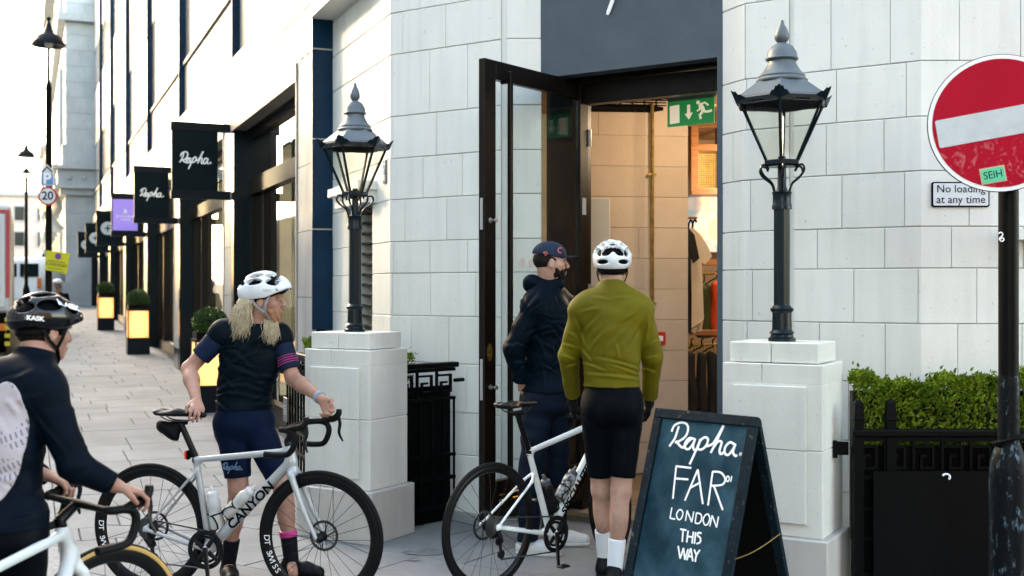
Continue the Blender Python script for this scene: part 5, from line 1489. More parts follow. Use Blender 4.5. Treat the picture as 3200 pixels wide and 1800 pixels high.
def flat_garment(label, P, Y, col, group, tk=.07):
    g = thing('hanging_garment', label, 'garment', at(P[0][0], P[0][1], Y), group)
    o = at(1740, 700, Y); rr = random.Random(len(label)); pts = [(at(u, v, Y).x - o.x, at(u, v, Y).z - o.z) for u, v in P]
    bmx = bmesh.new(); vs_ = [bmx.verts.new((x, -tk / 2, z)) for x, z in pts]; fc = bmx.faces.new(vs_)
    e_ = bmesh.ops.extrude_face_region(bmx, geom=[fc]); bmesh.ops.translate(bmx, vec=(0, tk, 0), verts=[v for v in e_['geom'] if isinstance(v, bmesh.types.BMVert)])
    bmesh.ops.triangulate(bmx, faces=bmx.faces[:]); bmesh.ops.subdivide_edges(bmx, edges=bmx.edges[:], cuts=3, use_grid_fill=True)
    for v in bmx.verts: v.co.y += .022 * math.sin(95 * v.co.x + 5 * v.co.z) * min(1, max(0, -v.co.z * 4 + .6)); v.co += o
    bmesh.ops.recalc_face_normals(bmx, faces=bmx.faces[:])
    me = bpy.data.meshes.new('cloth'); bmx.to_mesh(me); bmx.free(); me.polygons.foreach_set('use_smooth', [True] * len(me.polygons)); me.set_sharp_from_angle(angle=.9)
    setmat(me, mat('garment_' + str(len(MATS)), col, .85, bump=.2, bscale=60)); link_mesh('cloth', me, g)
    m = MB(); u0, v0 = P[0]; m.tube(catmull([at(u0 - 8, v0 + 12, Y), at(u0, v0 - 2, Y), at(u0 + 1, v0 - 12, Y), at(u0 + 6, v0 - 22, Y), at(u0 + 10, v0 - 14, Y)], 3), .010, 5); m.build('hanger', M_BLACK, g)
flat_garment('black short sleeved jersey hanging nearest the wall end', [(1732, 575), (1746, 592), (1758, 650), (1744, 662), (1737, 640), (1738, 838), (1700, 838), (1700, 575)], 10.5, (.006, .006, .008), 'jerseys on the brass rail')
flat_garment('cream short sleeved jersey hanging behind the black one', [(1742, 574), (1760, 590), (1778, 618), (1790, 645), (1772, 666), (1764, 660), (1770, 800), (1764, 832), (1735, 842), (1700, 842), (1700, 574)], 10.75, (.70, .56, .44), 'jerseys on the brass rail')
garment('dark olive jersey hanging on the back rail', 1745, 715, 1798, 850, 11.5, (.05, .065, .02), 'jerseys on the back rail', False)
garment('orange red jersey hanging on the back rail by the door edge', 1784, 706, 1822, 850, 11.45, (.75, .07, .02), 'jerseys on the back rail', False)
for k, (u, lab) in enumerate(((1738, 'dark trousers hanging low nearest the wall end'), (1764, 'dark trousers hanging low in the middle of the lower rail'), (1792, 'dark trousers hanging low closest to the door jamb'))):
    garment(lab, u - 16, 880, u + 18, 1180, 10.4 + .1 * k, (.010, .010, .011), 'dark trousers on the lower rail', False)
m = MB(); 
for k in range(9): m.tube([at(1734 + k * 8.5, 862, 10.6), at(1737 + k * 8.5, 880, 10.6), at(1733 + k * 8.5, 892, 10.6)], .006, 4)
m.tube([at(1726, 868, 10.6), at(1815, 866, 10.6)], .010, 6); m.build('lower_rail', M_BRASS, rack)
# ------------------------------------------------------------------ chalkboard
A0, A1 = at(1652, 1027, 5.40), at(1910, 1050, 5.01)
A1.z = A0.z
aw = (A1 - A0); aw.z = 0; AWD = aw.length; aw.normalize(); an = Vector((aw.y, -aw.x, 0))
ab = thing('chalkboard', 'folding black chalkboard with white script lettering standing on the pavement', 'chalkboard', ((A0 + A1) / 2).xy.to_3d())
SP_ = .34
slope = (UP * A0.z - an * SP_).normalized()           # up the front face
fn_ = (an * A0.z + UP * SP_).normalized()
HL = math.hypot(A0.z, SP_)
def board_part(name, x0, x1, s0, s1, o0, o1, m_, front=True, bev=.003, parent=ab):
    """a bar on the front (or back) leaf: x across, s down from the top"""
    sl_, nn_ = (slope, fn_) if front else ((UP * A0.z + an * SP_).normalized(), (-an * A0.z + UP * SP_).normalized())
    m = MB(); m.box(A0 + aw * ((x0 + x1) / 2) - sl_ * ((s0 + s1) / 2) + nn_ * ((o0 + o1) / 2), (x1 - x0, s1 - s0, o1 - o0), (aw, sl_, nn_), bev)
    return m.build(name, m_, parent)
M_BFRAME = mat('chalkboard_frame', (.0015, .0115, .0190), .5, spec=.1, col2=(.0008, .0065, .0115), vscale=12, bump=.3, bscale=30)
t_ = M_BFRAME.node_tree; b_ = t_.nodes['Principled BSDF']; src = b_.inputs['Base Color'].links[0].from_socket
n_ = t_.nodes.new('ShaderNodeTexNoise'); n_.inputs['Scale'].default_value = 45; n_.inputs['Detail'].default_value = 5; g_ = t_.nodes.new('ShaderNodeNewGeometry')
r_ = t_.nodes.new('ShaderNodeValToRGB'); r_.color_ramp.elements[0].position = .63; r_.color_ramp.elements[1].position = .72; r_.color_ramp.elements[0].color = (0, 0, 0, 1); r_.color_ramp.elements[1].color = (.7, .7, .7, 1)
mx = t_.nodes.new('ShaderNodeMixRGB'); mx.inputs[2].default_value = (.16, .115, .085, 1)
t_.links.new(g_.outputs['Position'], n_.inputs[0]); t_.links.new(n_.outputs[0], r_.inputs[0]); t_.links.new(r_.outputs[0], mx.inputs[0]); t_.links.new(src, mx.inputs[1]); t_.links.new(mx.outputs[0], b_.inputs['Base Color'])
M_CHALKB = mat('chalkboard_face', (.024, .072, .098), .7, spec=.06, col2=(.0035, .022, .036), vscale=5.5, detail=9, stretch=(1, 1, .8))
M_CHALK = mat('chalk_white', (.74, .77, .78), .8)
fw = .045
f0 = board_part('front_frame', 0, AWD, 0, fw, -.012, .014, M_BFRAME)
board_part('front_frame', 0, fw, fw + .001, HL, -.012, .014, M_BFRAME)
board_part('front_frame', AWD - fw, AWD, fw + .001, HL, -.012, .014, M_BFRAME)
board_part('front_frame', fw + .001, AWD - fw - .001, HL - .14, HL - .09, -.012, .014, M_BFRAME)
face = board_part('chalk_face', fw + .001, AWD - fw - .001, fw + .001, HL - .141, -.010, .001, M_CHALKB, bev=0)
board_part('back_frame', 0, AWD, .012, fw, -.012, .014, M_BFRAME, False)
board_part('back_frame', 0, fw, fw + .001, HL, -.012, .014, M_BFRAME, False)
board_part('back_frame', AWD - fw, AWD, fw + .001, HL, -.012, .014, M_BFRAME, False)
board_part('back_face', fw + .001, AWD - fw - .001, fw + .001, HL - .10, -.010, .001, M_BLACK, False, 0)
m = MB(); a = A1 - slope * (HL * .55); b = A1 - (UP * A0.z + an * SP_).normalized() * (HL * .50)
m.tube(catmull([a, (a * 2 + b) / 3 - UP * .012, (a + 2 * b) / 3 - UP * .01, b], 6), .0022, 5); m.build('chain', M_BRASS, ab)
P0 = A0 + fn_ * .0025
def bz(x, y): return hit((1900 + .41408 * x) / 1.2422, (1200 + .41408 * y) / 1.2422, P0, fn_)
o = bz(455, 470); e_ = bz(1010, 545); wdt = (e_ - o).length
m = MB()
for s in RS:
    if len(s) == 2:
        m.ball(bz(455 + 555 * (s[0][0] + s[1][0]) / 2, 470 + .135 * 555 * (s[0][0] + s[1][0]) / 2 - 555 * (s[0][1] + s[1][1]) / 2), .021 * wdt, 10, 6, (1, .3, 1)); continue
    P = [bz(455 + 555 * x, 470 + .135 * 555 * x - 555 * y) for x, y in s]
    if len(P) > 2: P = catmull(P, 5)
    m.tube(P, .0155 * wdt * (1.3 if len(s) == 2 and abs(s[0][0] - s[1][0]) < .02 and abs(s[0][1] - s[1][1]) < .02 else 1), 6, flat=.2, up=fn_)
m.build('script_lettering', M_CHALK, face, True)
def chalk(strokes, r, name):
    m = MB()
    for s in strokes:
        P = [bz(*p) for p in s]
        if len(P) > 2: P = catmull(P, 4)
        m.tube(P, r, 5, flat=.25, up=fn_)
    return m.build(name, M_CHALK, face)
chalk([[(515, 620), (490, 865)], [(512, 620), (628, 634)], [(505, 713), (606, 720)], [(678, 645), (580, 880)], [(678, 645), (716, 906)], [(618, 785), (700, 742)],
       [(790, 662), (755, 916)], [(788, 662), (850, 668), (884, 715), (862, 760), (778, 768)], [(800, 770), (866, 950)]], .0048, 'chalk_word')
chalk([[(893, 715), (900, 697), (912, 700), (915, 720), (905, 736), (893, 728), (893, 714)], [(934, 695), (926, 738)]], .0032, 'chalk_figures')
chalk([[(482, 932), (468, 1012)], [(467, 1012), (506, 1020)], [(535, 950), (517, 985), (530, 1022), (552, 1015), (566, 975), (552, 950), (535, 950)],
       [(585, 1032), (597, 955)], [(597, 955), (632, 1042)], [(632, 1042), (648, 962)], [(668, 972), (657, 1048)], [(668, 972), (702, 985), (705, 1025), (685, 1052), (657, 1048)],
       [(738, 985), (718, 1020), (728, 1060), (750, 1060), (768, 1020), (758, 985), (738, 985)], [(768, 1075), (786, 992)], [(786, 992), (820, 1082)], [(820, 1082), (834, 1000)]], .0034, 'chalk_word')
chalk([[(545, 1095), (592, 1104)], [(568, 1099), (560, 1192)], [(605, 1106), (594, 1196)], [(645, 1114), (634, 1203)], [(600, 1150), (640, 1156)], [(662, 1118), (652, 1206)],
       [(705, 1128), (685, 1122), (674, 1140), (698, 1165), (694, 1195), (668, 1205)]], .0042, 'chalk_word')
chalk([[(530, 1222), (545, 1318)], [(545, 1318), (570, 1238)], [(570, 1238), (580, 1326)], [(580, 1326), (605, 1246)], [(625, 1240), (594, 1330)], [(625, 1240), (640, 1338)], [(606, 1298), (634, 1304)],
       [(650, 1248), (668, 1292)], [(694, 1252), (668, 1292), (658, 1342)]], .0042, 'chalk_word')

# ------------------------------------------------------------------ road bicycles
RW = .345
def wheel(parent, Mx, hub, tyre_m, rim_m, depth=.045, side_m=None, rotor=True, nsp=24, cass=False, text=None, text_at=0):
    """Mx maps the bicycle frame (x forward, y left, z up) to the world"""
    ax = (Vector((1, 0, 0)), Vector((0, 0, 1)), Vector((0, 1, 0)))
    def go(m, name, mt, par, smooth=True):
        m.v = [tuple(Mx @ Vector(p)) for p in m.v]; return m.build(name, mt, par, smooth)
    hub = Vector(hub)
    m = MB(); r0, r1 = RW - .022, RW - .022 - depth
    m.lathe([(r0, -.012), (r0 - .006, -.0135), ((r0 + r1) / 2, -.013), (r1 + .006, -.008), (r1, 0), (r1 + .006, .008), ((r0 + r1) / 2, .013), (r0 - .006, .0135), (r0, .012), (r0 - .004, 0)], 64, hub, ax, closed=True)
    rim = go(m, 'wheel', rim_m, parent)
    m = MB(); rt = .0145
    m.lathe([(RW - rt + rt * math.cos(a), rt * math.sin(a)) for a in [2 * math.pi * k / 12 for k in range(12)]], 72, hub, ax, closed=True)
    go(m, 'tyre', tyre_m, rim)
    if side_m:
        for s in (-1, 1):
            m = MB(); m.lathe([(RW - rt + (rt + .0006) * math.cos(a), s * (rt + .0006) * math.sin(a)) for a in [math.radians(q) for q in (62, 90, 120, 150)]], 72, hub, ax, caps=False); go(m, 'sidewall', side_m, rim)
    m = MB()
    for k in range(nsp):
        s = 1 if k % 2 else -1; a = 2 * math.pi * k / nsp; b = a + (.42 if (k // 2) % 2 else -.42)
        p = hub + Vector((.024 * math.cos(b), s * .026, .024 * math.sin(b))); q = hub + Vector(((r1 + .002) * math.cos(a), s * .003, (r1 + .002) * math.sin(a)))
        m.tube([p, q], .0013, 4)
    tag(go(m, 'spokes', M_CARBON, rim, False), kind='stuff')
    m = MB(); m.lathe([(.008, -.062), (.018, -.04), (.026, -.028), (.016, -.02), (.014, .02), (.026, .028), (.018, .04), (.008, .062)], 16, hub, ax); go(m, 'hub', M_CARBON, rim)
    if rotor:
        m = MB(); m.lathe([(.066, .040), (.080, .040), (.080, .0425), (.066, .0425)], 40, hub, ax, closed=True)
        for k in range(6):
            a = k * math.pi / 3; m.tube([hub + Vector((.02 * math.cos(a), .041, .02 * math.sin(a))), hub + Vector((.068 * math.cos(a + .4), .041, .068 * math.sin(a + .4)))], .004, 4)
        m.v = [tuple(v) for v in m.v]; go(m, 'disc_rotor', M_STEELD, rim, False)
    if cass:
        m = MB(); prof = []
        for k in range(8): prof += [(.062 - .0045 * k, -.030 - .0038 * k), (.062 - .0045 * k, -.032 - .0038 * k), (.050 - .0035 * k, -.0325 - .0038 * k)]
        m.lathe([(.01, -.028)] + prof + [(.008, -.062)], 40, hub, ax); go(m, 'cassette', M_STEELD, rim, False)
    if text:
        m = MB(); rr_ = (r0 + r1) / 2
        for i, ch in enumerate(text):
            if ch == ' ': continue
            a = math.radians(text_at + i * 5.0)
            ex = Vector((-math.sin(a), 0, math.cos(a))); ey = Vector((-math.cos(a), 0, -math.sin(a)))
            put_text(m, ch, depth * .92, hub + Vector((rr_ * math.cos(a), -.0142, rr_ * math.sin(a))), ex, ey)
        go(m, 'rim_lettering', M_WHITE, rim, False)
    return rim
M_STEELD = mat('dark_steel', (.06, .065, .07), .35, metal=.8)

def bicycle(name, label, Rg, h, N, wb, frame_m, lean=0.0, steer=0.0, name_txt=None, txt_m=None, rim_m=None, side_m=None, depth=.045, crank=-85, bottles=True, bag=False, light=False, rim_text=None, bottle_m=None, bar_drop=.125, stem_m=None, dt_r=.026):
    """Rg rear wheel contact, h heading, N frame nodes (x, z) in the plane of the bike"""
    h = Vector((h[0], h[1], 0)).normalized(); l = Vector((-h.y, h.x, 0))
    B = Matrix(((h.x, l.x, 0, Rg[0]), (h.y, l.y, 0, Rg[1]), (0, 0, 1, 0), (0, 0, 0, 1))) @ Matrix.Rotation(lean, 4, 'X')
    v3 = lambda n, y=0: Vector((N[n][0], y, N[n][1]))
    bike = thing(name, label, 'bicycle', Rg)
    ax_ = (v3('HT') - v3('HB')).normalized()
    S = B @ Matrix.Translation(v3('HB')) @ Matrix.Rotation(steer, 4, ax_) @ Matrix.Translation(-v3('HB'))
    def go(m, nm, mt, par=bike, smooth=True, M_=B):
        m.v = [tuple(M_ @ Vector(p)) for p in m.v]; return m.build(nm, mt, par, smooth)
    hubR, hubF = Vector((0, 0, RW)), Vector((wb, 0, RW))
    BB, ST, HT, HB = v3('BB'), v3('ST'), v3('HT'), v3('HB')
    # frame, one smooth carbon shell
    f = Field((-.06, -.085, .20), (max(HT.x, HB.x) + .05, .085, max(ST.z, HT.z) + .06), .0048)
    f.add(cone(ST, BB, .0165, .020), .02); f.add(cone(ST + (HT - ST) * .02, HT - ax_ * .022, .0155, .019), .028)
    f.add(cone(HB + ax_ * .025, BB, dt_r, dt_r + .002), .03); f.add(cone(HT, HB, .020, .025), .03)
    f.add(cone(BB + Vector((0, -.034, 0)), BB + Vector((0, .034, 0)), .026), .02)
    SJ = v3('SJ')
    for s in (-1, 1):
        f.add(cone(BB + Vector((-.03, s * .026, 0)), hubR + Vector((.01, s * .064, 0)), .0135, .0095), .014)
        f.add(cone(SJ + Vector((-.008, s * .012, 0)), SJ + (hubR - SJ) * .12 + Vector((0, s * .034, 0)), .009, .008), .014)
        f.add(cone(SJ + (hubR - SJ) * .12 + Vector((0, s * .034, 0)), hubR + Vector((.004, s * .064, .006)), .008, .0075), .012)
        f.add(ell(hubR + Vector((.004, s * .064, 0)), (.017, .009, .02)), .01)
    fr_ = f.build('frame', frame_m, bike, B)
    # fork
    f = Field((min(HB.x, wb) - .07, -.085, RW - .03), (wb + .04, .085, HB.z + .05), .0048)
    f.add(cone(HB - ax_ * .003, HB - ax_ * .03, .027, .026), .01)
    for s in (-1, 1):
        k1 = HB - ax_ * .045 + Vector((.004, s * .038, 0)); k2 = k1 + (hubF - k1) * .55 + Vector((-.006, s * .050 - s * .038, 0)); k2.y = s * .050
        f.add(cone(HB - ax_ * .03 + Vector((0, s * .012, 0)), k1, .021, .018), .025); f.add(cone(k1, k2, .0175, .014), .012); f.add(cone(k2, hubF + Vector((0, s * .054, 0)), .014, .010), .012)
    f.build('fork', frame_m, bike, S)
    wheel(bike, B, hubR, M_RUBBER, rim_m or M_CARBON, depth, side_m, cass=True, text=rim_text, text_at=178)
    wheel(bike, S, hubF, M_RUBBER, rim_m or M_CARBON, depth, side_m, text=rim_text, text_at=183)
    # seatpost, saddle
    SPp = v3('SP')
    m = MB(); m.tube([ST + (ST - BB).normalized() * -.02, ST + (ST - BB).normalized() * .02, SPp - Vector((.0, 0, .02))], [.0155, .0150, .014], 12, flat=1.2, up=h if False else (1, 0, 0)); 
    m.tube([SPp + Vector((-.03, 0, -.012)), SPp + Vector((.035, 0, -.012))], .014, 8); go(m, 'seatpost', M_CARBON)
    m = MB(); m.lathe([(.021, -.012), (.021, .008)], 14, ST, (Vector((1, 0, 0)), Vector((0, 1, 0)), (ST - BB).normalized())); go(m, 'seat_clamp', M_CARBON)
    f = Field(SPp + Vector((-.17, -.09, -.03)), SPp + Vector((.17, .09, .07)), .005)
    f.add(cone(SPp + Vector((.135, 0, .028)), SPp + Vector((-.02, 0, .030)), .017, .027), .02)
    f.add(ell(SPp + Vector((-.085, 0, .034)), (.062, .068, .017)), .045); f.add(ell(SPp + Vector((-.125, 0, .044)), (.025, .058, .012)), .02)
    f.sub(ell(SPp + Vector((-.02, 0, .056)), (.14, .007, .018)), .01); f.sub(ell(SPp + Vector((0, 0, -.004)), (.15, .06, .022)), .02)
    sad = f.build('saddle', M_SADDLE, bike, B)
    for s in (-1, 1):
        m = MB(); m.tube(catmull([SPp + Vector((-.11, s * .024, .022)), SPp + Vector((-.06, s * .022, -.002)), SPp + Vector((.05, s * .022, -.002)), SPp + Vector((.11, s * .010, .022))], 4), .0035, 6); go(m, 'saddle_rail', M_STEELD, sad)
    # bars on their stem
    K = v3('CL'); top = HT + ax_ * .028
    m = MB(); m.lathe([(.022, -.004), (.021, .024), (.017, .042)], 16, HT, (Vector((1, 0, 0)), Vector((0, 1, 0)), ax_)); m.tube([top + ax_ * .004, K + (top - K) * .1], [.020, .017], 10); go(m, 'stem', stem_m or M_CARBON, bike, True, S)
    m = MB(); d = bar_drop
    m.tube([K + Vector((0, y, 0)) for y in (-.17, -.10, -.03, .03, .10, .17)], [.0125, .013, .0155, .0155, .013, .0125], 10); bar = go(m, 'handlebar', M_BARTAPE, bike, True, S)
    for s in (-1, 1):
        P = catmull([K + Vector(p) for p in ((0, s * .165, 0), (.012, s * .19, .0), (.050, s * .203, .0), (.085, s * .205, -.015), (.094, s * .207, -.055), (.065, s * .21, -d + .012), (.01, s * .212, -d), (-.07, s * .214, -d + .002))], 5)
        m = MB(); m.tube(P, .0155, 10); go(m, 'drop', M_BARTAPE, bar, True, S)
        m = MB(); m.tube(catmull([K + Vector(p) for p in ((.055, s * .203, .004), (.09, s * .204, .012), (.125, s * .204, .018), (.150, s * .203, .040), (.154, s * .203, .068))], 4), [.015, .016, .0175, .018, .018, .018, .018, .0185, .019, .019, .0185, .018, .017, .0165, .016, .015, .013], 10); go(m, 'hood', M_HOOD, bar, True, S)
        m = MB(); m.tube(catmull([K + Vector(p) for p in ((.150, s * .204, .03), (.158, s * .206, -.01), (.150, s * .212, -.06), (.168, s * .222, -.105))], 4), [.011, .011, .0105, .010, .010, .0095, .009, .009, .0085, .008, .007, .006, .005], 8, flat=.55, up=(0, 1, 0)); go(m, 'brake_lever', M_LEVER, bar, True, S)
    # crankset, chain, derailleur
    ca = math.radians(crank); ax = (Vector((1, 0, 0)), Vector((0, 0, 1)), Vector((0, 1, 0)))
    m = MB(); m.lathe([(.078, -.045), (.103, -.046), (.104, -.049), (.102, -.051), (.078, -.050)], 48, BB, ax, closed=True)
    m.lathe([(.058, -.036), (.072, -.036), (.072, -.040), (.058, -.040)], 40, BB, ax, closed=True)
    for k in range(4):
        a = ca + .75 + k * math.pi / 2; m.tube([BB + Vector((.02 * math.cos(a), -.049, .02 * math.sin(a))), BB + Vector((.085 * math.cos(a), -.049, .085 * math.sin(a)))], [.016, .010], 6, flat=.35, up=(0, 1, 0))
    cr = go(m, 'crankset', M_CRANK, bike, False)
    for s, a in ((-1, ca), (1, ca + math.pi)):
        e = BB + Vector((.1725 * math.cos(a), s * .072, .1725 * math.sin(a)))
        m = MB(); m.tube([BB + Vector((-.012 * math.cos(a), s * .052, -.012 * math.sin(a))), BB + Vector((.03 * math.cos(a), s * .056, .03 * math.sin(a))), e], [.017, .015, .012], 8, flat=.55, up=(0, 1, 0)); go(m, 'crank_arm', M_CRANK, cr)
        m = MB(); m.tube([e, e + Vector((0, s * .05, 0))], .006, 6)
        for q in (-1, 1): m.box(e + Vector((q * .026, s * .036, 0)), (.018, .05, .012), None, .004)
        m.box(e + Vector((0, s * .036, 0)), (.05, .035, .018), None, .005); go(m, 'pedal', M_CRANK, cr, False)
    m = MB(); yc = -.044
    m.box((hubR + BB) / 2 + Vector((0, yc, .0)) + Vector((0, 0, .076)), ((BB - hubR).length, .005, .008), ((BB + Vector((0, 0, .1)) - hubR - Vector((0, 0, .055))).normalized(), Vector((0, 1, 0)), Vector((0, 0, 1)).cross(Vector((0, 1, 0))).cross(Vector((0, 1, 0))) * 0 + Vector((0, 0, 1))))
    dj = hubR + Vector((.045, yc, -.15))
    m.tube([BB + Vector((-.03, yc, -.098)), dj + Vector((0, 0, -.028))], .0045, 4); go(m, 'chain', M_STEELD, bike, False)
    m = MB(); m.tube([hubR + Vector((.006, -.062, -.01)), hubR + Vector((.012, -.066, -.045)), hubR + Vector((.03, -.056, -.075))], [.012, .016, .018], 8)
    m.tube([hubR + Vector((.03, -.05, -.075)), dj], [.012, .010], 6, flat=.4, up=(0, 1, 0))
    for q, r in ((hubR + Vector((.03, yc, -.078)), .024), (dj, .024)): m.lathe([(0, -.006), (r, -.005), (r, .005), (0, .006)], 18, q, ax)
    go(m, 'rear_derailleur', M_CRANK, bike, False)
    # bottles in their cages
    if bottles:
        for (p, q, t0, off, mt) in ((BB, HB, .42, .062, bottle_m[0]), (BB, ST, .36, .062, bottle_m[1])):
            d_ = (q - p).normalized(); nrm = Vector((-d_.z, 0, d_.x)) if p is BB and q is HB else Vector((d_.z, 0, -d_.x))
            if q is HB: nrm = Vector((-d_.z, 0, d_.x))
            o = p + d_ * ((q - p).length * t0 - .075) + nrm * off
            axb = (nrm, Vector((0, 1, 0)), d_)
            m = MB(); m.lathe([(.034, 0), (.0365, .006), (.0365, .075), (.033, .085), (.033, .10), (.0365, .11), (.0365, .145), (.030, .165), (.027, .168)], 20, o, axb); bt = go(m, 'bottle', mt[0])
            m = MB(); m.lathe([(.029, .168), (.0295, .188), (.022, .196), (.012, .200), (.011, .215), (.008, .218), (.008, .226), (0, .228)], 18, o, axb); go(m, 'bottle_cap', mt[1], bt)
            m = MB()
            for s in (-1, 1): m.tube(catmull([o - d_ * .004 + nrm * -.036 + Vector((0, s * .018, 0)), o + d_ * .004 + nrm * .02 + Vector((0, s * .034, 0)), o + d_ * .06 + nrm * .01 + Vector((0, s * .039, 0)), o + d_ * .085 - nrm * .038 + Vector((0, s * .014, 0))], 4), .0045, 6)
            m.tube(catmull([o + d_ * .07 - nrm * .036, o + d_ * .075 + nrm * .0 + Vector((0, -.040, 0)), o + d_ * .08 + nrm * .038, o + d_ * .075 + Vector((0, .040, 0)), o + d_ * .07 - nrm * .036], 5), .0045, 6)
            go(m, 'bottle_cage', M_CARBON)
    if bag:
        f = Field(SPp + Vector((-.17, -.06, -.13)), SPp + Vector((.04, .06, .02)), .006)
        f.add(ell(SPp + Vector((-.075, 0, -.045)), (.075, .04, .042)), .02); f.add(ell(SPp + Vector((-.045, 0, -.07)), (.045, .03, .04)), .03); f.wrinkle(.008, [(40, 30, 50, 0)])
        f.build('saddle_bag', M_BAG, bike, B)
    if light:
        L = ST + (SPp - ST) * .12 + Vector((-.035, 0, .0))
        m = MB(); m.box(L, (.022, .028, .05), None, .007); m.box(L + Vector((.02, 0, 0)), (.025, .018, .026), None, .004); lt = go(m, 'rear_light', M_BLACK, bike, False)
        m = MB(); m.box(L + Vector((-.010, -.001, 0)), (.012, .032, .046), None, .005); go(m, 'red_lens', M_LENS, lt, False)
    if name_txt:
        d_ = (HB - BB).normalized(); ey = Vector((-d_.z, 0, d_.x)); m = MB()
        put_text(m, name_txt[0], name_txt[1], BB + d_ * ((HB - BB).length * name_txt[2]) + Vector((0, -dt_r - .0015, 0)), d_, ey, name_txt[3], name_txt[4])
        go(m, 'frame_lettering', txt_m or M_BLACK, fr_, False)
    return bike, B, S
M_SADDLE = mat('saddle_black', (.002, .003, .004), .45, spec=.2, bump=.1, bscale=150)
M_BARTAPE = mat('bar_tape', (.0014, .002, .0026), .55, spec=.14, bump=.25, bscale=160)
M_HOOD = mat('rubber_hood', (.0016, .0022, .003), .5, spec=.16, bump=.1, bscale=220)
M_LEVER = mat('lever_black', (.002, .004, .006), .28, spec=.25)
M_CRANK = mat('crank_black', (.002, .003, .004), .3, spec=.25)
M_BAG = mat('bag_nylon', (.0012, .0016, .002), .65, spec=.12, bump=.3, bscale=60)
M_LENS = mat('red_lens', (.45, .01, .01), .25, emit=(1, .02, .02), est=.03)
M_CLEARB = mat('frosted_bottle', (.44, .45, .43), .3, spec=.3)
M_CAPW = mat('white_cap', (.55, .56, .55), .35)
M_DKB = mat('dark_bottle', (.003, .004, .005), .3, spec=.2)
M_DKC = mat('grey_cap', (.05, .055, .06), .4)
M_CAMO = mat('printed_bottle', (.30, .32, .32), .35, col2=(.004, .005, .007), vscale=55, detail=1)

def plane_nodes(Rg, Fg, D):
    h = (Vector(Fg) - Vector(Rg)); h.z = 0; h.normalize(); l = Vector((-h.y, h.x, 0)); out = {}
    for k, (u, v) in D.items():
        p = hit(u, v, Vector((Rg[0], Rg[1], 0)), l); out[k] = ((p - Vector((Rg[0], Rg[1], 0))).dot(h), p.z)
    return h, out
Rg, Fg = (-1.935, 6.18, 0), (-.985, 5.93, 0)
h, N = plane_nodes(Rg, Fg, dict(BB=(529, 1378), ST=(493, 1157), SP=(455, 1056), SJ=(501, 1183), HT=(727, 1124), HB=(735, 1172), CL=(744, 1070)))
wbA = (Vector(Fg) - Vector(Rg)).length
bkA, BA, SA = bicycle('road_bicycle', 'silver grey road bicycle held by the blond cyclist', Rg, h, N, wbA, M_SILVER, name_txt=('CANYON', .068, .53, 1.15, .0022), txt_m=M_BLACK, bag=True, light=True, rim_text='DT SWISS', bottle_m=[(M_CLEARB, M_CAPW), (M_CLEARB, M_CAPW)], depth=.050, crank=-80, dt_r=.0265)
Rg2, Fg2 = (-.122, 6.20, 0), (.604, 6.95, 0)
h2, N2 = plane_nodes(Rg2, Fg2, dict(BB=(1383, 1340), ST=(1331, 1136), SP=(1302, 1034), SJ=(1340, 1195)))
wbB = (Vector(Fg2) - Vector(Rg2)).length
N2.update(HB=(wbB - .145, .705), HT=(wbB - .188, .845), CL=(wbB - .115, .865))
bkB, BB_, SB = bicycle('road_bicycle', 'white road bicycle leaning by the man in the green jacket', Rg2, h2, N2, wbB, M_WFRAME, steer=math.radians(20), name_txt=('SPECIALIZED', .066, .52, 1.0, .003), txt_m=M_BLACK, bottle_m=[(M_CAMO, M_DKC), (M_DKB, M_DKC)], depth=.035, crank=-92, dt_r=.024)
Fg3 = (-1.46, 4.24); h3 = Vector((.04, 1, 0)).normalized(); Rg3 = (Fg3[0] - h3.x * 1.0, Fg3[1] - h3.y * 1.0, 0)
N3 = dict(BB=(.41, .27), ST=(.27, .76), SP=(.22, .885), SJ=(.29, .70), HB=(.865, .665), HT=(.825, .785), CL=(.885, .865))
bkC, BC, SC_ = bicycle('road_bicycle', 'white road bicycle with tan sidewall tyres held by the nearest cyclist', Rg3, h3, N3, 1.0, M_WFRAME, lean=math.radians(-9), steer=math.radians(-34), side_m=M_TAN, bottles=False, bag=True, depth=.05, crank=-60, bar_drop=.125)
# ------------------------------------------------------------------ street furniture and traffic up the street
def lamp_column(u, Y, vtop, vshade, label, arm=False):
    b = at(u, 700, Y); zb = zg(b.x, b.y); b.z = zb
    k = thing('street_lamp', label, 'street lamp', b, 'tall lamp columns along the kerb')
    zs = at(u, vshade, Y).z; zt = at(u, vtop, Y).z
    def L(prof, name, m_, n=20): m = MB(); m.lathe(prof, n, (b.x, b.y, 0)); return m.build(name, m_, k, True)
    L([(.10, zb), (.10, zb + .9), (.07, zb + 1.0), (.052, zb + 1.1), (.045, zs - .75), (.052, zs - .73), (.03, zs - .62), (.022, zs - .60), (.022, zs + .08)], 'column', M_IRON)
    L([(.10, zs + .02), (.235, zs - .03), (.26, zs - .035), (.262, zs - .01), (.235, zs + .04), (.20, zs + .11), (.09, zs + .17), (.055, zs + .25), (.03, zs + .33), (.012, zs + .36)], 'lamp_shade', M_SIGNFR)
    L([(.012, zs + .35), (.04, zs + .42), (.03, zt - .03), (.015, zt)], 'finial', M_SIGNFR)
    L([(.0, zs - .08), (.06, zs - .05), (.07, zs + .02)], 'lens', M_WHITE)
    if arm: L([(.18, zs - .5), (.19, zs - .52), (.03, zs - .38), (.02, zs - .2)], 'collar', M_SIGNFR)
    return k, b
YL = 18.57
lk, lb = lamp_column(122.5, YL, 42, 110, 'tall dark street lamp with parking and twenty limit signs on its column')
lamp_column(66, 34.5, 372, 392, 'second tall street lamp farther up the kerb', True)
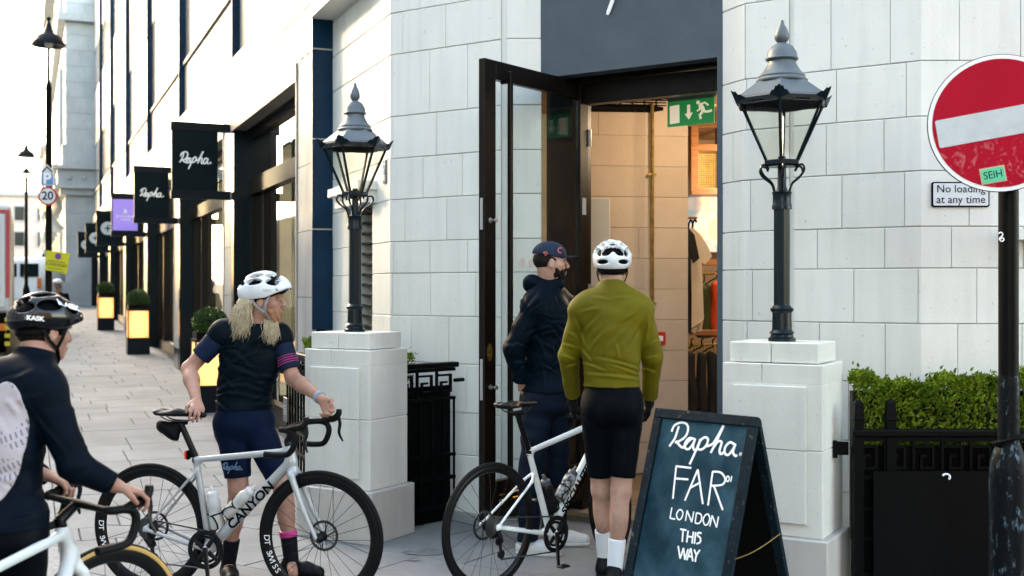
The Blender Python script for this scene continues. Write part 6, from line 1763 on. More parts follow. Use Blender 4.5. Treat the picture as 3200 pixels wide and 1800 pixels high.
def flat(c, poly, name, m_, par, off, th_=.006):
    m = MB(); m.prism(poly, c + Vector((0, -off, 0)), Vector((1, 0, 0)), UP, Vector((0, -1, 0)), th_); return m.build(name, m_, par)
px_m = YL / 2898
c = at(123, 442, YL) + Vector((0, -.06, 0)); sg = thing('parking_sign', 'small house shaped blue parking sign above the twenty limit disc', 'road sign', c)
w_, h_ = 17 * px_m, 26 * px_m
hs = [(-w_, -h_), (w_, -h_), (w_, h_ * .35), (0, h_ * 1.05), (-w_, h_ * .35)]
flat(c, hs, 'sign_plate', mat('sign_grey_white', (.60, .66, .70), .4), sg, 0)
flat(c, [(-w_ * .84, -h_ * .9), (w_ * .84, -h_ * .9), (w_ * .84, h_ * .15), (-w_ * .84, h_ * .15)], 'blue_field', mat('parking_blue', (.10, .26, .52), .4), sg, .0075)
m = MB(); put_text(m, 'P', .235, c + Vector((0, -.0155, -h_ * .36)), Vector((1, 0, 0)), UP, 1.1, .008); m.build('sign_letter', M_WHITE, sg)
m = MB(); m.tube([c + Vector((-w_ * .75, -.012, h_ * .32)), c + Vector((0, -.012, h_ * .82)), c + Vector((w_ * .75, -.012, h_ * .32))], .012, 5); m.build('roof_mark', M_SIGN, sg)
c = at(124, 494, YL) + Vector((0, -.06, 0)); sg = thing('speed_sign', 'round white twenty limit sign with a red ring on the lamp column', 'road sign', c)
fa_ = (Vector((1, 0, 0)), UP, Vector((0, -1, 0))); r_ = 24 * px_m
m = MB(); m.lathe([(0, 0), (r_, 0), (r_, .006), (0, .006)], 36, c, fa_); m.build('red_ring', mat('ring_red', (.50, .03, .04), .4), sg)
m = MB(); m.lathe([(0, .0065), (r_ * .80, .0065), (r_ * .80, .009), (0, .009)], 36, c, fa_); m.build('white_disc', mat('disc_white', (.66, .70, .73), .4), sg)
m = MB(); put_text(m, '20', .19, c + Vector((0, -.0105, 0)), Vector((1, 0, 0)), UP, 1.0, .004); m.build('numerals', M_SIGN, sg)
c = at(148, 660, YL) + Vector((0, -.07, 0)); sg = thing('yellow_notice', 'bright yellow suspension notice tied to the lamp column', 'notice', c)
q = [at(u, v, YL) + Vector((0, -.07, 0)) - c for u, v in ((117, 679), (172, 691), (181, 638), (121, 630))]
flat(c, [(p.x, p.z) for p in q], 'notice_board', mat('notice_yellow', (.56, .52, .02), .5), sg, 0)
m = MB(); m.lathe([(0, 0), (8 * px_m, 0), (8 * px_m, .003), (0, .003)], 20, at(151, 645, YL) + Vector((0, -.078, 0)), fa_); m.build('violet_roundel', mat('roundel', (.18, .04, .22), .5), sg)
m = MB(); ex_ = Vector((math.cos(.14), 0, -math.sin(.14))); ez_ = Vector((math.sin(.14), 0, math.cos(.14)))
for (v, t_, s_) in ((659, 'PARKING BAY', .045), (667, 'SUSPENDED', .066), (676, 'permit holders', .04), (683, 'until further notice', .036)): put_text(m, t_, s_, at(147 - (v - 660) * .14, v, YL) + Vector((0, -.0785, 0)), ex_, ez_)
m.build('notice_text', M_SIGN, sg)
# lorry seen from behind at the left edge
TY = 23.0
oL = at(27, 786, TY); oL.z = zg(oL.x, oL.y) - .12
LX = Vector((-SD.y * -1, SD.x * -1, 0)); LX = Vector((SD.y, -SD.x, 0)); AXL = (LX, SD, UP)
tr = thing('box_lorry', 'white box lorry with red edge trim seen from behind in the road', 'lorry', oL)
zt, zb_ = at(0, 516, TY).z - oL.z, at(0, 786, TY).z - oL.z
def lb(m, x0, x1, y0, y1, z0, z1, bev=0): m.box(oL + LX * ((x0 + x1) / 2) + SD * ((y0 + y1) / 2) + UP * ((z0 + z1) / 2), (abs(x1 - x0), abs(y1 - y0), z1 - z0), AXL, bev)
m = MB(); lb(m, -2.4, 0, 0, 6.4, zb_, zt, .05); m.build('box_body', mat('lorry_white', (.50, .54, .56), .4), tr)
for k in range(2):
    m = MB(); lb(m, -1.12 - k * 1.12, -.10 - k * 1.1, -.03, -.002, zb_ + .1, zt - .18, .01); d_ = m.build('rear_door', mat('door_white', (.56, .60, .62), .4), tr)
    for s in (-.85, -.35):
        m = MB(); m.tube([oL + LX * (s - 1.1 * k) - SD * .05 + UP * (zb_ + .14), oL + LX * (s - 1.1 * k) - SD * .05 + UP * (zt - .22)], .018, 6); m.build('lock_bar', M_STEEL, d_)
m = MB(); lb(m, -.09, -.02, -.035, -.001, zb_ + .3, zt - .1); m.build('red_trim', mat('trim_red', (.50, .04, .05), .5), tr)
m = MB(); lb(m, -2.3, -.095, -.035, -.001, zt - .16, zt - .1); m.build('red_trim', MATS['trim_red'], tr)
m = MB(); lb(m, -2.3, -.08, .05, 6.0, zb_ - .3, zb_ - .01); m.build('chassis', M_BLACK, tr)
m = MB(); lb(m, -2.35, -.03, -.08, .06, zb_ - .56, zb_ - .42); m.build('rear_bumper', M_BLACK, tr)
m = MB(); lb(m, -.36, -.08, -.06, .02, zb_ - .36, zb_ - .22); m.build('tail_light', mat('tail_orange', (.65, .14, .01), .4), tr)
for k in range(4):
    m = MB(); lb(m, -.11, -.01, -.10, -.082, zb_ - .66 + k * .16, zb_ - .58 + k * .16); m.build('hazard_stripe', mat('hazard_yellow', (.55, .44, .02), .5) if k == 0 else MATS['hazard_yellow'], tr)
m = MB(); lb(m, -2.3, -.1, 6.6, 8.4, .6, 2.7, .12); m.build('cab', MATS['lorry_white'], tr)
for x in (-2.1, -.25):
    for y in (1.3, 7.2):
        m = MB(); m.lathe([(.2, -.14), (.46, -.14), (.48, -.1), (.48, .1), (.46, .14), (.2, .14)], 24, oL + LX * x + SD * y + UP * .47, (SD, UP, LX)); m.build('wheel', M_RUBBER, tr, True)
# small white van far off
VY = 44.0; c = at(46, 760, VY); vz = zg(c.x, VY) - .1
vn = thing('white_van', 'distant white van behind the lorry near the street end', 'van', (c.x, VY, vz))
f = Field((c.x - 1.1, VY - .1, vz + .2), (c.x + 1.1, VY + 4.4, vz + 2.3), .08)
f.add(ell((c.x, VY + 2.2, vz + 1.1), (1.25, 2.9, 1.2)), .1); f.cut((0, VY + .03, 0), (0, -1, 0)); f.cut((c.x + .93, 0, 0), (1, 0, 0)); f.cut((c.x - .93, 0, 0), (-1, 0, 0)); f.cut((0, 0, vz + .34), (0, 0, -1)); f.cut((0, 0, vz + 2.02), (0, 0, 1))
f.build('van_body', M_WHITE, vn)
m = MB(); m.box((c.x - .42, VY + .0, vz + 1.5), (.7, .04, .5)); m.build('rear_window', M_GRANITE, vn); m = MB(); m.box((c.x + .42, VY + .0, vz + 1.5), (.7, .04, .5)); m.build('rear_window', M_GRANITE, vn)
for x in (-.8, .8):
    m = MB(); m.box((c.x + x, VY + .0, vz + 1.0), (.14, .05, .4)); m.build('tail_light', MATS['tail_orange'], vn)
    m = MB(); m.lathe([(.1, -.1), (.33, -.1), (.33, .1), (.1, .1)], 18, (c.x + x, VY + .8, vz + .33), (Vector((0, 1, 0)), UP, Vector((1, 0, 0)))); m.build('wheel', M_RUBBER, vn, True)
m = MB(); c2 = at(22, 700, 29)
# ------------------------------------------------------------------ people
M_SKIN = mat('skin', (.37, .205, .150), .5, spec=.25, col2=(.32, .155, .112), vscale=18, bump=.06, bscale=120, detail=5)
M_SKIN2 = mat('skin_tanned', (.42, .255, .195), .5, spec=.25, col2=(.36, .19, .142), vscale=18, bump=.06, bscale=120, detail=5)
M_EYE = mat('eye', (.14, .13, .125), .5)
M_IRIS = mat('iris', (.05, .04, .03), .2)
def cloth(name, col, rough=.75, col2=None, bs=22, b=.55, spec=.12, sheen=.0, stretch=(1.0, 1.0, .55)):
    """woven cloth: fine weave plus ridged, slanting creases"""
    m = mat(name, col, rough, spec=spec, col2=col2, vscale=3.5, sheen=sheen)
    t = m.node_tree; p = t.nodes['Principled BSDF']; g = t.nodes.new('ShaderNodeNewGeometry')
    mp = t.nodes.new('ShaderNodeMapping'); mp.inputs['Scale'].default_value = stretch; mp.inputs['Rotation'].default_value = (.3, .75, .2)
    t.links.new(g.outputs['Position'], mp.inputs[0])
    n = t.nodes.new('ShaderNodeTexNoise'); n.noise_type = 'RIDGED_MULTIFRACTAL'; n.inputs['Scale'].default_value = bs * .5; n.inputs['Detail'].default_value = 2.5; n.inputs['Roughness'].default_value = .45; n.inputs['Distortion'].default_value = .5
    n2 = t.nodes.new('ShaderNodeTexNoise'); n2.inputs['Scale'].default_value = 2.5
    t.links.new(mp.outputs[0], n.inputs[0]); t.links.new(g.outputs['Position'], n2.inputs[0])
    mu = t.nodes.new('ShaderNodeMath'); mu.operation = 'MULTIPLY'; t.links.new(n.outputs['Fac'], mu.inputs[0]); t.links.new(n2.outputs['Fac'], mu.inputs[1])
    bp = t.nodes.new('ShaderNodeBump'); bp.inputs['Strength'].default_value = b; bp.inputs['Distance'].default_value = .012
    t.links.new(mu.outputs[0], bp.inputs['Height']); t.links.new(bp.outputs[0], p.inputs['Normal'])
    return m
M_HELW = mat('helmet_white', (.60, .64, .66), .25, spec=.4, coat=.2)
M_HELB = mat('helmet_black', (.0014, .0020, .0032), .14, spec=.35, coat=.2)
M_LINER = mat('helmet_liner', (.001, .0014, .002), .8, spec=.06)
M_STRAPG = mat('strap_grey', (.24, .25, .27), .7)
M_STRAPB = mat('strap_black', (.002, .0025, .003), .7, spec=.1)
M_SHOE = mat('black_shoe', (.002, .0028, .0036), .5, spec=.15, bump=.1, bscale=80)
M_WSHOE = mat('white_shoe', (.58, .60, .61), .6, bump=.2, bscale=90)
M_SOLE = mat('pale_sole', (.55, .55, .53), .6)
M_GLOVE = mat('black_glove', (.0014, .002, .0026), .6, spec=.12, bump=.3, bscale=80)

def basis(fwd, up):
    fwd = Vector(fwd).normalized(); r = fwd.cross(Vector(up)).normalized(); u = r.cross(fwd).normalized()
    return r, fwd, u
def head_prims(f, c, fwd, up, neck, s=1.0, beard=False):
    r, d, u = basis(fwd, up); ax = (r, d, u); P = lambda x, y, z: Vector(c) + (r * x + d * y + u * z) * s
    E = lambda p, q: ell(P(*p), [k * s for k in q], ax)
    f.add(cone(P(0, -.030, -.03), neck, .055 * s, .060 * s), .03)
    f.add(E((0, -.012, .042), (.073, .094, .078)), .03); f.add(E((0, .030, -.038), (.056, .062, .060)), .04)
    f.add(E((0, .070, -.088), (.024, .020, .018)), .03)
    for q in (-1, 1):
        f.add(E((q * .044, .056, -.014), (.020, .022, .020)), .025)
        f.add(E((q * .077, -.006, -.006), (.009, .021, .031)), .008); f.sub(E((q * .088, .0, -.004), (.008, .011, .016)), .006)
        f.add(E((q * .030, .083, .030), (.020, .012, .008)), .012)
        f.sub(E((q * .031, .098, .010), (.014, .012, .008)), .010)
    f.add(cone(P(0, .092, .016), P(0, .112, -.018), .008 * s, .0110 * s), .010); f.add(E((0, .104, -.024), (.0155, .010, .008)), .008)
    f.add(E((0, .094, -.054), (.022, .010, .007)), .008); f.add(E((0, .091, -.067), (.018, .010, .007)), .008); f.sub(E((0, .106, -.0605), (.018, .010, .0022)), .004)
    return P, ax
def eyes(par, P, ax, s=1.0):
    for q in (-1, 1):
        c = P(q * .031, .0735, .010); m = MB(); m.ball(c, .0118 * s, 10, 8); e = m.build('eye', M_EYE, par, True)
        m = MB(); m.ball(P(q * .0315, .0815, .010), .0050 * s, 8, 6); m.build('iris', M_IRIS, e, True)
def hand(f, w, d, n, curl, side, sc=1.0, spread=.10, thumb=(.5, .5), r0=.0088):
    """w wrist, d along the palm, n where the palm faces, side: thumb side along d x n"""
    w, d, n = Vector(w), Vector(d).normalized(), Vector(n); n = (n - d * n.dot(d)).normalized(); t = d.cross(n) * side
    kn = []
    for i in range(4):
        x = .029 - .0195 * i; k = w + (d * (.088 - (.004, 0, .004, .012)[i]) + t * x) * sc; kn.append(k)
        f.add(cone(w + (d * .012 + t * x * .6) * sc, k, .0145 * sc, .0115 * sc), .012)
    for i in range(4):
        L = (.074, .082, .076, .060)[i] * sc; a = 0; p = kn[i]; base = (d + t * (spread * (1.5 - i) / 1.5)).normalized()
        for j, (fr_, c_) in enumerate(zip((.46, .30, .24), curl)):
            a += c_ + .06 * (i - 1.5) * (1 if j == 0 else 0)
            q = p + (base * math.cos(a) + n * math.sin(a)) * L * fr_
            f.add(cone(p, q, (r0, r0 * .93, r0 * .85)[j] * sc, (r0 * .93, r0 * .85, r0 * .75)[j] * sc), .0035); p = q
    p = w + (d * .025 + t * .026) * sc; q = p + (d * .7 + t * .75 + n * thumb[0]).normalized() * .040 * sc
    f.add(cone(w + (d * .012 + t * .012) * sc, p, .015 * sc, .014 * sc), .012); f.add(cone(p, q, .0135 * sc, .0105 * sc), .008)
    q2 = q + (d * .8 + t * (.35 - thumb[1]) + n * thumb[1]).normalized() * .034 * sc
    f.add(cone(q, q2, .0102 * sc, .0082 * sc), .004)
    return kn
def arm(f, s, e, w, o=0.0, k=.02, sc=1.0):
    f.add(cone(s, e, .050 * sc + o, .040 * sc + o), k); f.add(cone(e, e.lerp(w, .35), .041 * sc + o, .042 * sc + o), k); f.add(cone(e.lerp(w, .3), w, .041 * sc + o, .026 * sc + o), k)
def leg(f, h, kn, a, bk, o=0.0, k=.03, sc=1.0):
    f.add(cone(h, kn, .083 * sc + o, .054 * sc + o), k); f.add(cone(kn, a, .049 * sc + o, .033 * sc + o), k)
    f.add(ell(kn.lerp(a, .30) + Vector(bk) * .018, (.047 * sc + o, .047 * sc + o, .115)), .03)
def torso(f, J, o=0.0, w=1.0, k=.06):
    ax = basis(J['bf'], UP); ax = (ax[0], ax[1], ax[2])
    f.add(ell(J['chest'], (.165 * w + o, .112 * w + o, .19 + o), ax), k); f.add(ell(J['waist'], (.142 * w + o, .103 * w + o, .17 + o), ax), k); f.add(ell(J['pelvis'], (.165 * w + o, .118 * w + o, .13 + o), ax), k)
    f.add(cone(J['shL'], J['shR'], .056 + o, .056 + o), k); f.add(cone(J['neck'] - UP * .03, J['shL'].lerp(J['neck'], .35), .045 + o, .048 + o), k); f.add(cone(J['neck'] - UP * .03, J['shR'].lerp(J['neck'], .35), .045 + o, .048 + o), k)
    for q in (-1, 1): f.add(ell(J['pelvis'] - ax[1] * .045 + ax[0] * (q * .070) - UP * .05, (.078 * w + o, .080 * w + o, .085 + o), ax), .05)
def bounds(pts, pad):
    a = np.array([tuple(p) for p in pts]); return a.min(0) - pad, a.max(0) + pad
def helmet(par, P, ax, mt, pitch=0.0, hs=1.0, eps=0.0, h=.0042, name='helmet', rear=(), vent=.0185, rows=(-64, -38, -13, 13, 38, 64)):
    r, d0, u0 = ax; ca, sa = math.cos(pitch), math.sin(pitch); d = d0 * ca + u0 * sa; u = u0 * ca - d0 * sa
    o = P(0, 0, .035 * hs); Q = lambda x, y, z: o + (r * x + d * y + u * z) * hs; A = (r, d, u); E_ = lambda c_, r_, a_: ell(c_, [q_ * hs for q_ in r_], a_)
    f = Field(o - Vector((.19, .19, .12)), o + Vector((.19, .19, .19)), h)
    f.add(E_(Q(0, -.004, .030), (.107, .142, .104), A), 0); f.add(E_(Q(0, -.09, .010), (.080, .06, .058), A), .03); f.add(E_(Q(0, .10, .030), (.075, .045, .050), A), .03)
    f.sub(E_(Q(0, -.004, .004), (.089, .121, .098), A), .004)
    n = (-u + d * .10).normalized(); f.cut(Q(0, 0, -.020), tuple(n)); f.cut(Q(0, .08, .006), tuple((-u + d * .42).normalized()))
    for th_ in rows:
        a = math.radians(th_); 
        lat = r * math.cos(a) - u * math.sin(a); rad = r * math.sin(a) + u * math.cos(a)
        for (y, L) in ((.066, .048), (-.038, .050), (-.120, .034)):
            if abs(th_) > 50 and y > .05: L = .036
            k = math.sqrt(max(0.05, 1 - (y / .145) ** 2))
            c = Q(.106 * k * math.sin(a), y, .030 + .102 * k * math.cos(a))
            tilt = (d - rad * (-y * .9 / .142)).normalized() if False else (d + rad * (-y / .142) * .75).normalized()
            rd = rad - tilt * rad.dot(tilt); rd.normalize(); lt = tilt.cross(rd)
            f.sub(ell(c, (vent * hs * (1.0 if y > -.1 else .85), L * hs, .05), (lt, tilt, rd)), .005)
    for (x, z, rx, rz) in rear: f.sub(E_(Q(x, -.12, z), (rx, .07, rz), A), .006)
    hm = f.build(name, mt, par)
    f = Field(o - Vector((.17, .17, .10)), o + Vector((.17, .17, .17)), .006)
    f.add(E_(Q(0, -.004, .010), (.092, .125, .098), A), 0); f.cut(Q(0, 0, -.028), tuple(n)); f.cut(Q(0, .08, .0), tuple((-u + d * .42).normalized()))
    f.build('liner', M_LINER, hm)
    m = MB(); m.tube(catmull([Q(.076, -.01, -.03), Q(.066, -.07, -.045), Q(0, -.112, -.05), Q(-.066, -.07, -.045), Q(-.076, -.01, -.03)], 5), .010, 6, flat=.4, up=None); m.build('cradle', M_LINER, hm, True)
    return hm, Q
def straps(par, P, mt):
    for q in (-1, 1):
        for y in (.048, -.062):
            m = MB(); m.tube(catmull([P(q * .078, y, .035), P(q * .082, y * .55 + .004, -.02), P(q * .066, .022, -.062)], 4), .0075, 6, flat=.3, up=P(q * 1, 0, 0) - P(0, 0, 0)); m.build('strap', mt, par, True)
    m = MB(); m.tube(catmull([P(.068, .020, -.055), P(.045, .045, -.100), P(0, .060, -.118), P(-.045, .045, -.100), P(-.068, .020, -.055)], 4), .008, 6, flat=.4); m.build('strap', mt, par, True)
def strands(par, name, mt, roots, flow, n, L, r, wav, seed):
    """locks of hair: bundles of wavy tapered tubes from roots (list of points) along flow(p)"""
    rr = random.Random(seed); m = MB()
    for i in range(n):
        k = rr.random() * (len(roots) - 1); j = int(k); p = Vector(roots[j]).lerp(Vector(roots[j + 1]), k - j) + Vector([rr.gauss(0, .008) for _ in range(3)])
        d = flow(p, rr); ph, ph2 = rr.uniform(0, 6.3), rr.uniform(0, 6.3); ll = L * rr.uniform(.65, 1.08); P = []; N_ = 9
        for s in range(N_):
            t = s / (N_ - 1); q = p + d * (ll * t) - UP * (.3 * ll * t * t)
            q = q + Vector((math.sin(ph + 7 * t + 60 * p.x), math.sin(ph2 + 8 * t), .3 * math.sin(ph + 9 * t))) * wav * t
            P.append(q)
        m.tube(P, [r * (1.0 - .72 * (s / (N_ - 1)) ** 1.5) for s in range(N_)], 5)
    o = m.build(name, mt, par, 'all'); tag(o, kind='stuff'); return o
def shoe(par, ank, toe_dir, zg_, L=.285, mt=None, sole=None, w=.043):
    d = Vector(toe_dir); d.z = 0; d.normalize(); h = Vector((ank.x, ank.y, zg_)) - d * .055
    f = Field(*[Vector(k) for k in bounds([h - d * .06, h + d * (L + .03), h + UP * .14], .09)], .0055)
    f.add(cone(h + d * .03 + UP * .05, h + d * .05 + UP * .105, .042, .040), .02); f.add(cone(h + d * .02 + UP * .042, h + d * .14 + UP * .045, .040, w), .03); f.add(cone(h + d * .14 + UP * .048, h + d * (L - .07) + UP * .036, w, w * .86), .03)
    f.cut((0, 0, zg_ + .012), (0, 0, -1)); s = f.build('shoe', mt or M_SHOE, par)
    f = Field(*[Vector(k) for k in bounds([h - d * .06, h + d * (L + .03), h + UP * .03], .08)], .0055)
    f.add(cone(h + d * .02 + UP * .02, h + d * .14 + UP * .02, .044, w + .003), .02); f.add(cone(h + d * .14 + UP * .02, h + d * (L - .07) + UP * .02, w + .003, w * .9), .03); f.cut((0, 0, zg_ + .022), (0, 0, 1)); f.cut((0, 0, zg_ + .002), (0, 0, -1)); f.build('sole', sole or M_SHOE, s)
    return s
WR = [(14, 3, 60, 0.0), (-25, 9, 48, 1.1), (38, -20, 34, 2.3), (5, 30, -52, 4.0)]

# ---- blond cyclist behind the silver bicycle
hoodA = SA @ Vector((N['CL'][0] + .115, .204, N['CL'][1] + .03))
J = dict(bf=Vector((.30, -.95, 0)), neck=at(648, 826, 6.44), chest=at(630, 905, 6.46), waist=at(613, 985, 6.46), pelvis=at(614, 1062, 6.46), shR=at(561, 838, 6.40), shL=at(702, 846, 6.50),
         elR=at(475, 928, 6.39), wrR=at(489, 1014, 6.20), elL=at(737, 952, 6.44), wrL=hoodA + Vector((-.055, .03, .085)), hipR=at(588, 1080, 6.45), hipL=at(648, 1080, 6.47), knR=at(600, 1232, 6.42), knL=at(712, 1222, 6.42), anR=at(575, 1416, 6.50), anL=at(733, 1410, 6.42))
hc = at(667, 757, 6.42); hf = Vector((.985, -.10, -.04)); 
def make_body(name_label, J, hc, hf, hup, mt, h, hands, o=-.004, sc=1.0, hs=1.0, lw=1.0):
    pts = [v for k, v in J.items() if k != 'bf'] + [hc + UP * .14, J['anL'] - UP * .09, J['anR'] - UP * .09]
    lo, hi = bounds(pts, .16); lo[2] += .06
    f = Field(lo, hi, h)
    torso(f, J, o); arm(f, J['shL'], J['elL'], J['wrL']); arm(f, J['shR'], J['elR'], J['wrR'])
    bk = -J['bf']
    leg(f, J['hipL'], J['knL'], J['anL'], bk, sc=lw); leg(f, J['hipR'], J['knR'], J['anR'], bk, sc=lw)
    for q in ('L', 'R'): f.add(cone(J['an' + q] - UP * .02, J['an' + q] - UP * .05 + J['bf'] * .10, .032, .026), .02)
    P, ax = head_prims(f, hc, hf, hup, J['neck'], hs)
    for hd in hands: hand(f, *hd[:6], **(hd[6] if len(hd) > 6 else {}))
    b = f.build('person', mt); tag(b, name_label, 'person')
    eyes(b, P, ax, hs)
    return b, P, ax
hdR = (J['wrR'], Vector((.10, -.18, -.9)), Vector((.25, .95, -.2)), (.65, .75, .5), 1)
palm = (hoodA - J['wrL'])
# palm lies on top of the saddle nose, fingers hanging over the near side
sadN = BA @ Vector((N['SP'][0] + .115, 0, N['SP'][1] + .035))
J['wrR'] = sadN + Vector((-.035, .065, .055))
hdR = (J['wrR'], Vector((.25, -.80, -.30)), Vector((-.25, -.1, -1)), (.55, .75, .45), -1, 1.0)
hdL = (J['wrL'], palm + Vector((0, -.02, .005)), Vector((.2, -.75, -.5)), (.75, .85, .6), -1, 1.0)
blond, P, ax = make_body('cyclist with long blond hair, white helmet and navy kit holding a silver bicycle', J, hc, hf, UP, M_SKIN, .0058, [hdR, hdL])
def clothes_top(par, name, J, mt, o, hem, sl, amp=.010, h=.0075, collar=.06, wr=WR, w=1.0, sleeve_o=.012, cr=None, sk=.03):
    """torso garment to a hem height with sleeves: sl = (fraction along the upper arm, None) or 'long'"""
    pts = [J[k] for k in ('shL', 'shR', 'neck', 'waist', 'pelvis', 'chest')] + ([J[k] for k in ('elL', 'elR', 'wrL', 'wrR')] if sl == 'long' else [J['elL'], J['elR']])
    lo, hi = bounds(pts, .24); f = Field(lo, hi, h)
    torso(f, J, o, w); f.add(cone(J['neck'] - UP * .05, J['neck'] + UP * collar * .6, .078, .067), .02)
    f.cut((0, 0, hem), (0, 0, -1)); f.cut(J['neck'] + UP * collar * .75, tuple((UP + J['bf'] * .25).normalized()))
    for q in ('L', 'R'):
        s, e, w_ = J['sh' + q], J['el' + q], J['wr' + q]
        if sl == 'long':
            f.add(cone(s, e, .060 + sleeve_o, .050 + sleeve_o), sk); e2 = e.lerp(w_, .95); dd = (w_ - e).normalized()
            f.add(cone(e, w_.lerp(e, -.1), .050 + sleeve_o, .034 + sleeve_o * .7, [(e2, tuple(dd))]), sk)
        else:
            e2 = s.lerp(e, sl); dd = (e - s).normalized()
            f.add(cone(s, s.lerp(e, sl + .2), .057 + sleeve_o, .048 + sleeve_o, [(e2, tuple(dd))]), .03)
    if amp: f.wrinkle(amp, wr)
    if cr: f.creases(cr)
    return f.build(name, mt, par)
def rand_creases(x0, x1, z0, z1, n, ang, amp, wd, ln, seed):
    r = random.Random(seed); L = []
    for _ in range(n):
        x, z = r.uniform(x0, x1), r.uniform(z0, z1); a = math.radians(r.choice(ang) + r.gauss(0, 14)); l = ln * r.uniform(.5, 1.3) / 2
        L.append((x - l * math.cos(a), z - l * math.sin(a), x + l * math.cos(a), z + l * math.sin(a), amp * r.uniform(.5, 1.2), wd * r.uniform(.8, 1.3)))
    return L
def box_of(u0, u1, v0, v1, Y): a, b = at(u0, v1, Y), at(u1, v0, Y); return a.x, b.x, a.z, b.z
def sleeve(par, name, s, e, t0, t1, r0, r1, mt, h=.005):
    f = Field(*bounds([s, e], .12), h); d = (e - s).normalized()
    f.add(cone(s.lerp(e, t0 - .15), s.lerp(e, t1 + .15), r0, r1, [(s.lerp(e, t1), tuple(d)), (s.lerp(e, t0), tuple(-d))]), 0); return f.build(name, mt, par)
def shorts(par, J, mt, o, top, fr_, h=.007, amp=.003, name='shorts', k=.04, lw=1.0, tw=.97):
    f = Field(*bounds([J[q] for q in ('pelvis', 'hipL', 'hipR', 'knL', 'knR', 'waist')], .2), h); torso(f, J, o, tw); f.cut((0, 0, top), (0, 0, 1)); f.cut((0, 0, J['hipL'].z - .08), (0, 0, -1))
    for q in ('L', 'R'):
        a, b = J['hip' + q], J['kn' + q]; e = a.lerp(b, fr_); d = (b - a).normalized()
        f.add(cone(a, b, .088 * lw + o, .058 * lw + o, [(e, tuple(d))]), k)
    if amp: f.wrinkle(amp, WR)
    return f.build(name, mt, par)
def sock(par, a, kn, fr_, mt, o=.006, h=.005, z0=0.0, f0=0.0):
    f = Field(*bounds([a - UP * .06, kn], .09), h); d = (kn - a).normalized()
    f.add(cone(a - d * .06, kn, .032 + o, .053 + o, [(a.lerp(kn, fr_), tuple(d)), (a.lerp(kn, f0) if f0 else a - d * .055, tuple(-d))]), 0); return f.build('sock', mt, par)
M_VEST = cloth('dark_gilet', (.0012, .0056, .0095), .5, (.0009, .0040, .007), 16, .8, spec=.04)
M_NAVY = cloth('navy_jersey', (.003, .0125, .036), .7, (.002, .008, .025), 22, .4)
M_NAVYS = cloth('navy_shorts', (.0026, .0092, .028), .55, (.0018, .0065, .020), 22, .35, spec=.04)
hem = at(600, 1030, 6.46).z
clothes_top(blond, 'gilet', J, M_VEST, .014, hem, .22, amp=.003, cr=rand_creases(*box_of(545, 690, 850, 1025, 6.4), 40, (12, -18, 38, -35), .009, .0085, .14, 3), w=.96)
for q in ('L', 'R'):
    sl_ = sleeve(blond, 'sleeve', J['sh' + q], J['el' + q], .12, .80 if q == 'L' else .66, .066, .056, M_NAVY)
    if q == 'L':
        for k in range(4): sleeve(sl_, 'pink_stripe', J['shL'], J['elL'], .50 + k * .052, .518 + k * .052, .0625, .0618, M_PINK, .0035)
    else:
        m = MB(); c = J['shR'].lerp(J['elR'], .45) + Vector((-.02, -.062, .02)); 
sh_ = shorts(blond, J, M_NAVYS, .010, hem + .03, .80, k=.014)
m = MB(); script_logo(m, at(558, 1182, 6.285), Vector((1, .05, 0)).normalized(), UP, Vector((.05, -1, 0)), .11, .03, .2); m.build('shorts_lettering', mat('dull_blue_print', (.06, .12, .20), .6), sh_, True)
m = MB(); zp = [at(650 + i * .6, 835 + i * 12, 6.325) for i in range(16)]; m.tube([p + Vector((0, -.012 if 2 < i < 12 else 0, 0)) for i, p in enumerate(zp)], .0025, 4)
m.build('zip', M_STRAPB, blond)
for q, td in (('R', (.35, -1, 0)), ('L', (1, -.25, 0))):
    zg_ = 0.0; k_ = sock(blond, J['an' + q], J['kn' + q], .40 if q == 'L' else .33, cloth('black_sock' + q, (.005, .006, .010), .8))
    (sock(k_, J['an' + q], J['kn' + q], .405, M_PINK, .0085, f0=.32) if q == 'L' else None); shoe(blond, J['an' + q], td, J['an' + q].z - .095)
hm, Q = helmet(blond, P, ax, M_HELW, pitch=.06)
straps(blond, P, M_STRAPG)
m = MB()
V = []; nlen = 12
for i in range(nlen + 1):
    a = math.radians(-62 + 124 * i / nlen); V += [Q(.098 * math.sin(a), .035 + .112 * math.cos(a), .022), Q(.090 * math.sin(a), .030 + .098 * math.cos(a), .075)]
m.add(V + [v + UP * .0 + (v - Q(0, 0, .04)) * .02 for v in V], [(2 * i, 2 * i + 2, 2 * i + 3, 2 * i + 1) for i in range(nlen)] + [(2 * nlen + 2 + 2 * i + 1, 2 * nlen + 2 + 2 * i + 3, 2 * nlen + 2 + 2 * i + 2, 2 * nlen + 2 + 2 * i) for i in range(nlen)]); m.build('sunglasses', mat('dark_lens', (.005, .012, .03), .08, spec=.7), hm, True)
m = MB(); put_text(m, 'GIRO', .020, Q(.1065, .045, .022), ax[1], UP); m.build('helmet_lettering', M_STRAPG, hm)
M_BLOND = mat('blond_hair', (.56, .485, .35), .5, col2=(.40, .32, .20), vscale=45, spec=.25, bump=.5, bscale=120)
M_BEARD = mat('sandy_beard', (.34, .19, .11), .6, col2=(.24, .115, .06), vscale=60, spec=.15, bump=.6, bscale=160)
f = Field(hc - Vector((.24, .2, .30)), hc + Vector((.2, .2, .08)), .006)
f.add(cone(P(.038, -.085, -.01), P(.045, -.145, -.16), .044, .030), .03); f.add(cone(P(0, -.10, -.02), P(.01, -.155, -.16), .050, .032), .03); f.add(cone(P(-.05, -.07, -.02), P(-.04, -.12, -.15), .040, .028), .03)
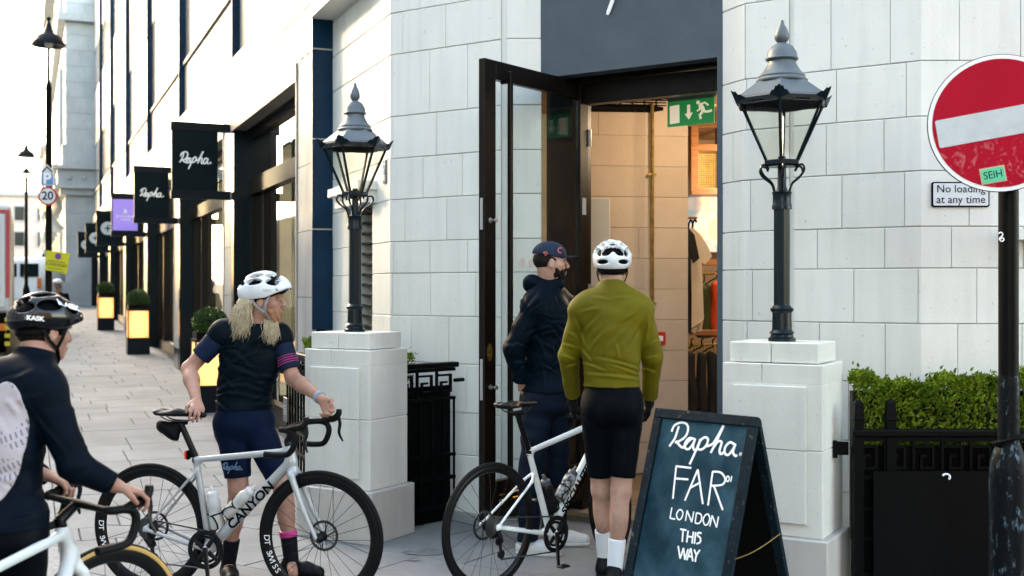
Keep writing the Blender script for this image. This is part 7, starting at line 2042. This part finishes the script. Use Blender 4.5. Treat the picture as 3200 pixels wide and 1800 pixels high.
f.add(cone(P(-.01, .050, -.10), P(.01, .035, -.175), .030, .016), .02); f.wrinkle(.009, [(70, 30, 18, 0), (-60, 50, 22, 1.4), (90, -40, 12, 2.2)]); hm0 = f.build('hair', M_BLOND, blond)
fl_ = lambda p, rr: Vector((rr.gauss(-.22, .13), rr.gauss(-.02, .10), -1)).normalized()
strands(blond, 'hair_locks', M_BLOND, [P(.080, -.062, -.005), P(.080, -.09, -.02), P(.066, -.12, -.03), P(.03, -.145, -.035), P(-.03, -.145, -.04)], fl_, 1150, .145, .0019, .016, 1)
bf_ = lambda p, rr: (Vector((rr.gauss(.0, .10), rr.gauss(-.06, .10), -1))).normalized()
strands(blond, 'hair_locks', M_BLOND, [P(.035, .020, -.105), P(.025, .045, -.11), P(.01, .075, -.11)], bf_, 380, .09, .0018, .011, 2)
f = Field(hc - Vector((.14, .14, .17)), hc + Vector((.16, .14, .1)), .005)
f.add(ell(P(0, .036, -.058), (.0595, .066, .060), ax), .02); f.add(ell(P(0, .060, -.105), (.030, .030, .035), ax), .03); f.sub(ell(P(0, .075, -.002), (.060, .05, .044), ax), .01); f.sub(cone(P(-.1, -.03, .0), P(.1, -.03, .0), .055), .01); f.sub(ell(P(0, .112, -.061), (.022, .02, .008), ax), .004); f.wrinkle(.005, [(160, 90, 130, 0), (90, 200, 60, 1)])
f.build('beard', M_BEARD, blond)
m = MB(); c = J['wrL'] + (J['elL'] - J['wrL']).normalized() * .035; d_ = (J['elL'] - J['wrL']).normalized()
m.lathe([(.031, -.011), (.035, -.009), (.036, .009), (.032, .011)], 20, c, (d_.orthogonal().normalized(), d_.cross(d_.orthogonal().normalized()), d_)); m.build('wristband', mat('blue_grey_band', (.18, .25, .34), .6), blond, True)

# ---- man in the cap beside the door
J = dict(bf=Vector((.86, .5, 0)), neck=at(1378, 716, 7.18), chest=at(1374, 808, 7.18), waist=at(1372, 895, 7.18), pelvis=at(1376, 985, 7.18), shR=at(1345, 772, 7.08), shL=at(1412, 770, 7.33),
         elR=at(1291, 878, 7.06), wrR=at(1313, 962, 7.14), elL=at(1466, 770, 7.38), wrL=at(1512, 728, 7.30), hipR=at(1352, 1015, 7.12), hipL=at(1400, 1015, 7.24), knR=at(1338, 1185, 7.08), knL=at(1400, 1180, 7.28), anR=at(1328, 1360, 7.06), anL=at(1400, 1338, 7.30))
hc = at(1385, 662, 7.15); hf = Vector((.99, .12, -.02))
cap_m, P, ax = make_body('bearded man in a dark hooded jacket and blue cap by the open door', J, hc, hf, UP, M_SKIN2, .0062,
    [(J['wrR'], Vector((.35, .2, -.9)), Vector((.5, .7, .2)), (.5, .6, .4), -1), (J['wrL'], Vector((.8, -.1, .2)), Vector((0, -.2, -1)), (.3, .4, .3), 1)])
M_JKT = cloth('navy_jacket', (.0012, .0060, .0115), .5, (.0008, .0040, .008), 14, .9, spec=.04)
clothes_top(cap_m, 'jacket', J, M_JKT, .032, at(1370, 985, 7.18).z, 'long', amp=.004, h=.0065, collar=.02, sleeve_o=.014, sk=.018, cr=rand_creases(*box_of(1285, 1440, 745, 985, 7.15), 50, (-38, 22, -65, 60), .009, .0085, .15, 5))
f = Field(J['neck'] - Vector((.2, .2, .12)), J['neck'] + Vector((.2, .2, .16)), .007)
f.add(cone(J['neck'] + Vector((-.09, -.02, .0)), J['neck'] + Vector((.06, -.035, .005)), .055, .045), .03); f.add(cone(J['neck'] + Vector((-.08, .05, .0)), J['neck'] + Vector((.06, .06, .005)), .05, .045), .03); f.add(ell(J['neck'] + Vector((-.105, .01, .01)), (.05, .09, .05)), .04)
f.sub(cone(J['neck'] + UP * .02, J['neck'] + UP * .2, .062, .075), .01); f.wrinkle(.006, WR); f.build('hood', M_JKT, cap_m)
M_TRS = cloth('navy_trousers', (.0022, .0072, .019), .7, (.0014, .0046, .0125), 14, .7)
f = Field(*bounds([J[q] for q in ('pelvis', 'waist', 'anL', 'anR', 'hipL', 'hipR')], .2), .008); torso(f, J, .014); f.cut((0, 0, J['pelvis'].z + .06), (0, 0, 1)); f.cut((0, 0, J['hipL'].z - .1), (0, 0, -1))
for q in 'LR':
    f.add(cone(J['hip' + q], J['kn' + q], .098, .076), .04); f.add(cone(J['kn' + q], J['an' + q], .076, .064, [(J['an' + q] + UP * .0, (0, 0, -1))]), .04)
f.wrinkle(.007, [(8, 5, 55, 0), (-16, 10, 38, 1.9), (22, -8, 24, 3)]); f.build('trousers', M_TRS, cap_m)
for q, td in (('R', (1, -.3, 0)), ('L', (1, -.02, 0))): shoe(cap_m, J['an' + q], td, J['an' + q].z - .085, mt=M_WSHOE, sole=M_SOLE, L=.30)
r, d, u = ax
M_CAP = cloth('blue_cap', (.016, .028, .054), .7, (.012, .021, .041), 40, .4)
f = Field(hc - Vector((.16, .16, .05)), hc + Vector((.28, .16, .19)), .005)
f.add(ell(P(0, -.010, .052), (.083, .108, .085), ax), 0); f.cut(P(0, 0, .040), tuple((-u - d * .16).normalized())); cp = f.build('cap', M_CAP, cap_m)
m = MB(); V = []; 
for i in range(11):
    a = math.radians(-65 + 13 * i); V += [P(.080 * math.sin(a), .098 * math.cos(a) - .010, .047), P(.074 * math.sin(a), .098 * math.cos(a) + .075 * math.cos(a) ** .7 - .008, .046 - .010 * abs(math.sin(a)) ** 2 + .004)]
m.add(V + [v - u * .005 for v in V], [(2 * i, 2 * i + 1, 2 * i + 3, 2 * i + 2) for i in range(10)] + [(22 + 2 * i + 2, 22 + 2 * i + 3, 22 + 2 * i + 1, 22 + 2 * i) for i in range(10)] + [(2 * i + 1, 22 + 2 * i + 1, 22 + 2 * i + 3, 2 * i + 3) for i in range(10)]); m.build('cap_peak', M_CAP, cp, True)
m = MB(); q = P(.078, .045, .078); m.tube([q + d * (.013 * math.cos(a)) + u * (.015 * math.sin(a)) + r * .006 for a in [.8 + i * .45 for i in range(11)]], .0035, 5)
q = P(.076, -.045, .055); m.tube([q + d * x + u * z + r * .008 for x, z in ((-.012, .006), (-.004, .012), (0, .004), (.006, .012), (.012, .004), (.0, -.012), (-.012, .006))], .0032, 5); m.build('cap_badge', mat('coral_stitch', (.60, .13, .14), .6), cp)
M_DHAIR = mat('dark_hair', (.0055, .0040, .0032), .6, spec=.15, bump=.5, bscale=160)
f = Field(hc - Vector((.14, .14, .17)), hc + Vector((.16, .14, .1)), .005)
f.add(ell(P(0, .030, -.040), (.0605, .0665, .064), ax), .01); f.add(ell(P(0, .070, -.086), (.030, .026, .026), ax), .02); f.cut(P(0, 0, -.002), tuple(ax[2])); f.sub(ell(P(0, .100, -.008), (.046, .046, .036), ax), .01); f.sub(cone(P(-.1, -.03, .0), P(.1, -.03, .0), .052), .01); f.sub(ell(P(0, .112, -.061), (.022, .02, .008), ax), .004); f.wrinkle(.004, [(160, 90, 130, 0), (90, 200, 60, 1)])
f.build('beard', M_DHAIR, cap_m)
f = Field(hc - Vector((.14, .14, .12)), hc + Vector((.14, .14, .12)), .005); f.add(ell(P(0, -.022, .022), (.0765, .090, .075), ax), 0); f.cut(P(0, .03, 0), tuple(d)); f.cut(P(0, 0, -.045), tuple(-u)); f.sub(cone(P(.05, .0, -.01), P(.12, .0, -.01), .028), .005); f.build('hair', M_DHAIR, cap_m)

# ---- man in the green jacket, seen from behind
hoodL, hoodR = [SB @ Vector((N2['CL'][0] + .10, s * .204, N2['CL'][1] + .02)) for s in (1, -1)]
J = dict(bf=Vector((.06, 1, 0)).normalized(), neck=at(1539, 726, 6.24), chest=at(1536, 832, 6.24), waist=at(1538, 920, 6.24), pelvis=at(1540, 1010, 6.24), shL=at(1466, 782, 6.24), shR=at(1609, 782, 6.22),
         elL=at(1431, 895, 6.30), wrL=at(1441, 1000, 6.46), elR=at(1641, 895, 6.27), wrR=at(1634, 1004, 6.44), hipL=at(1506, 1050, 6.25), hipR=at(1573, 1050, 6.23), knL=at(1513, 1232, 6.30), knR=at(1562, 1238, 6.20), anL=at(1521, 1405, 6.42), anR=at(1546, 1434, 6.18))
hc = at(1540, 680, 6.27); hf = Vector((.05, 1, -.12))
grn, P, ax = make_body('man in an olive green jacket and white helmet seen from behind', J, hc, hf, UP, M_SKIN2, .0058, [], lw=1.0)
gz = lambda x, y: at(1167.3 + .33334 * x, 483 + .33334 * y, 6.2)
CRG = []
for (x0, y0, x1, y1, a, w_) in ((830, 950, 905, 1140, 9, 9), (870, 905, 1010, 870, 5, 8), (900, 1060, 1030, 915, 7, 9), (940, 1185, 1070, 1020, 8, 9), (1045, 1205, 1190, 1030, 7, 9), (1345, 930, 1215, 1165, 8, 9), (1395, 940, 1372, 1120, 9, 9), (1290, 900, 1180, 980, 5, 8), (885, 1285, 1060, 1345, 8, 8), (900, 1362, 1335, 1405, 8, 8), (1000, 1245, 1335, 1335, 8, 8),
    (1090, 1290, 1330, 1385, 7, 8), (880, 1180, 960, 1290, 6, 8), (755, 1150, 855, 1185, 8, 8), (750, 1235, 860, 1285, 8, 8), (765, 1340, 860, 1305, 8, 8), (790, 1060, 850, 1100, 6, 8), (1375, 1170, 1460, 1120, 8, 8), (1380, 1265, 1460, 1240, 8, 8), (1370, 1345, 1450, 1370, 8, 8), (960, 790, 1090, 810, 4, 8), (1110, 800, 1260, 790, 4, 8), (1130, 1130, 1160, 1240, 5, 9), (1230, 1000, 1150, 1130, 5, 9)):
    p, q = gz(x0, y0), gz(x1, y1); CRG.append((p.x, p.z, q.x, q.z, a * .0014, w_ * .00095))
M_OLV = cloth('olive_jacket', (.120, .102, .0052), .62, (.092, .078, .0038), 15, .8, spec=.12)
clothes_top(grn, 'jacket', J, M_OLV, .026, at(1540, 972, 6.24).z, 'long', amp=.003, h=.006, collar=.05, sleeve_o=.008, sk=.014, w=.90, cr=CRG, wr=[(26, 0, 44, 0), (-30, 0, 40, 1.7), (9, 0, 62, 3.1), (46, 0, 14, .6)])
M_BIB = cloth('black_bib_shorts', (.0012, .0030, .0052), .5, (.0008, .0018, .003), 22, .3, spec=.04)
shorts(grn, J, M_BIB, .010, at(1540, 962, 6.24).z, .80, lw=.98, k=.012, amp=.002)
M_WSOCK = cloth('white_sock', (.62, .66, .69), .85, None, 60, .25)
for q, fr_ in (('L', .42), ('R', .40)):
    sock(grn, J['an' + q], J['kn' + q], fr_, M_WSOCK); shoe(grn, J['an' + q], (.25, 1, 0), J['an' + q].z - .095)
for q, hd_, sgn_ in (('L', hoodL, 1), ('R', hoodR, -1)):
    w_ = J['wr' + q]; f = Field(*bounds([w_, w_.lerp(hd_, .6)], .16), .005)
    dv = (hd_ - w_)
    hand(f, w_, Vector((-.02 * sgn_, .45, -.8)), Vector((sgn_ * .9, .2, .1)), (.5, .7, .5), sgn_, 1.05, thumb=(.3, .5), r0=.0098); f.add(cone(w_ - Vector((0, 0, -.02)), w_ + Vector((0, .02, -.03)), .031, .028), .01)
    f.build('glove', M_GLOVE, grn)
hm, Q = helmet(grn, P, ax, M_HELW, pitch=.10, vent=.019, rear=((-.030, .060, .019, .020), (.030, .060, .019, .020), (-.072, .058, .013, .026), (.072, .058, .013, .026), (-.055, .006, .030, .012), (.055, .006, .030, .012), (0, .104, .016, .012), (-.05, .100, .016, .010), (.05, .100, .016, .010)))
straps(grn, P, M_STRAPB)
f = Field(hc - Vector((.14, .14, .14)), hc + Vector((.14, .14, .14)), .005); r, d, u = ax; f.add(ell(P(0, -.018, .020), (.0755, .094, .082), ax), 0); f.cut(P(0, .035, 0), tuple(d)); f.cut(P(0, 0, -.052), tuple(-u)); f.build('hair', M_DHAIR, grn)
# ---- nearest cyclist at the left edge, seen from behind
hL3, hR3 = [SC_ @ Vector((N3['CL'][0] + .085, s * .204, N3['CL'][1] + .035)) for s in (1, -1)]
J = dict(bf=Vector((.42, .90, 0)).normalized(), neck=at(86, 905, 4.18), chest=at(14, 1045, 4.10), waist=at(2, 1175, 4.02), pelvis=at(5, 1310, 3.98), shR=at(112, 985, 4.06), shL=at(-48, 985, 4.32),
         elR=at(190, 1172, 4.02), wrR=hR3 + Vector((-.055, -.02, .045)), elL=at(40, 1190, 4.42), wrL=hL3 + Vector((-.07, -.02, .03)), hipR=at(40, 1370, 3.94), hipL=at(-35, 1370, 4.06), knR=at(60, 1640, 4.02), knL=at(-20, 1640, 4.1), anR=at(50, 1830, 3.95), anL=at(-40, 1800, 4.05))
hc = at(112, 836, 4.24); hf = Vector((.62, .78, -.12))
near, P, ax = make_body('nearest cyclist in black kit with a newspaper print back and black helmet', J, hc, hf, Vector((0, 0, 1)), M_SKIN, .0050,
    [(J['wrR'], (hR3 - J['wrR']) + Vector((.05, .05, .0)), Vector((.1, .1, -1)), (.55, .8, .6), -1, 1.0), (J['wrL'], (hL3 - J['wrL']), Vector((.1, .1, -1)), (.5, .8, .6), 1, 1.0)], hs=.93)
M_BLKJ = cloth('black_jersey', (.0010, .0044, .0095), .55, (.0007, .0028, .006), 16, .6, spec=.04)
clothes_top(near, 'jersey', J, M_BLKJ, .020, J['pelvis'].z - .02, 'long', amp=.003, h=.0055, collar=.05, sleeve_o=.006, sk=.02, w=.95, cr=rand_creases(*box_of(0, 330, 930, 1290, 4.08), 40, (-30, 30, -60, 10), .0045, .008, .13, 8))
shorts(near, J, M_BIB, .012, J['pelvis'].z + .06, .85, lw=1.04)
for q in 'LR':
    sock(near, J['an' + q], J['kn' + q], .4, M_STRAPB); shoe(near, J['an' + q], J['bf'], 0.0)
hm, Q = helmet(near, P, ax, M_HELB, pitch=.02, hs=.90, vent=.025, rows=(-60, -20, 20, 60))
straps(near, P, M_STRAPB)
f = Field(hc - Vector((.15, .15, .15)), hc + Vector((.15, .15, .14)), .0045); r, d, u = ax; f.add(ell(P(0, -.016, .018), (.0775, .097, .082), ax), 0); f.cut(P(0, .045, 0), tuple((d + u * .0).normalized())); f.cut(P(0, -.02, -.060), tuple((-u + d * .3).normalized())); f.sub(cone(P(.05, -.006, -.008), P(.12, -.006, -.008), .030), .005); f.sub(ell(P(0, .06, -.06), (.1, .05, .07), ax), .01); f.build('hair', M_DHAIR, near)
m = MB(); put_text(m, 'KASK', .034, Q(.085, .045, .082), (ax[1] - UP * .22).normalized(), (UP * .75 - ax[0] * .62).normalized(), 1.1, .002); m.build('helmet_lettering', M_WHITE, hm); m = MB(); put_text(m, 'KASK', .022, Q(.094, -.098, .018), (ax[1] * .9 + ax[0] * .35).normalized(), UP, 1.1, .001); m.build('helmet_lettering', M_WHITE, hm)
# pale newspaper print panel on the back of the jersey
bb = -J['bf']; br = basis(J['bf'], UP)[0]
f = Field(*bounds([J['chest'], J['pelvis']], .26), .006); torso(f, J, .0245, .95); f.wrinkle(.003, WR); f.creases(rand_creases(*box_of(0, 330, 930, 1290, 4.08), 40, (-30, 30, -60, 10), .0045, .008, .13, 8)); f.cut(J['chest'] + bb * .02, tuple(J['bf']))
pcn = at(4, 1112, 3.95); f.inter(ell(pcn, (.085, .6, .205)))
pm_ = bpy.data.materials.new('newsprint_cloth'); pm_.use_nodes = True
t_ = pm_.node_tree; b_ = t_.nodes['Principled BSDF']; b_.inputs['Roughness'].default_value = .7
g_ = t_.nodes.new('ShaderNodeNewGeometry'); mp_ = t_.nodes.new('ShaderNodeMapping'); mp_.inputs['Rotation'].default_value = (0, math.radians(24), 0); t_.links.new(g_.outputs['Position'], mp_.inputs[0])
def tri(scale, rot, thr, c0, c1):
    v = t_.nodes.new('ShaderNodeTexBrick'); v.inputs['Scale'].default_value = scale; v.inputs['Mortar Size'].default_value = thr; v.inputs['Color1'].default_value = (*c0, 1); v.inputs['Color2'].default_value = (*c0, 1); v.inputs['Mortar'].default_value = (*c1, 1)
    q = t_.nodes.new('ShaderNodeMapping'); q.inputs['Rotation'].default_value = rot; t_.links.new(mp_.outputs[0], q.inputs[0]); t_.links.new(q.outputs[0], v.inputs[0]); return v
lines = tri(11, (math.radians(90), 0, 0), .055, (.05, .06, .12), (.34, .30, .315)); lines.inputs['Brick Width'].default_value = .16; lines.inputs['Row Height'].default_value = .34
n_ = t_.nodes.new('ShaderNodeTexNoise'); n_.inputs['Scale'].default_value = 12; n_.inputs['Detail'].default_value = 0; t_.links.new(g_.outputs['Position'], n_.inputs[0])
r_ = t_.nodes.new('ShaderNodeValToRGB'); r_.color_ramp.interpolation = 'CONSTANT'; r_.color_ramp.elements[0].color = (0, 0, 0, 1); r_.color_ramp.elements[1].position = .40; r_.color_ramp.elements[1].color = (.8, .8, .8, 1); t_.links.new(n_.outputs[0], r_.inputs[0])
mx = t_.nodes.new('ShaderNodeMixRGB'); mx.inputs[1].default_value = (.34, .30, .315, 1); t_.links.new(r_.outputs[0], mx.inputs[0]); t_.links.new(lines.outputs[0], mx.inputs[2]); t_.links.new(mx.outputs[0], b_.inputs['Base Color'])
f.build('print_panel', pm_, near)

# ---- far off rider in a white helmet
c = at(182, 890, 30.0); c = at(146, 770, 29.0); zz = zg(c.x, c.y)
hz = at(147, 716, 29.0).z
far = None
f = Field((c.x - .45, 28.6, zz), (c.x + .45, 29.5, hz + .25), .02)
f.add(ell((c.x, 29, hz), (.085, .10, .115)), .02); f.add(cone((c.x, 29, hz - .08), (c.x, 29, hz - .2), .05, .06), .02)
f.add(ell((c.x + .02, 29, hz - .45), (.20, .13, .26)), .05); f.add(cone((c.x - .17, 29, hz - .28), (c.x - .24, 28.95, hz - .58), .06, .05), .04); f.add(cone((c.x + .2, 29, hz - .28), (c.x + .28, 28.95, hz - .58), .06, .05), .04)
f.add(cone((c.x - .08, 29, hz - .7), (c.x - .09, 29, zz + .1), .09, .05), .05); f.add(cone((c.x + .1, 29, hz - .7), (c.x + .1, 29, zz + .1), .09, .05), .05)
far = f.build('person', M_SKIN); tag(far, 'distant rider in a white helmet and dark top by the lamp column', 'person')
f = Field((c.x - .45, 28.6, zz), (c.x + .45, 29.5, hz + .25), .02)
f.add(ell((c.x + .02, 29, hz - .45), (.215, .145, .28)), .05); f.add(cone((c.x - .17, 29, hz - .28), (c.x - .24, 28.95, hz - .58), .075, .065), .04); f.add(cone((c.x + .2, 29, hz - .28), (c.x + .28, 28.95, hz - .58), .075, .065), .04); f.add(cone((c.x - .08, 29, hz - .7), (c.x - .09, 29, zz + .15), .10, .065), .05); f.add(cone((c.x + .1, 29, hz - .7), (c.x + .1, 29, zz + .15), .10, .065), .05)
f.build('clothing', M_JKT, far)
f = Field((c.x - .2, 28.8, hz - .05), (c.x + .2, 29.3, hz + .25), .015); f.add(ell((c.x, 29, hz + .04), (.115, .14, .11)), 0); f.cut((0, 0, hz + .03), (0, 0, -1)); f.build('helmet', M_HELW, far)
